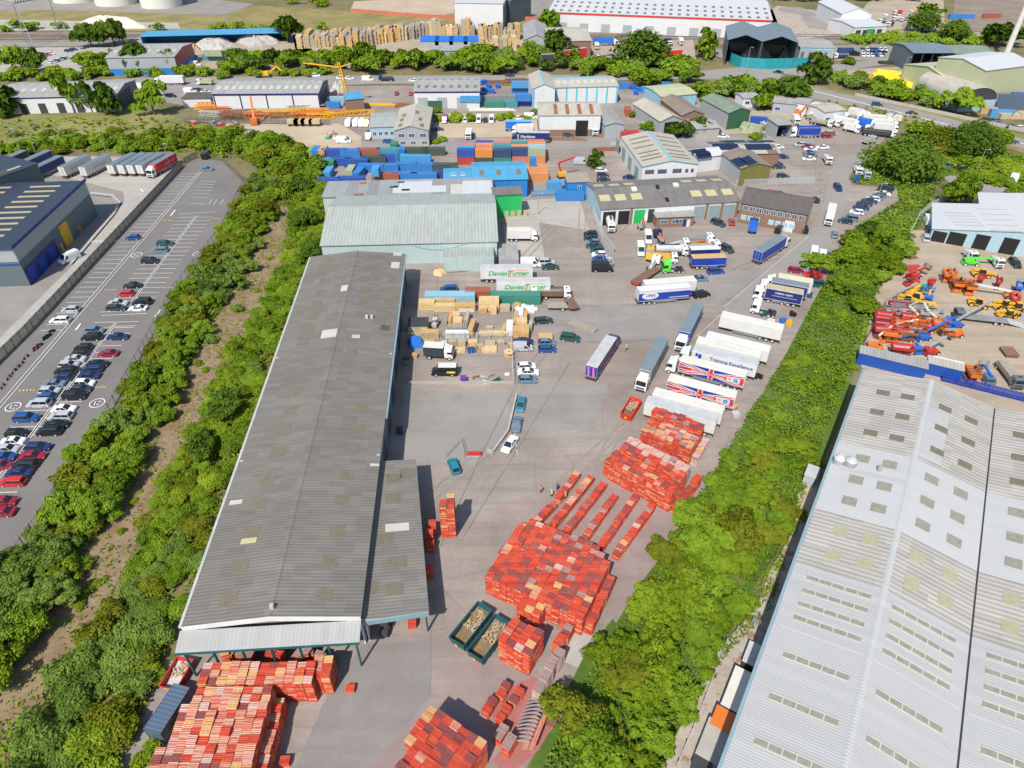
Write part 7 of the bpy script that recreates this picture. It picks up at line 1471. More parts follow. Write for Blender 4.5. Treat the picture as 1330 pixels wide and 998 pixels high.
# lime boom, telehandlers, orange lifts on the right
boom(*p(890,125),-8,'clime',[(-1.2,1.9),(5.2,2.3),(6.4,1.2)],'lime green boom lift with its arm stretched to the right',bcol='clime',L=4.2)
handler(*p(980,225),-12,'yellow telehandler below the lime green boom lift','cyellow',.5);handler(*p(960,470),-30,'yellow telehandler behind the grey plant lorry','cyellow',.5);handler(*p(1270,500),-6,'yellow telehandler at the right edge of the lift yard','cyellow');handler(*p(1160,480),10,'yellow telehandler beside the tall orange lift column','cyellow',-.5)
scissor(*p(785,300),76,'orange',3.8,2.2,'orange scissor lift, left of the pair standing side by side',deck='dark');scissor(*p(885,325),76,'orange',3.8,2.2,'orange scissor lift, right of the pair standing side by side',deck='dark')
scissor(*p(680,245),80,'orange',2.6,1.3,'small orange lift behind the orange pair',z=1.6);scissor(*p(735,240),80,'corange',2.6,1.3,'small orange lift beside a white tube, behind the orange pair',z=1.6)
boom(*p(1235,400),168,'corange',[(.5,1.9),(9.5,3.0)],'orange lift with a long white arm reaching left',bcol='white',jib='orange');scissor(*p(1255,420),80,'red',2.4,1.6,'tall red lift column at the right of the yard',z=2.5)
scissor(*p(965,295),30,'red',1.8,1.0,'small red lift by the yellow telehandler wheels',z=1.2);scissor(*p(1110,320),70,'red',1.8,1.0,'small red lift cage right of the yellow telehandler',z=1.2)
# grey plant lorry with loading ramps
r=rigid(*p(1010,590),167,'grey plant lorry with a long low loading deck in the lift yard',9.5,'grey','grey','cgrey',kind='flat',load=None,z=1.2)
m=MB();m.hexa([(-4.8,-1.2,1.0),(-4.8,1.2,1.0),(-8.6,1.2,.1),(-8.6,-1.2,.1)],[(-4.8,-1.2,1.15),(-4.8,1.2,1.15),(-8.6,1.2,.25),(-8.6,-1.2,.25)],'lgrey');m.build('ramp',r)
# packed rows along the bank fence: scissor lifts lying in lines, booms across
a=-14
for x,y,c,lb,L in ((225,545,'grey','grey decked scissor lift at the head of the packed red row',4.2),(190,575,'red','red scissor lift, first of the packed row by the bank fence',4.2),(180,605,'red','red scissor lift, second of the packed row by the bank fence',4.2),(180,650,'crimson','crimson scissor lift, third of the packed row by the bank fence',4.2),(180,695,'red','red scissor lift, fourth of the packed row by the bank fence',4.2),(300,495,'crimson','long crimson scissor lift under the pale boom arms',4.6),(390,590,'red','red scissor lift under the crossed cream arms',3.8),(430,690,'rust','rust decked scissor lift right of the packed row',4.6),(360,715,'rust','second rust decked scissor lift right of the packed row',4.6),(480,520,'grey','long grey decked lift behind the crossed cream arms',5.0),(560,560,'steel','long steel decked lift left of the blue lift',5.0),(640,640,'orange','orange decked lift behind the blue boom arm',3.4)):
 scissor(*p(x,y),a,c,L,1.9,lb,z=2.0)
q=Zm(1100,330,4.991)
scissor(*q(360,610),-12,'red',4.4,2.0,'bright red scissor lift with a pale platform, nearest the blue store',deck='lgrey');boom(*q(180,600),-8,'corange',[(-.5,1.9),(1.8,2.3)],'orange machine without arm at the corner by the blue store',basket=False,L=3.8);boom(*q(545,625),10,'red',[(-.8,1.9),(2.4,4.4)],'red based boom lift with a short raised dark arm',bcol='steel',jib='dark')
boom(*q(450,615),96,'blue',[(0,1.9),(.8,2.0)],'bright blue lift base beside the red scissor lift',basket=False,L=2.6)
boom(*p(500,740),12,'blue',[(-7.5,1.4),(.5,2.4),(4.6,4.2)],'lift with a long bright blue arm across the yard',bcol='blue');boom(*p(760,715),186,'orange',[(-.2,1.9),(3.0,2.2)],'orange based lift with red wheels at the arm crossing',bcol='steel')
boom(*p(770,640),26,'blue',[(-.5,2.0),(10.5,4.6)],'blue based lift with a long steel arm rising right',bcol='steel',basket=False);boom(*p(720,620),170,'blue',[(-.4,2.0),(1.2,2.2)],'blue lift base at the crossing of the arms',basket=False)
boom(*p(400,590),112,'beige',[(-1.5,2.6),(1.6,3.4),(.2,5.2)],'cream lift arm folded upward, left of two',bcol='cream',basket=False,L=3,W=1.8);boom(*p(545,610),118,'beige',[(-1.5,2.4),(1.2,3.2),(2.6,4.4)],'cream lift arm folded upward, right of two',bcol='cream',basket=False,L=3,W=1.8);boom(*p(260,690),192,'orange',[(-5.5,3.0),(3.0,2.4)],'orange lift with a long cream arm over the packed row',bcol='cream',basket=False)
boom(*p(180,735),215,'orange',[(-2.5,2.8),(2.6,1.9)],'orange lift with a drooping cream arm by the fence',bcol='cream',basket=False,L=3,W=1.8)
boom(*p(430,345),215,'cyellow',[(-1,2.0),(9,2.6)],'yellow lift with a long steel arm pointing at the bank',bcol='steel',basket=False);boom(*p(430,240),22,'red',[(-3.5,2.0),(3.2,2.6)],'red boom lift with a dark head near the bank',bcol='red',jib='black');boom(*p(410,300),190,'red',[(-.5,1.8),(2,2)],'red lift base behind the red boom near the bank',basket=False,bcol='dark')
for x,y,c,L,lb in ((330,480,'grey',4.4,'grey scissor lift beside the yellow telehandlers'),(310,545,'steel',4.0,'steel railed scissor lift under the left cream arm'),(470,640,'orange',3.4,'orange scissor lift below the right cream arm'),(520,665,'red',3.2,'red scissor lift below the right cream arm'),(300,640,'orange',3.6,'orange scissor lift in the second packed row'),(300,680,'red',3.8,'red scissor lift in the second packed row'),(240,730,'orange',3.6,'orange scissor lift at the near end of the packed row')):scissor(*p(x,y),a,c,L,1.8,lb,z=2.0)
handler(*p(1190,560),10,'yellow telehandler behind the grey plant lorry ramps','cyellow');scissor(*p(1290,340),60,'blue',3.0,1.6,'blue scissor lift at the right edge of the lift yard',z=1.8)
handler(*p(370,440),-20,'yellow telehandler parked behind the crimson scissor lift','cyellow',-.6);handler(*p(440,420),-20,'yellow telehandler under the long steel arm','cyellow',-.6);boom(*p(540,420),60,'blue',[(-.4,1.9),(1.4,2.2)],'blue lift with a yellow arm in the middle of the packed lifts',bcol='cyellow',L=3.6);boom(*p(545,490),172,'cyellow',[(-.6,1.8),(3.2,2.2)],'low yellow lift before the blue one with the yellow arm',basket=False,bcol='cyellow');boom(*p(610,675),176,'cyellow',[(-.6,1.8),(3.2,2.2)],'low yellow lift behind the orange based lift',basket=False,bcol='cyellow')
scissor(*p(555,325),10,'red',1.6,1.0,'small red cage beside the turquoise box',z=1.2);boom(*p(505,338),20,'teal',[(-.4,1.5),(.6,1.6)],'small turquoise machine at the bank side',basket=False,L=2.0,W=1.4)
m=MB();q0=G(*p(410,185),.5);m.box(-2,2,-1,1,.3,1.0,'rust');m.box(-1.9,1.9,-.9,.9,1.001,1.2,'red');m.bar((-2,-.9,.2),(2,-.9,1.3),.12,'white');tag(m.build('old_trailer_bed',None,(q0.x,q0.y,.02),.05),'rusty red trailer bed standing alone near the bank','trailer')
m=MB();q0=G(*p(405,90),.4)
for k in range(4):m.bar((-1.6,-.6+k*.4,.2+.1*(k % 2)),(1.6,-.5+k*.35,.3),.25,'rust')
tag(m.build('scrap_bundle',None,(q0.x,q0.y,.02)),'rusty scrap lying at the top of the lift yard','scrap')
q=Zm(1100,330,4.991)
scissor(*q(815,770),82,'corange',3.6,2.0,'rusty orange lift between the store and the blue boom lift',deck='rust');boom(*q(910,800),88,'csky',[(-1.2,1.9),(2.4,2.4)],'pale blue boom lift facing away beside the fence',bcol='blue',jib='grey')
rigid(*q(1050,745),264,'rusty flat lorry with a dark cab and a sheeted rear beside the fence',6.5,'brown','brown','cgrey',kind='flat',load='gwood')
m=MB();q0=G(*q(1060,625),1.2);m.box(-1.3,1.3,-1.6,1.6,.5,.9,'brown');[m.bar((-1.3+j*.52,-1.6,.95),(-1.3+j*.52,1.6,1.0),.14,'gwood') for j in range(6)];[m.bar((-1.3,-1.6+j*.8,1.05),(1.3,-1.6+j*.8,1.05),.12,'rust') for j in range(5)];m.box(-.9,.9,-.9,.9,0,.5,'dark');tag(m.build('ramp_bed',None,(q0.x,q0.y,.02),R(-6)),'brown lattice ramp bed behind the rusty flat lorry','load')
p=Zm(1120,320,6.333)
car(*p(1255,140),262,'cblack','suv',label='black pickup parked before the blue workshop bays');rigid(*p(875,40),270,'white machine truck at the left workshop bay',2.6,'lgrey','white',kind='flat',load='lgrey',W=1.9);rigid(*p(1095,95),265,'white and grey loading truck before the middle bays',2.8,'lgrey','white',kind='flat',load='lgrey',W=1.9)
q=Zm(1000,150,4.03)
for x,y,k,c,lb in ((825,550,'cwhite','van','white van at the left wall of the lift workshop'),(1250,345,'cwhite','van','')):
 if lb:a_=q(x,y);car(a_[0],a_[1],75,k,c,label=lb)
tractor(*q(1275,340),60,'white tractor unit parked on the back lane','cwhite');car(*q(1205,345),160,'cblack','saloon',label='black saloon on the back lane beside the tractor unit');car(*q(935,262),-10,'cblue','saloon',label='blue saloon under the trees on the back lane');car(*q(1020,285),-12,'cblack','suv',label='black SUV under the trees on the back lane');car(*q(1245,140),0,'cblue','van',label='bright blue van half hidden by the hedge at the road');car(*q(1270,135),-10,'cnavy','saloon',label='navy saloon on the road behind the blue van')
for x,y,c in ((1090,375,'cdark'),(815,640,'silver'),(832,600,'cdark')):a_=q(x,y);car(a_[0],a_[1],70,c,'suv','tucked beside the lift workshop',None,detail=False)
o=cont(*q(885,185),0,'corg',7,30,label='yellow orange container standing among the big trees');
# ================================================================== vehicles and machines farther off
p=Zm(0,180,3.99);gl='trailers in the depot yard'
def yard_trailer(x,y,lb,side='offwhite',L=13,cabc=None,end='white'):return lorry(*p(x,y),257,lb,L,side,'rf_shed_v',end,cabc,z=2.8,group=gl,curtain=False)
for x,y,n in ((392,140,'left of the pair of grey roofed trailers in the depot yard'),(497,140,'right of the pair of grey roofed trailers in the depot yard'),(638,130,'first from the left of the four close trailers'),(690,130,'second from the left of the four close trailers'),(738,130,'third from the left of the four close trailers'),(785,130,'fourth from the left of the four close trailers')):
 r=lorry(*p(x,y),77,'grey roofed white trailer, '+n,12.5,'offwhite','rf_shed_v','white',None,z=2.4,group=gl,curtain=False)
 m=MB();m.box(-3.2,3.2,-1.272,-1.255,2.3,2.9,'lgrey');m.build('lettering',r)
r=lorry(*p(848,125),257,'red lorry with a white cab at the end of the depot trailers',11.5,'brightred','rf_shed_v','red','cwhite',z=2.6,group=gl,curtain=False);m=MB();m.box(-4.4,1.2,1.255,1.272,2.2,2.9,'pink');m.build('lettering',r)
lorry(*p(250,145),77,'blue grey trailer with navy front beside the rear depot',12.5,'navy','rf_shed_v','royal',None,z=2.4,group=gl);lorry(*p(190,115),77,'second blue grey trailer behind the navy fronted one',12.5,'navy','rf_shed_v','lgrey',None,z=2.4,group=gl);lorry(*p(62,115),77,'dark trailer farthest left behind the rear depot',12.5,'dark','rf_shed_v','lgrey',None,z=2.4,group=gl)
car(*p(1072,90),90,'cblack','van',label='black van at the far corner of the car park',detail=False)
# central far yard
p=Zm(440,0,2.956)
def C_(x,y,h,c,k,lb):a=p(x,y);return car(a[0],a[1],h,c,k,label=lb,detail=False)
C_(408,462,265,'cpurple','van','purple van, leftmost in the sandy car lot');
for x,c,k,lb in ((432,'cdark','hatchback','dark hatchback beside the purple van'),(460,'cblack','hatchback','black hatchback right of the dark one in the sandy lot'),(485,'cwhite','hatchback','white hatchback in the sandy lot'),(538,'cwhite','van','white van, left of the pair in the sandy lot'),(563,'cnavy','hatchback','navy hatchback between the two white vans'),(587,'cwhite','van','white van, right of the pair in the sandy lot')):C_(x,462,268,c,k,lb)
C_(380,495,0,'cdark','saloon','dark saloon by the hedge of the green gabled unit');rigid(*p(500,510),268,'white boxed truck at the gate of the sandy lot',4.0,'offwhite','offwhite',H=3);C_(515,522,268,'cnavy','hatchback','navy hatchback behind the white boxed truck')
lorry(*p(690,480),0,'bright blue double deck coach beside the white box lorry',10,'blue','cyan',None,None,z=2.4,name='coach',cat='coach',curtain=False);rigid(*p(715,497),180,'white box lorry in front of the bright blue coach',6.4,'white','white',H=3.6)
r=lorry(*p(750,524),180,'navy lorry lettered Maritime on the side street',11.5,'navy','lgrey','navy','cnavy',z=2.4,curtain=False);sidetext(r,'Maritime',1.5,'white',2.4,2.6,1)
C_(690,453,0,'cwhite','saloon','white saloon above the blue coach');C_(708,452,0,'cred','hatchback','red hatchback above the blue coach');C_(738,450,0,'cwhite','van','white van by the hedge above the blue coach');
C_(862,488,0,'cwhite','van','larger white van before the van depot');C_(838,510,0,'cwhite','small_van','smaller white van before the van depot');C_(880,518,0,'cdark','hatchback','dark hatchback before the van depot');rigid(*p(982,495),270,'pale box truck with a red tail right of the van depot door',4.0,'offwhite','white',H=3.4)
C_(190,543,0,'cblue','hatchback','blue hatchback by the green gabled unit');C_(20,542,0,'cwhite','van','white van on the sandy lot edge');C_(116,525,268,'cdark','van','dark van against the pale office');C_(276,358,95,'cred','hatchback','red hatchback at the left end of the square unit');C_(222,358,95,'ccrimson','hatchback','crimson hatchback left of the square unit')
for x,c,k in ((38,'cwhite','van'),(66,'cwhite','van'),(88,'cwhite','van'),(108,'cyellow','van')):C_(x,475,268,c,k,('white' if c == 'cwhite' else 'yellow')+' van in the short row beside the pale office')
C_(113,305,0,'cwhite','van','white van on the far main road');rigid(*p(190,297),180,'dark blue open truck on the far main road',5.0,'navy','navy','cnavy',kind='flat',load='dark');C_(285,308,180,'cwhite','hatchback','white hatchback on the far main road');C_(657,290,0,'cnavy','suv','navy and yellow car on the far main road');C_(15,300,0,'cwhite','suv','white car in the lay-by by the crane');C_(40,300,0,'cwhite','saloon','second white car in the lay-by by the crane')
lorry(*p(1015,158),0,'blue trailer lorry on the forecourt beside the beige unit',11,'blue','blue',None,'cwhite',z=2.4,curtain=False);rigid(*p(990,175),270,'white lorry cab below the blue trailer lorry',3.0,'white','white',H=3.2)
for k,c in enumerate(('silver','cwhite','csky','silver','cdark')):C_(982+k*17,222 - k*2,20,c,'hatchback',f"{CN[c]} hatchback in the row above the red hoarding")
rigid(*p(1312,158),270,'white lorry at the right end of the forecourt',4,'white','white',H=3.4);rigid(*p(1225,160),270,'white lorry beside the blue tank on the forecourt',4,'white','white',H=3.2);rigid(*p(1268,160),270,'navy lorry on the forecourt',4,'navy','navy',H=3.2)
def board(pts,label,mat,h=5,txt=None):
 a,b=G(*p(*pts[0])),G(*p(*pts[1]));r=root('billboard',a,ang(a,b),label,'billboard');L=(b - a).length;m=MB();m.box(0,L,-.15,.15,2.2,2.2+h,mat);m.build('board',r);m=MB();m.box(-.15,L+.15,-.2,.2,2.0,2.19,'white');m.box(-.15,L+.15,-.2,.2,2.21+h,2.4+h,'white');m.build('frame',r)
 for t in (.2,.8):m=MB();m.box(L*t - .2,L*t+.2,.16,.5,0,4,'dark');m.build('post',r)
 return r
board(((865,250),(948,238)),'long red advertising hoarding left of the car row','brightred',4.5);board(((778,275),(824,272)),'dark picture billboard among the trees','dark',5.5);board(((1238,256),(1312,250)),'bright red billboard among the trees at the right','brightred',5)
# tyre/truck yard on the right
p=Zm(960,100,6.045)
def D_(x,y,h,c,k,lb):a=p(x,y);return car(a[0],a[1],h,c,k,label=lb,detail=False)
lorry(*p(545,425),180,'royal blue curtain lorry with white cab beside the hedge bush',8.5,'royal','royal',None,'cwhite',z=2.4);rigid(*p(395,430),180,'bright blue loader lorry nose to nose with the royal blue one',3.0,'blue','blue','cblue',kind='hook')
D_(720,440,0,'silver','estate','silver estate right of the royal blue lorry');D_(690,465,0,'ccrimson','hatchback','crimson hatchback below the silver estate');D_(165,455,0,'csky','hatchback','steel blue hatchback by the hedge on the side street')
for x,y,c,k,lb in ((480,530,'silver','estate','silver estate at the top of the unit car park'),(545,545,'ccrimson','saloon','crimson saloon at the top of the unit car park'),(560,565,'cwhite','saloon','white saloon, first in the short car park row'),(555,590,'csky','saloon','pale blue saloon, second in the short car park row'),(560,612,'cgrey','saloon','grey saloon, third in the short car park row'),(548,640,'cwhite','saloon','white saloon, last in the short car park row'),(655,550,'cwhite','saloon','white saloon alone right of the short row'),(305,548,'cwhite','estate','white estate at the solar roofed unit'),(345,625,'cnavy','hatchback','navy hatchback at the solar roofed unit'),(300,680,'cnavy','hatchback','navy hatchback beside the olive unit'),(310,702,'cdark','saloon','dark saloon beside the olive unit'),(345,775,'cdark','hatchback','dark hatchback alone beside the olive unit')):D_(x,y,180 if x>400 else 0,c,k,lb)
rigid(*p(690,625),262,'white flatbed truck parked on the road bend',4.6,'lgrey','white',kind='flat',load='lgrey',W=2.1);rigid(*p(935,710),255,'white skip truck on the grass island',4.2,'offwhite','white',kind='flat',load='offwhite',W=2.2);rigid(*p(1000,740),255,'grey flatbed on the grass island under the tree',4.4,'gwood','white','silver',kind='flat',load='gwood',W=2.1);D_(915,800,75,'cblue','small_van','bright blue topped truck at the end of the grass island')
# crowded lorry yard
gk='vehicles of the crowded lorry yard'
for x,y,h,L,s,c,kd,lb in ((710,345,320,5.0,'lgrey','cwhite','flat','white cabbed grey flat lorry, left in the crowded yard'),(590,310,322,6.0,'green','cwhite','flat','lorry with a green load in the crowded yard'),(630,345,322,7.0,'brown','cwhite','flat','brown flat lorry in the crowded yard'),(820,350,320,8.0,'white','cwhite','box','long white box lorry, front of the crowded yard'),(870,395,320,4.2,'white','cwhite','box','short white box lorry beside the long white one'),(940,385,320,5.0,'royal','cwhite','tipper','royal blue tipper in the crowded yard'),(985,360,320,5.0,'blue','cwhite','box','blue box lorry in the crowded yard'),(1080,430,342,10.0,'dark','cwhite','tipper','long dark tipper along the crowded yard edge'),(1060,330,345,9.0,'offwhite','cwhite','box','long cream box lorry, back of the crowded yard'),(1110,365,345,9.0,'offwhite','cwhite','box','second long cream box lorry in the crowded yard'),(1130,395,345,7.0,'white','cwhite','box','white box lorry at the right of the crowded yard'),(910,280,320,5.0,'white','cwhite','box','white box lorry, rearmost in the crowded yard'),(960,300,320,4.0,'white','cwhite','box','small white lorry, rear right of the crowded yard'),(540,285,290,3.4,'navy','cwhite','hook','white and navy lorry beside the long cabin'),(440,330,268,3.0,'white','cwhite','box','white lorry end on beside the open garage'),(1010,490,25,3.5,'lgrey','silver','flat','grey tipper parked at the yard gate'),(775,300,320,5.0,'cyan','cwhite','box','turquoise lorry in the middle of the crowded yard'),(865,300,330,6.0,'rust','cwhite','flat','rusty load on a flat lorry in the crowded yard')):
 rigid(*p(x,y),h,lb,L,s,'white' if s == 'white' else s,c,kind=kd,load='gwood' if kd != 'box' else None,group=gk,H=3.3,W=2.3)
q0=G(*p(455,300),.5);m=MB();m.box(-1.4,1.4,-1.1,1.1,.2,.9,'dark');m.box(-1.2,1.2,-1.2,1.2,.91,2.4,'orange');m.bar((1,0,1.8),(2.8,0,5.2),.45,'orange');m.bar((2.8,0,5.2),(5,0,1.5),.38,'orange');tag(m.build('excavator',None,(q0.x,q0.y,.02),R(-30)),'orange digger with folded arm beside the open garage','excavator')
p=Zm(880,0,2.956)
def E_(x,y,h,c,k,lb):a=p(x,y);return car(a[0],a[1],h,c,k,label=lb,detail=False)
E_(766,402,-16,'cnavy','suv','navy car on the main road bend, left of two');E_(900,434,-16,'cblack','saloon','black car on the main road, right of two');E_(388,276,0,'cnavy','saloon','navy saloon on the road before the recycling yard');E_(175,522,0,'cwhite','saloon','white saloon beside the long navy container trailer');E_(318,520,0,'csky','suv','steel blue SUV by the hedge bush');E_(595,287,10,'cdark','hatchback','dark hatchback left of the yellow bags');E_(620,292,30,'csky','van','pale blue van left of the yellow bags')
for x,y,c in ((130,430,'white'),(115,460,'white')):rigid(*p(x,y),265,('upper' if y<440 else 'lower')+' white lorry cab beside the brown roofed shed',4.0,'grey','white',kind='hook',W=2.3)
rigid(*p(635,212),180,'dark lorry with a white cab before the car storage',5.5,'dark','dark',kind='flat',load='dark');rigid(*p(893,210),270,'white lorry at the dark open shed',3.5,'white','white',H=3)
g='cars in the far storage yard'
for i in range(6):
 for j in range(3):E_(712+i*17,190+j*11,268,rnd.choice(('cwhite','silver','cblack','cblue','cwhite')),'hatchback',None and '' or f"stored car between the dark shed and the grey unit, {('back', 'middle', 'front')[j]} row, {('first', 'second', 'third', 'fourth', 'fifth', 'sixth')[i]} from the left")
for x,y,h,lb in ((405,205,60,'larger turquoise excavator working on the waste heap'),(490,215,120,'smaller turquoise excavator by the right wall')):
 q0=G(*p(x,y));m=MB();m.box(-1.8,1.8,-1.3,1.3,.1,.9,'dark');m.box(-1.6,1.4,-1.3,1.3,1.0,2.4,'teal');m.box(.2,1.4,.2,1.3,2.41,3.2,'glass');m.bar((1,0,2),(4.5,0,6.5),.6,'teal');m.bar((4.5,0,6.5),(7,0,2.6),.5,'teal');m.box(6.4,7.6,-.6,.6,1.6,2.6,'dark');tag(m.build('excavator',None,(q0.x,q0.y,.02),R(h)),lb,'excavator')
# yellow bulk bags, stacks of yellow things
gy='yellow bulk bags by the main road'
def bags(pts,nx,ny,lb):
 P=[G(*p(*q)) for q in pts]
 for i in range(nx):
  for j in range(ny):
   a=P[0].lerp(P[1],(i+.5)/nx);b=P[3].lerp(P[2],(i+.5)/nx);c=a.lerp(b,(j+.5)/ny);m=MB();s=.62*(P[1] - P[0]).length/nx;t=.62*(P[3] - P[0]).length/ny
   m.hexa([(-s,-t,0),(s,-t,0),(s,t,0),(-s,t,0)],[(-s*.85,-t*.85,2.1),(s*.9,-t*.8,2.4),(s*.8,t*.85,2.0),(-s*.85,t*.9,2.3)],'brightyellow');o=m.build('bulk_bag',None,(c.x,c.y,.03),rnd.uniform(-.2,.2));tag(o,lb,'bag',gy)
bags(((742,305),(855,330),(840,290),(770,284)),8,4,'yellow bulk bag in the large left block beside the road');bags(((840,332),(920,340),(900,326),(845,322)),6,1,'yellow bulk bag in the row joining both blocks');bags(((890,325),(1010,332),(1010,312),(890,311)),9,2,'yellow bulk bag in the right block before the factory');bags(((905,298),(985,302),(985,290),(905,288)),6,1,'yellow bulk bag in the short far row')
# top right machinery yard
for k,(x,y,c) in enumerate(((850,45,'red'),(860,60,'red'),(905,45,'yellow'),(905,60,'orange'),(845,68,'white'),(870,70,'white'),(800,60,'white'),(790,78,'dark'),(820,90,'dark'),(735,115,'white'),(690,100,'dark'),(720,108,'green'))):
 rigid(*p(x,y),200+k*13 % 40,f"{c} machine lorry in the yard, {('upper', 'middle', 'lower')[k // 4]} part, {('leftmost', 'left', 'right', 'rightmost')[k % 4]} of four",4.5,c,c,'cwhite',kind='flat' if k % 2 else 'tipper',load=None,W=2.3)
E_(1098,130,0,'silver','suv','silver car on the far track, left of two');E_(1150,135,0,'cwhite','suv','white car on the far track, right of two');
for k,(x,y) in enumerate(((1255,328),(1310,325))):handler(*p(x,y),10,f"red farm loader by the arched barn, {'left' if not k else 'right'} of two",'cred')
for k,(x,y,c) in enumerate(((1190,460,'cdark'),(1225,462,'cgrey'),(1280,485,'cdark'),(1320,490,'cwhite'))):E_(x,y,10,c,'estate',f"{CN[c]} estate in the row below the arched barn, {('first', 'second', 'third', 'fourth')[k]} from the left")
# left: units, storage lot, crane yard
p=Zm(0,0,2.956)
lorry(*p(662,308),180,'white lorry and trailer on the far road behind the pale unit',11.0,'white','white',None,'cwhite',z=2.2,curtain=False);rigid(*p(793,312),180,'pale green tipper lorry on the far road',5.5,'pgreen','pgreen',kind='tipper')
for x,y,c,k,lb in ((497,324,'csky','saloon','steel blue saloon by the far left unit'),(545,334,'cwhite','van','white van by the far left unit'),(490,340,'cdark','hatchback','dark hatchback at the gable of the far left unit'),(510,355,'cwhite','hatchback','white hatchback at the gable of the far left unit'),(625,368,'silver','hatchback','silver hatchback before the low annexe'),(655,368,'cblack','suv','black SUV before the low annexe'),(732,352,'cwhite','van','white van behind the low annexe'),(762,345,'cdark','hatchback','dark hatchback behind the low annexe'),(790,352,'cwhite','saloon','white saloon behind the low annexe'),(752,248,'cwhite','van','white van in the scrap yard'),(612,252,'cred','hatchback','red hatchback at the scrap shed'),(1212,290,'cwhite','suv','white car left of the lattice crane'),(1310,298,'cwhite','saloon','white car right of the lattice crane')):E2=p(x,y);car(E2[0],E2[1],0,c,k,label=lb,detail=False)
for i in range(5):E2=p(205+i*12,238 - i*4);car(E2[0],E2[1],60,('cwhite','cblue','cwhite','cnavy','cwhite')[i],'hatchback',label=f"{('white', 'blue', 'white', 'navy', 'white')[i]} car in the slanted storage row, {('first', 'second', 'third', 'fourth', 'last')[i]} from the left",detail=False)
for i,(x,y,c) in enumerate(((262,195,'cnavy'),(282,190,'cnavy'),(165,215,'cpurple'),(180,210,'cred'),(195,206,'cwhite'))):E2=p(x,y);car(E2[0],E2[1],10,c,'hatchback',label=f"{CN[c]} car {'at the far side of' if i < 2 else 'in the mixed group of'} the far left storage lot"+(', rear' if i == 1 else ''),detail=False)
p=Zm(240,90,5.115)
def crane(x,y,az,col,segs,label,nm='crane_boom'):
 q0=G(*p(x,y));r=root(nm,(q0.x,q0.y,.02),R(az),label,'crane');m=MB();m.box(-2.4,2.4,-1.3,1.3,.5,1.3,col);m.box(-2.6,-1.2,-1.2,1.2,1.31,2.8,col);m.box(.4,1.6,.2,1.2,1.31,2.7,'glass');m.build('body',r)
 for sx in (-1,1):
  for sy in (-1,1):ob('wheel',wheel(.7,.45,'dark'),r,(sx*1.6,sy*1.2,.7))
 m=MB();w_=.9
 for a,b in zip(segs,segs[1:]):m.bar((a[0],0,a[1]),(b[0],0,b[1]),w_,col);w_ *= .8
 m.build('boom_arm',r);return r
crane(470,365,100,'orange',[(-1,2),(.6,5.5),(2.2,10)],'red orange crane with its boom raised to the left','mobile_crane')
for k,(x,y,L,az,c) in enumerate(((190,230,22,2,'orange'),(180,248,24,1,'yellow'),(200,262,20,0,'orange'),(170,290,16,-2,'lgrey'),(350,285,24,8,'rust'),(390,300,24,6,'rust'),(550,285,26,10,'yellow'),(480,300,18,6,'orange'),(700,285,26,9,'yellow'),(660,300,20,8,'rust'),(820,270,28,6,'yellow'),(850,285,24,7,'orange'),(800,300,20,4,'corange'),(960,285,24,6,'orange'),(1040,290,22,7,'yellow'),(1130,285,26,8,'yellow'),(300,310,16,0,'brown'),(900,305,18,3,'yellow'),(750,255,14,4,'steel'),(870,245,12,2,'yellow'))):
 q0=G(*p(x,y),1.5);L *= .62;az += rnd.uniform(-7,7);m=MB();h=L/2
 for yy in (-.8,.8):
  for zz in (.4,2.0):m.bar((-h,yy,zz),(h,yy,zz),.24,c)
 for i in range(int(L/1.6)):
  x0=-h+i*1.6
  for yy in (-.8,.8):m.bar((x0,yy,.4),(x0+1.6,yy,2.0),.13,c)
  m.bar((x0,-.8,2.0),(x0+1.6,.8,2.0),.13,c)
 m.box(-h*.6,-h*.6+.5,-.9,.9,0,.4,'dark');m.box(h*.6,h*.6+.5,-.9,.9,0,.4,'dark')
 tag(m.build('crane_boom_section',None,(q0.x,q0.y,.02),R(az)),{'orange':'orange','yellow':'yellow','rust':'rust red','lgrey':'pale grey','corange':'bright orange','brown':'brown','steel':'steel grey'}[c]+' lattice crane section lying before the pale unit','crane section','crane sections in the crane yard')
q0=G(*p(1092,235));m=MB()
for sx in (-.7,.7):
 for sy in (-.7,.7):m.bar((sx,sy,0),(sx*.6 - 2,sy*.6,17),.3,'yellow')
for k in range(16):
 f=k/16;z0,z1_=f*17,(f+1/16)*17;s0=.7 - .28*f
 for sy in (-1,1):m.bar((-s0 - 2*f,sy*s0,z0),(s0 - 2*f,sy*s0,z1_),.2,'yellow')
m.bar((-2,0,15),(-17,1,16.5),.45,'yellow');m.bar((-2,0,15),(3,0,16.5),.4,'yellow');m.bar((-2,0,17),(-17,1,16.8),.08,'dark');m.box(1.5,3,-.6,.6,14.8,16.2,'grey')
m.box(-2,2,-2,2,0,.8,'dark');tag(m.build('tower_crane',None,(q0.x,q0.y,.02)),'tall slim yellow lattice crane with a level jib','crane')
for k,x in enumerate((722,764,812,866)):q0=G(*p(x,355),1.2);m=MB();m.box(-2.2,2.2,-1.4,1.4,1.0,2.4,'beige');m.box(-2.0,2.0,-1.2,1.2,.5,.999,'brown');[m.cyl((sx*1.3,sy*1.25 - .2,.5),(sx*1.3,sy*1.25+.2,.5),.5,'rubber',10) for sx in (-1,1) for sy in (-1,1)];tag(m.build('ballast_trailer',None,(q0.x,q0.y,.02)),f"tan ballast trailer on the sandy lot, {('first', 'second', 'third', 'fourth')[k]} from the left",'trailer')
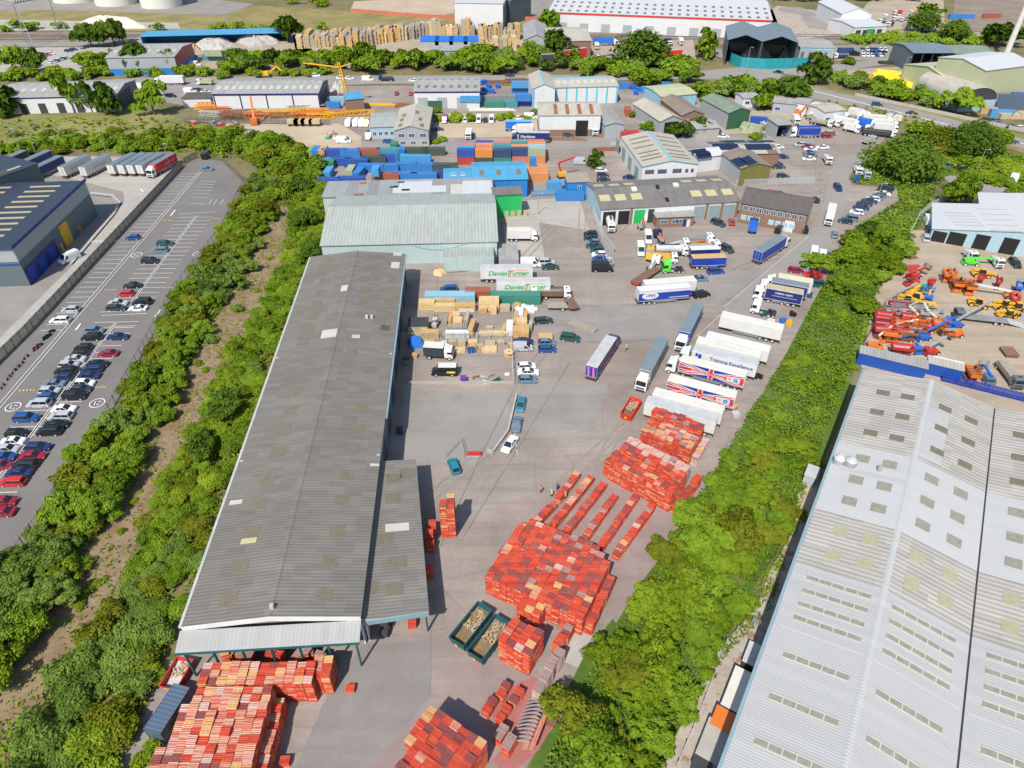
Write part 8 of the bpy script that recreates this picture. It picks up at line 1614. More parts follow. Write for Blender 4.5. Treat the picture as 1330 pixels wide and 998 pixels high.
q0=G(*p(550,55));m=MB();m.box(-2,2,-1.4,1.4,.1,1,'dark');m.box(-2.6,1,-1.3,1.3,1.01,2.8,'yellow');m.bar((1,0,2),(5,0,5),.7,'yellow');m.bar((5,0,5),(8,0,2),.6,'yellow');tag(m.build('excavator',None,(q0.x,q0.y,.02),R(5)),'yellow excavator on the far road behind the pale unit','excavator')
q0=G(*Zm(0,0,2.956)(740,222));m=MB();m.box(-2,2,-1.4,1.4,.1,1,'dark');m.box(-2.6,1,-1.3,1.3,1.01,2.8,'yellow');m.bar((1,0,2),(3,0,6),.7,'yellow');m.bar((3,0,6),(6,0,3),.6,'yellow');tag(m.build('excavator',None,(q0.x,q0.y,.02),R(60)),'yellow excavator in the scrap yard','excavator')
for k,(x,y,c) in enumerate(((955,455,'green'),(985,440,'red'),(1000,455,'white'),(430,425,'white'),(490,440,'red'),(540,445,'beige'),(600,455,'red'),(640,465,'dark'),(690,490,'purple'),(365,410,'lgrey'),(235,370,'red'),(200,355,'teal'),(340,365,'rust'),(60,358,'brightred'))):
 q0=G(*p(x,y),.3);m=MB();m.box(-1.6,1.6,-.9,.9,0,.8,c);m.bar((-1.8,-.6,.9),(1.6,.8,1.3),.4,'grey');m.box(-.8,.6,-.6,.5,.801,1.2,'scrapgrey');tag(m.build('junk_pile',None,(q0.x,q0.y,.02),rnd.uniform(0,3)),f"{ {'lgrey': 'grey', 'brightred': 'bright red', 'dark': 'dark'}.get(c, c)} pile of junk on the edge of the sandy lot",'junk','junk on the sandy lot')
# tan pallet and timber towers of the far timber yard
p=Zm(440,0,2.956);gt='timber towers in the far timber yard'
for row,(x0,y0,x1,y1,n,h) in enumerate(((-150,185,60,170,18,6),(40,185,330,140,22,7),(330,140,520,135,12,8),(540,165,690,150,12,8),(60,150,330,118,16,5),(-150,160,50,140,12,5),(540,195,680,185,8,6))):
 for k in range(n):
  if row == 2 and 3<k<9:hh=h*.7
  else:hh=h*rnd.uniform(.75,1.2)
  f=(k+.5)/n;q0=G(*p(x0+(x1 - x0)*f,y0+(y1 - y0)*f));m=MB();c=rnd.choice(('wood','wood','pwood','gwood','beige'));L=rnd.uniform(5,8)
  nt_=int(hh/.9)
  for t in range(nt_):j=rnd.uniform(-.2,.2);m.box(-1.4+j,1.4+j,-L/2,L/2,t*.9+.08,t*.9+.88,c)
  m.box(-1.45,1.45,-L/2,L/2,nt_*.9,nt_*.9+.1,'gwood' if rnd.random()<.5 else c)
  tag(m.build('timber_tower',None,(q0.x,q0.y,.02),rnd.uniform(-.12,.12)),f"{dict(wood='tan', pwood='pale', gwood='greyish', beige='pinkish')[c]} timber tower in the {('left front', 'middle front', 'blue roofed', 'right', 'middle back', 'left back', 'right front')[row]} row of the far yard",'timber',gt)
for k in range(4):q0=G(*p(350+k*55,152),4);m=MB();m.box(-5,5,-3,3,0,3.4,'wl_lgrey');m.hexa([(-5.2,-3.2,3.41),(5.2,-3.2,3.41),(5.2,3.2,3.41),(-5.2,3.2,3.41)],[(-5.2,-3.2,3.6),(5.2,-3.2,3.6),(5.2,3.2,5.2),(-5.2,3.2,5.2)],'blue');tag(m.build('timber_shelter',None,(q0.x,q0.y,.02)),f"blue roofed shelter among the timber towers, {('first', 'second', 'third', 'fourth')[k]} from the left",'shelter')
gb2='blue bins behind the pale unit'
for x,y in ((555,315),(575,330),(560,345),(585,350),(550,360),(610,330),(1090,325),(1130,335),(1160,345),(1185,355),(1140,355)):q0=G(*p(x,y),1);m=MB();m.hexa([(-1.2,-.8,0),(1.2,-.8,0),(1.2,.8,0),(-1.2,.8,0)],[(-1.6,-1,1.8),(1.6,-1,1.8),(1.6,1,1.8),(-1.6,1,1.8)],'blue');tag(m.build('skip',None,(q0.x,q0.y,.02),rnd.uniform(0,3)),'blue skip in the bin yard '+('left' if x<800 else 'right')+' of the pale teal framed unit','skip',gb2)
gp2='white crates in the crane yard'
for k in range(12):q0=G(*p(1200+k*12,232),1);m=MB();m.box(-1,1,-1,1,0,3.4,'offwhite');m.box(-1.05,1.05,-1.05,1.05,3.4,3.5,'white');m.box(-1.05,1.05,-1.05,1.05,1.6,1.7,'lgrey');tag(m.build('crate_stack',None,(q0.x,q0.y,.02)),'tall white crate stack at the right end of the crane yard','crates',gp2)
p=Zm(880,0,2.956)
for k,(x,y,L,W,H,mt,lb) in enumerate(((185,455,5,2.4,2,'orange','orange loader frame'),(240,450,6,3,2.4,'rust','rust brown machine heap'),(235,470,5,2.5,1.6,'brown','brown crate heap'),(20,440,7,3,3,'beige','pinkish pallet heap'),(15,425,6,3,2.5,'wood','tan pallet heap'),(275,495,7,3,2,'pgreen','pale sheeted heap'),(345,480,5,3,2.2,'lgrey','grey cage heap'),(420,470,5,2.5,2,'brown','brown sleeper heap'),(560,515,9,1,1.2,'brown','low brown hoarding'),(470,430,4,2,2,'corange','bright orange plant box'),(700,470,5,2,2,'rust','rusty cab'),(815,215,4,3,3.5,'pgreen','pale burnt booth'),(800,240,7,3,1.6,'dark','dark flat heap'),(680,205,5,3,2.4,'black','black machine'),(930,250,14,1,2.4,'rust','rusty sheet row'),(1000,245,12,1,2.6,'beige','beige wall of blocks'),(1050,240,12,1,2.6,'conc','grey wall of blocks'),(1210,340,5,3,2.5,'orange','orange machine'),(1290,440,12,5,2.5,'beige','tan spoil stack'),(830,450,6,2.4,2.6,'offwhite','cream cab body'))):
 q0=G(*p(x,y),H/2);rr=random.Random(k);m=MB()
 for t in range(3):a_=-L/2+t*L/3;h_=H*rr.uniform(.65,1);m.box(a_+.05,a_+L/3 - .05,-W/2+rr.uniform(0,.3),W/2,0,h_,mt);m.bar((a_,-W/2,h_),(a_+L/3,W/2,h_+rr.uniform(0,.5)),.25,'dark' if t % 2 else mt)
 tag(m.build('yard_heap',None,(q0.x,q0.y,.02),R(rr.uniform(-15,15) if L<9 else -3)),lb+' in the yards beside the main road bend','heap')
p=Zm(440,0,2.956)
for k,(x,y,mt,lb) in enumerate(((600,312,'rust','rusty beam bundle'),(640,312,'brown','brown beam bundle'),(690,305,'brown','dark brown beam bundle'),(150,400,'yellow','yellow boom bundle'),(220,400,'rust','rust red beam bundle'),(300,405,'rust','second rust red beam bundle'),(410,405,'offwhite','pale wall block row'),(590,420,'offwhite','long pale wall row'),(870,532,'brick','brick coloured fence row'),(1050,520,'brick','brick coloured gate row'),(1065,570,'rust','rusty frame row'),(1110,550,'conc','low grey wall'),(1250,470,'conc','grey rubble row'))):
 q0=G(*p(x,y),.6);m=MB();L=12+(k*5) % 9
 for j in range(4):m.bar((-L/2,j*.5 - 1,.3+.3*(j % 2)),(L/2 - j,j*.5 - .9,.35+.3*(j % 2)),.45,mt)
 tag(m.build('beam_bundle' if 'bundle' in lb else 'low_wall',None,(q0.x,q0.y,.02),R((k*7) % 9 - 4)),lb+' on the ground in the middle of the far estate','beams' if 'bundle' in lb else 'wall')
rigid(674,305,0,'white box lorry backed up to the mint green shed',6.6,'white','offwhite',H=3.5)
for x,y,c,k,lb in ((755,211,'silver','van','silver van behind the long timber cabin'),(781,221,'cwhite','hatchback','white hatchback, first of three beside the blue cabin'),(783,227,'cdark','hatchback','dark hatchback, second of three beside the blue cabin'),(784,233,'cdark','saloon','dark saloon, last of three beside the blue cabin')):car(x,y,0,c,k,label=lb,detail=False)
q0=G(731,231);m=MB();m.box(-1.8,1.8,-1.2,1.2,.1,.8,'dark');m.box(-1.7,1.0,-1.1,1.1,.81,2.0,'yellow');m.bar((-.5,.6,1.6),(-1.5,.6,5),.5,'red');m.bar((-1.5,.6,5),(4.5,.9,6.2),.45,'red');tag(m.build('grab_excavator',None,(q0.x,q0.y,.02),R(18)),'small excavator with a long red arm beside the blue cabin','excavator')
# ================================================================== vegetation
import numpy as np
def inpoly(x,y,P):
 c=False;j=len(P) - 1
 for i in range(len(P)):
  if (P[i].y>y) != (P[j].y>y) and x<(P[j].x - P[i].x)*(y - P[i].y)/(P[j].y - P[i].y)+P[i].x:c=not c
  j=i
 return c
def leaf_mesh(pts,nrm,size,mat,name,rng,jit=.42):
 n=len(pts);a=nrm+rng.normal(0,jit,(n,3));a /= np.linalg.norm(a,axis=1,keepdims=True)+1e-9
 t=np.cross(a,rng.normal(0,1,(n,3)));t /= np.linalg.norm(t,axis=1,keepdims=True)+1e-9;b=np.cross(a,t)
 s=size*rng.uniform(.6,1.35,(n,1));bend=a*s*.22
 v=np.empty((n,4,3));v[:,0]=pts - t*s;v[:,1]=pts - b*s*.62+bend;v[:,2]=pts+t*s;v[:,3]=pts+b*s*.62+bend
 me=bpy.data.meshes.new(name);me.vertices.add(n*4);me.vertices.foreach_set("co",v.astype(np.float32).ravel());me.loops.add(n*4);me.loops.foreach_set("vertex_index",np.arange(n*4,dtype=np.int32))
 me.polygons.add(n);me.polygons.foreach_set("loop_start",np.arange(0,n*4,4,dtype=np.int32));me.polygons.foreach_set("loop_total",np.full(n,4,np.int32));me.materials.append(M(mat));me.update();me.validate();return me
def crown_pts(rng,kind,n,nl):
 """leaf points for a crown of unit radius and unit height, grouped in uneven boughs with gaps"""
 P,Nn=[],[]
 for i in range(nl):
  if kind == 'poplar':c=np.array([rng.normal(0,.28),rng.normal(0,.28),rng.uniform(.15,.92)]);r=.42*(1.15 - abs(c[2] - .4));rz=.16
  elif kind == 'bush':
   a=rng.uniform(0,6.283);d=rng.uniform(0,.62) ** .8;c=np.array([math.cos(a)*d,math.sin(a)*d,rng.uniform(.25,.72)*(1 - .45*d)]);r=rng.uniform(.30,.5);rz=rng.uniform(.20,.34)
  else:
   a=rng.uniform(0,6.283);d=rng.uniform(0,.82) ** .75*(1+.22*math.sin(2*a+1));c=np.array([math.cos(a)*d,math.sin(a)*d,.30+rng.uniform(.0,.56)*(1 - .6*d*d)]);r=rng.uniform(.16,.38);rz=rng.uniform(.10,.22)
  k=int(n/nl*rng.uniform(.6,1.4));q=rng.normal(0,1,(k,3));q /= np.linalg.norm(q,axis=1,keepdims=True)
  q[:,2]=np.where((q[:,2]<-.35),-q[:,2],q[:,2]);rad=rng.uniform(.55,1.08,(k,1))
  P.append(c+q*rad*np.array([r,r,rz]));Nn.append(q*.7+np.array([-.15,-.3,.75]))
 return np.concatenate(P),np.concatenate(Nn)
CRW={}
def crown(kind,mat,var,lod):
 k=(kind,mat,var,lod)
 if k not in CRW:
  rng=np.random.default_rng(hash((kind,var)) % 1000 if False else (var*17+len(kind)*5+lod));n={0:6200,1:2200,2:900}[lod];nl={'round':34,'bush':14,'poplar':16,'giant':60}[kind]
  if kind == 'giant':n *= 4
  p,nn=crown_pts(rng,'bush' if kind == 'giant' else kind,n,nl)
  if kind == 'giant':pass
  size={0:.064,1:.10,2:.15}[lod]*(.42 if kind == 'giant' else 1);p[:,2]=np.maximum(p[:,2],.03);CRW[k]=leaf_mesh(p,nn,size,mat,'crown',rng)
 return CRW[k]
TRK={}
def trunk(var):
 if var not in TRK:
  rr=random.Random(var);m=MB();m.cyl((0,0,-.01),(rr.uniform(-.05,.05),rr.uniform(-.05,.05),.45),.055,'bark',7,.035)
  for k in range(4):a=rr.uniform(0,6.3);z=rr.uniform(.22,.42);m.cyl((0,0,z),(math.cos(a)*.5,math.sin(a)*.5,z+rr.uniform(.2,.4)),.028,'bark',5,.010)
  m.cyl((0,0,.42),(rr.uniform(-.1,.1),rr.uniform(-.1,.1),.85),.033,'bark',6,.008);TRK[var]=m.mesh('trunk')
 return TRK[var]
LEAFN=dict(leaf_deep='deep green',leaf_mid='green',leaf_dark='dark green',leaf_lime='lime green',leaf_olive='olive green',leaf_grey='grey green')
def tree(x,y,r,h,mat,label,group=None,kind='round',lod=0,name='tree',cat='tree'):
 o=root(name,(x,y,0),rnd.uniform(0,6.28),label,cat,group);k_=rnd.uniform(.84,1.18);o.scale=(r*k_,r/k_,h);v=rnd.randrange(4)
 ob('trunk',trunk(v),o);ob('crown',crown(kind,mat,v,lod),o);return o
def shrub(x,y,r,h,mat,label,group=None,lod=0):
 o=ob('shrub',crown('bush',mat,rnd.randrange(4),lod),None,(x,y,-.05),rnd.uniform(0,6.28));o.scale=(r,r,h);return tag(o,label,'shrub',group)
def hedge(px,sp,seed,mats,rr,hh,label):
 """a continuous hedge or thicket: one thing"""
 rng=np.random.default_rng(seed);f=wmat(seed,mats);acc={}
 for x,y in spots(px,sp,seed):
  r=rnd.uniform(*rr);h=r*rnd.uniform(*hh);p,nn=crown_pts(rng,'bush',420,10);a=acc.setdefault(f(x,y),[[],[]]);a[0].append(p*np.array([r,r,h])+np.array([x,y,0]));a[1].append(nn)
 o=None
 for m,(p,nn) in acc.items():
  me=leaf_mesh(np.concatenate(p),np.concatenate(nn),.7,m,'hedge',rng)
  if o is None:o=ob('hedge',me);tag(o,label,'hedge')
  else:ob('foliage',me,o)
def spots(px,sp,seed,jit=.38,wpts=None):
 P=[G(*q) for q in px];rr=random.Random(seed);x0,x1=min(p.x for p in P),max(p.x for p in P);y0,y1=min(p.y for p in P),max(p.y for p in P);out=[];j=0;y=y0
 while y<y1:
  x=x0+(sp/2 if j % 2 else 0)
  while x<x1:
   a,b=x+rr.uniform(-jit,jit)*sp,y+rr.uniform(-jit,jit)*sp
   if inpoly(a,b,P):out.append((a,b))
   x += sp
  y += sp*.866;j += 1
 return out
def wmat(seed,mats):
 def f(x,y):
  v=math.sin(x*.11+seed)+math.sin(y*.09+seed*2.1)+math.sin((x+y)*.23+seed)*.6+rnd.gauss(0,.7);return mats[max(0,min(len(mats) - 1,int((v+2.2)/4.4*len(mats))))]
 return f
def belt(px,sp,seed,mats,rr,hh,phrase,group,kind='tree',lod=0):
 if kind == 'shrub' and lod == 2:return hedge(px,sp,seed,mats,rr,hh,'continuous green hedge '+phrase.replace('in the hedge ',''))
 f=wmat(seed,mats)
 for x,y in spots(px,sp,seed):
  m=f(x,y);r=rnd.uniform(*rr);h=r*rnd.uniform(*hh)
  if kind == 'tree':tree(x,y,r,h,m,f"{LEAFN[m]} leafy tree {phrase}",group,lod=lod)
  else:shrub(x,y,r,h,m,f"{LEAFN[m]} shrub {phrase}",group,lod)
A_=['leaf_dark','leaf_mid','leaf_mid','leaf_lime','leaf_olive','leaf_mid','leaf_dark','leaf_grey']
belt([(322,246),(344,222),(366,262),(346,303),(320,350),(268,432),(228,505),(212,560),(140,566),(232,388),(294,306)],4.0,3,['leaf_mid','leaf_mid','leaf_olive','leaf_mid','leaf_lime','leaf_grey'],(1.9,3.5),(.95,1.45),'beside the far half of the car park','trees beside the car park')
belt([(212,562),(196,592),(130,690),(70,790),(0,900),(-70,960),(-80,830),(22,712),(104,590),(138,566)],4.0,4,['leaf_dark','leaf_mid','leaf_olive','leaf_mid','leaf_lime','leaf_grey'],(2.0,3.8),(1.0,1.5),'beside the near half of the car park','trees beside the car park')
belt([(384,262),(424,238),(424,325),(402,345),(352,490),(306,620),(262,560),(300,452),(334,420),(374,330)],3.3,5,['leaf_mid','leaf_lime','leaf_mid','leaf_lime','leaf_mid','leaf_grey'],(2.0,2.9),(.85,1.2),'between dirt track and far half of the long warehouse','shrubs beside the long warehouse','shrub')
belt([(302,625),(228,822),(196,900),(186,930),(150,760),(192,680),(218,612),(258,565)],3.2,6,['leaf_mid','leaf_lime','leaf_grey','leaf_mid','leaf_olive','leaf_lime'],(1.9,2.9),(.85,1.2),'between dirt track and near half of the long warehouse','shrubs beside the long warehouse','shrub')
belt([(148,790),(196,850),(190,935),(160,1010),(60,1100),(0,1040),(40,960),(80,900)],4.0,8,['leaf_mid','leaf_mid','leaf_lime','leaf_olive','leaf_grey'],(2.6,3.6),(.9,1.3),'in the bottom left thicket','shrubs of the bottom left thicket','shrub')
for x,y,r in ((398,296,4.5),(412,340,4.8),(300,540,4.2),(268,590,3.5),(395,250,4)):q=G(x,y);tree(q.x,q.y,r,r*1.35,'leaf_deep','broad dark green tree standing out of the shrub bank beside the long warehouse','dark trees of the shrub bank')
belt([(0,196),(60,184),(250,176),(310,172),(400,196),(420,232),(372,262),(344,218),(290,200),(230,196),(0,203)],6.2,9,['leaf_mid','leaf_lime','leaf_mid','leaf_olive','leaf_dark','leaf_mid'],(3.2,4.8),(.8,1.15),'in the scrub beyond the car park','shrubs beyond the car park','shrub',1)
belt([(0,176),(150,172),(300,168),(330,172),(250,178),(60,184),(0,188)],11,10,['leaf_lime','leaf_olive','leaf_grey'],(2.5,4),(.5,.8),'on the far meadow edge','shrubs on the meadow edge','shrub',1)
# right hand belt
belt([(706,1010),(770,872),(812,812),(850,757),(900,672),(980,690),(1004,690),(968,790),(915,850),(868,940),(835,1010)],4.2,11,['leaf_olive','leaf_mid','leaf_olive','leaf_mid','leaf_dark','leaf_mid'],(2.1,4.0),(1.05,1.6),'in the near half of the belt beside the pale warehouse','trees of the right hand belt')
belt([(904,668),(930,610),(968,566),(1062,575),(1046,625),(1022,688),(980,690)],4.4,12,['leaf_mid','leaf_olive','leaf_mid','leaf_mid','leaf_lime','leaf_dark'],(1.9,3.4),(.55,.95),'in the far half of the belt beside the pale warehouse','trees of the right hand belt')
belt([(1075,372),(1086,332),(1108,300),(1150,312),(1184,318),(1158,356),(1140,398),(1120,420),(1090,400)],5.4,13,['leaf_dark','leaf_mid','leaf_deep','leaf_mid','leaf_dark'],(2.6,4.2),(.95,1.25),'on the bank above the lift yard','trees on the bank above the lift yard')
belt([(972,560),(1030,458),(1072,385),(1118,425),(1112,460),(1090,540),(1064,572)],4.4,14,['leaf_grey','leaf_mid','leaf_lime','leaf_mid','leaf_lime'],(1.2,2.4),(.3,.55),'on the green bank beside the parked trailers','shrubs on the green bank','shrub',1)
belt([(1120,290),(1170,262),(1200,262),(1205,272),(1186,300),(1180,315)],5.5,15,['leaf_grey','leaf_lime','leaf_mid'],(1.2,2.2),(.4,.7),'in the rough grass behind the roadside cars','shrubs in the rough grass','shrub',1)
for x,y,r,h,m,lb in ((1168,232,11.5,15,'leaf_deep','great round dark green tree beside the estate road bend'),(1258,202,10,13,'leaf_deep','great dark tree among the trees left of the main road'),(1222,196,8,9,'leaf_olive','brownish olive tree between the great dark trees'),(1195,186,6.5,8,'leaf_mid','green tree behind the great round tree'),(1242,264,7,8,'leaf_dark','broad green tree at the entrance of the back lane'),(1290,195,6,8,'leaf_dark','small dark tree at the end of the roadside group'),(1060,352,4,5,'leaf_mid','bushy tree hanging over the white van with pink stripes'),(1340,275,6,7,'leaf_mid','green tree at the right edge behind the white roofs')):
 q=G(x,y);tree(q.x,q.y,r,h,m,lb,None,'giant' if r>7 else 'round',1 if r>7 else 0)
belt([(1225,215),(1262,206),(1340,222),(1340,262),(1300,248),(1262,236),(1240,226)],7.5,16,['leaf_mid','leaf_lime','leaf_dark','leaf_mid'],(3.2,5),(.6,.9),'in the hedge along the back lane','shrubs along the back lane','shrub',1)
# far tree belts
FB=['leaf_deep','leaf_dark','leaf_mid','leaf_grey','leaf_dark','leaf_mid']
belt([(442,74),(560,78),(690,72),(742,76),(760,94),(700,97),(440,97)],10,17,FB,(4.0,6.4),(1.0,1.45),'in the long belt behind the units','trees of the long far belt',lod=2)
belt([(106,84),(150,82),(154,98),(104,98)],9,18,FB,(4.2,6.4),(1.1,1.5),'in the cluster left of the scrap shed','trees left of the scrap shed',lod=2)
belt([(298,78),(400,76),(440,80),(440,96),(296,96)],10,19,FB,(4.2,6.6),(1.0,1.45),'in the cluster before the scrap yard','trees before the scrap yard',lod=2)
belt([(0,94),(100,95),(300,95),(440,95),(440,100),(200,104),(0,106)],9,20,['leaf_mid','leaf_lime','leaf_mid'],(3.5,5),(.8,1.1),'in the hedge along the far main road','hedge along the far main road','shrub',2)
belt([(745,88),(860,84),(905,82),(905,112),(830,112),(745,104)],10,21,FB,(4.0,6.4),(.9,1.3),'in the belt behind the teal framed unit','trees behind the teal framed unit',lod=2)
belt([(900,120),(960,112),(1036,124),(1020,140),(960,126),(905,132)],8.5,22,FB,(4,6.4),(1.0,1.3),'in the clump behind the truck yards','trees behind the truck yards',lod=2)
belt([(1088,104),(1130,108),(1235,126),(1240,144),(1200,140),(1130,124),(1085,114)],8.5,23,FB,(4.5,6.5),(.8,1.2),'in the hedge between main road and yellow bags','hedge beside the main road','shrub',2)
belt([(560,154),(700,152),(700,156),(560,159)],6,24,['leaf_mid','leaf_lime'],(2.6,3.4),(.8,1.1),'in the hedge behind the sandy car lot','hedge behind the sandy car lot','shrub',2)
belt([(1100,48),(1240,46),(1290,50),(1290,56),(1180,60),(1100,58)],11,25,['leaf_lime','leaf_mid','leaf_mid'],(5,7),(.5,.8),'on the green embankment before the machinery yard','shrubs on the far embankment','shrub',2)
belt([(0,36),(330,38),(500,38),(500,41),(330,42),(0,42)],14,26,FB,(4,6),(.7,1.1),'along the far side of the railway','shrubs along the railway','shrub',2)
belt([(380,0),(460,0),(450,10),(380,8)],16,27,['leaf_lime','leaf_mid'],(6,9),(.6,.9),'in the scrub at the top left of the sandy field','shrubs at the far top','shrub',2)
belt([(1000,0),(1230,-4),(1230,0),(1060,5)],14,28,['leaf_mid','leaf_lime'],(6,9),(.6,.9),'along the far top behind the white gabled shed','shrubs at the far top','shrub',2)
for i,(x,y,r,h,k,lb) in enumerate(((8,150,8,16,'poplar','tall dark poplar at the left edge of the meadow'),(97,147,4.5,14,'poplar','slim poplar in front of the far left unit'),(120,146,4,11,'poplar','thin poplar right of the slim one'),(142,149,6.5,13,'poplar','broad poplar at the gable of the far left unit'),(201,149,6.5,12,'poplar','dark lone poplar in front of the low annexe'),(180,92,8,13,'round','round lone tree before the scrap shed'),(158,88,6,10,'round','loose tree left of the scrap shed'),(222,92,7,10,'round','grey green tree at the corner of the scrap shed'),(120,62,8,13,'round','tree beside the railway left of the blue edged shed'),(150,60,9,14,'round','bigger tree beside the railway left of the blue edged shed'),(20,92,7,12,'round','dark tree in the storage lot, leftmost'),(50,94,6,11,'round','dark tree in the storage lot, next to the leftmost'),(375,54,8,13,'round','tree between scrap yard and timber yard'),(712,42,9,12,'round','round tree above the beige unit'),(722,74,9,13,'round','tree at the corner of the beige unit'),(832,86,15,18,'giant','great tree above the red billboard'),(918,74,8,13,'poplar','dark tree left of the recycling shed'),(1055,110,7.5,14,'poplar','upright dark tree at the road junction'),(1197,42,10,12,'giant','round dark tree in the machinery yard'),(1205,22,8,8,'round','smaller round tree at the far top of the machinery yard'),(1237,53,9,12,'giant','round dark tree at the gravel lot corner'),(1300,60,10,12,'round','tree behind the pale green barns'),(1240,148,8,10,'round','dark tree left of the arched barn'),(772,218,3.2,6,'poplar','small upright tree in the yard beside the cream roofed unit'),(1020,136,9,12,'round','broad dark tree at the back of the truck yards'),(990,142,5,6,'round','round bush tree beside the weathered green shed'),(880,178,5,5,'round','bushy tree at the side street bend'),(908,174,6,6,'round','bushy tree beside the stone garage'))):
 q=G(x,y);tree(q.x,q.y,r,h,'leaf_grey' if 'grey green' in lb else ('leaf_mid' if i % 3 == 1 else 'leaf_deep'),lb,None,k,2 if k != 'giant' else 2)
for x,y,r,lb in ((980,180,3,'small round bush on the side street corner by the tank container'),(575,183,2.2,'clipped bright hedge bush, first along the drive'),(566,186,2.2,'clipped bright hedge bush, second along the drive'),(1000,170,3.4,'bush before the blue tarpaulin container'),(232,935,2.0,'round grassy bush at the container end'),(196,985,2.2,'straw green bush at the bottom left pallets')):q=G(x,y);shrub(q.x,q.y,r,r*.8,'leaf_lime',lb,None,1)
for i,(ox,oy,x,y,r) in enumerate(((880,0,20,485,5),(880,0,115,392,4),(880,0,290,398,4.5),(880,0,345,395,4.5),(880,0,412,408,4.5),(880,0,655,248,4),(880,0,700,300,4),(440,0,752,445,3),(440,0,1015,455,3),(440,0,1182,440,3),(440,0,1210,465,3.5),(440,0,1185,498,3.5),(440,0,1135,450,2.6),(440,0,800,378,3),(440,0,870,374,3),(440,0,950,378,3),(440,0,1030,372,3),(440,0,1300,480,4),(440,0,1310,505,3),(440,0,1290,395,4),(440,0,375,435,2.6),(440,0,730,400,3),(440,0,1060,250,4),(440,0,1085,245,4),(440,0,965,250,3.5),(440,0,1015,255,3.5))):
 q=G(*Zm(ox,oy,2.956)(x,y));shrub(q.x,q.y,r,r*rnd.uniform(.8,1.1),('leaf_mid','leaf_lime','leaf_dark')[i % 3],'green bush growing between the sheds and yards of the far estate','bushes among the far sheds',1)
# scattered low shrubs on the dirt track
p=Zm(0,560,2.277)
for x,y,r in ((395,210,.9),(465,152,1),(360,298,.9),(415,180,.6),(340,255,.6),(310,440,.7),(255,480,1.4),(235,520,1.2),(285,455,1.0),(330,345,.5)):q=G(*p(x,y));shrub(q.x,q.y,r,r*.8,'leaf_lime','low lone shrub on the brown dirt track','low shrubs on the dirt track',1)
p=Zm(130,180,3.12)
for x,y,r in ((455,820,2.2),(560,695,2.0),(570,610,1.6),(690,488,1.2),(680,520,.8),(430,940,1.1),(400,915,1.2),(505,860,1.0),(490,885,.9),(640,620,1.0)):q=G(*p(x,y));shrub(q.x,q.y,r,r*.8,'leaf_grey' if r>1.5 else 'leaf_lime','low lone shrub on the brown dirt track','low shrubs on the dirt track',1)
# ground cover, uncountable
def cover(name,label,polys,dens,size,hmax,mats,seed):
 rng=np.random.default_rng(seed);allp={m:[] for m in mats}
 for px in polys:
  P=[G(*q) for q in px];x0,x1=min(p.x for p in P),max(p.x for p in P);y0,y1=min(p.y for p in P),max(p.y for p in P);n=int((x1 - x0)*(y1 - y0)*dens)
  for a,b in zip(rng.uniform(x0,x1,n),rng.uniform(y0,y1,n)):
   if inpoly(a,b,P):
    v=math.sin(a*.35+seed)*math.sin(b*.28)+math.sin(a*.9+b*.6)*.5
    if v+rng.normal(0,.5)<-.55:continue
    m=mats[min(len(mats) - 1,max(0,int((math.sin(a*.13+b*.17+seed)+rng.normal(0,.5)+1.3)/2.6*len(mats))))]
    allp[m].append((a,b,rng.uniform(.05,hmax)*(1+.6*max(v,0))))
 r=None
 for m,q in allp.items():
  if not q:continue
  q=np.array(q);me=leaf_mesh(q,np.tile([0,0,1.0],(len(q),1)),size,m,name,rng,.8);o=ob(name if r is None else 'foliage_patch',me,r)
  if r is None:r=o;tag(o,label,'ground cover',None,'stuff')
  else:o["kind"]='stuff'
 return r
cover('undergrowth','tangled low undergrowth filling the left scrub strip',[[(322,240),(372,200),(424,236),(424,330),(402,345),(306,620),(228,822),(186,935),(150,1010),(-60,1010),(70,895),(130,850),(190,680),(262,540),(330,420),(374,330),(376,268),(352,268),(340,310),(225,515),(130,690),(0,890),(-60,900),(-60,800),(22,718),(104,590),(138,560),(230,384),(292,304)]],9,.28,1.1,['leaf_mid','leaf_lime','leaf_mid','leaf_olive'],1)
cover('brambles','dense brambles and nettles covering the right hand bank',[[(700,1010),(770,865),(848,740),(902,652),(957,560),(1028,452),(1074,362),(1118,420),(1108,470),(1066,580),(1026,700),(1000,795),(945,850),(880,950),(855,1010)]],16,.26,.85,['leaf_mid','leaf_lime','leaf_mid','leaf_grey'],2)
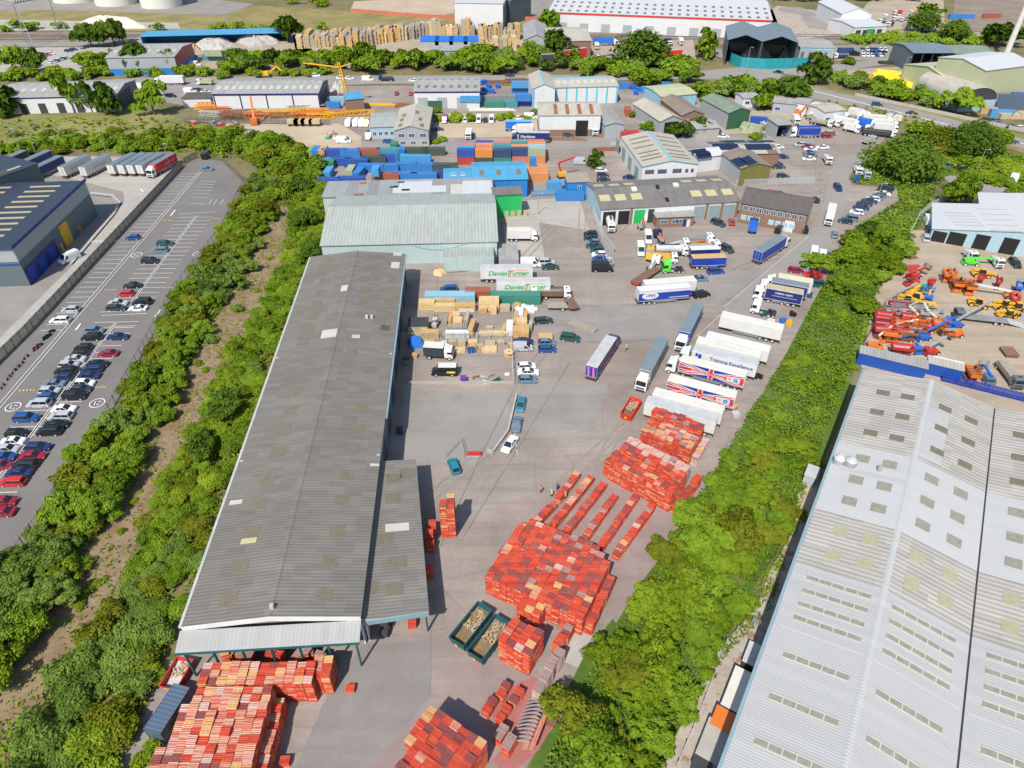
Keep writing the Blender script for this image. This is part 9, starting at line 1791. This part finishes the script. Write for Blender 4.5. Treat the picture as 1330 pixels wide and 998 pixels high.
cover('rough_grass','rough tall grass between the roadside cars and the lift yard',[[(1085,345),(1118,292),(1168,262),(1205,260),(1212,268),(1186,300),(1150,360),(1118,455),(1100,400)],[(1104,232),(1130,206),(1160,186),(1215,172),(1340,210),(1340,245),(1240,224),(1222,234),(1208,262),(1166,262),(1166,245),(1110,240)]],3.2,.46,.8,['leaf_lime','leaf_mid','leaf_grey'],3)
cover('hedge_undergrowth','green undergrowth below the trees along the main road and back lane',[[(1160,185),(1215,172),(1330,215),(1330,245),(1262,235),(1220,228),(1180,238)],[(0,188),(250,172),(330,170),(420,205),(424,236),(372,262),(344,214),(230,198),(0,200)]],.9,.8,.9,['leaf_mid','leaf_lime','leaf_dark'],4)
cover('weeds','sparse weeds and grass tufts overgrowing the brown dirt track',[[(350,265),(380,262),(384,292),(376,330),(336,420),(306,452),(268,545),(222,615),(198,685),(158,765),(120,850),(80,900),(0,1010),(-60,1010),(0,880),(60,790),(120,690),(192,590),(220,520),(264,430),(314,350),(340,305)]],2.8,.24,.35,['leaf_lime','leaf_lime','leaf_mid'],9)
cover('field_grass','tussocky grass on the far meadow and verges',[[(0,160),(100,152),(250,160),(310,168),(200,176),(0,186)],[(1060,128),(1215,156),(1215,172),(1150,160)],[(1090,50),(1290,48),(1290,58),(1100,60)]],.25,1.0,.5,['leaf_lime','leaf_olive','leaf_mid'],5)
# ================================================================== tell look-alikes apart
ORD='second third fourth fifth sixth seventh eighth ninth tenth eleventh twelfth'.split()
by={}
for o in TAGGED:by.setdefault(o["label"],[]).append(o)
for lb,os_ in by.items():
 if len(os_)<2 or os_[0]["category"] in ('tree','shrub','pallet','pallets','bag','crates','crate','timber','junk','scrap','skip','crane section','ground cover','bicycle','motorcycle'):continue
 os_.sort(key=lambda o:(o.location - cam.location).length);n=len(os_)
 for i,o in enumerate(os_):
  w_=('nearer' if i == 0 else 'farther') if n == 2 else ('nearest' if i == 0 else ('farthest' if i == n - 1 else ORD[min(i - 1,10)]+' nearest'))
  o["label"]=w_+' '+lb
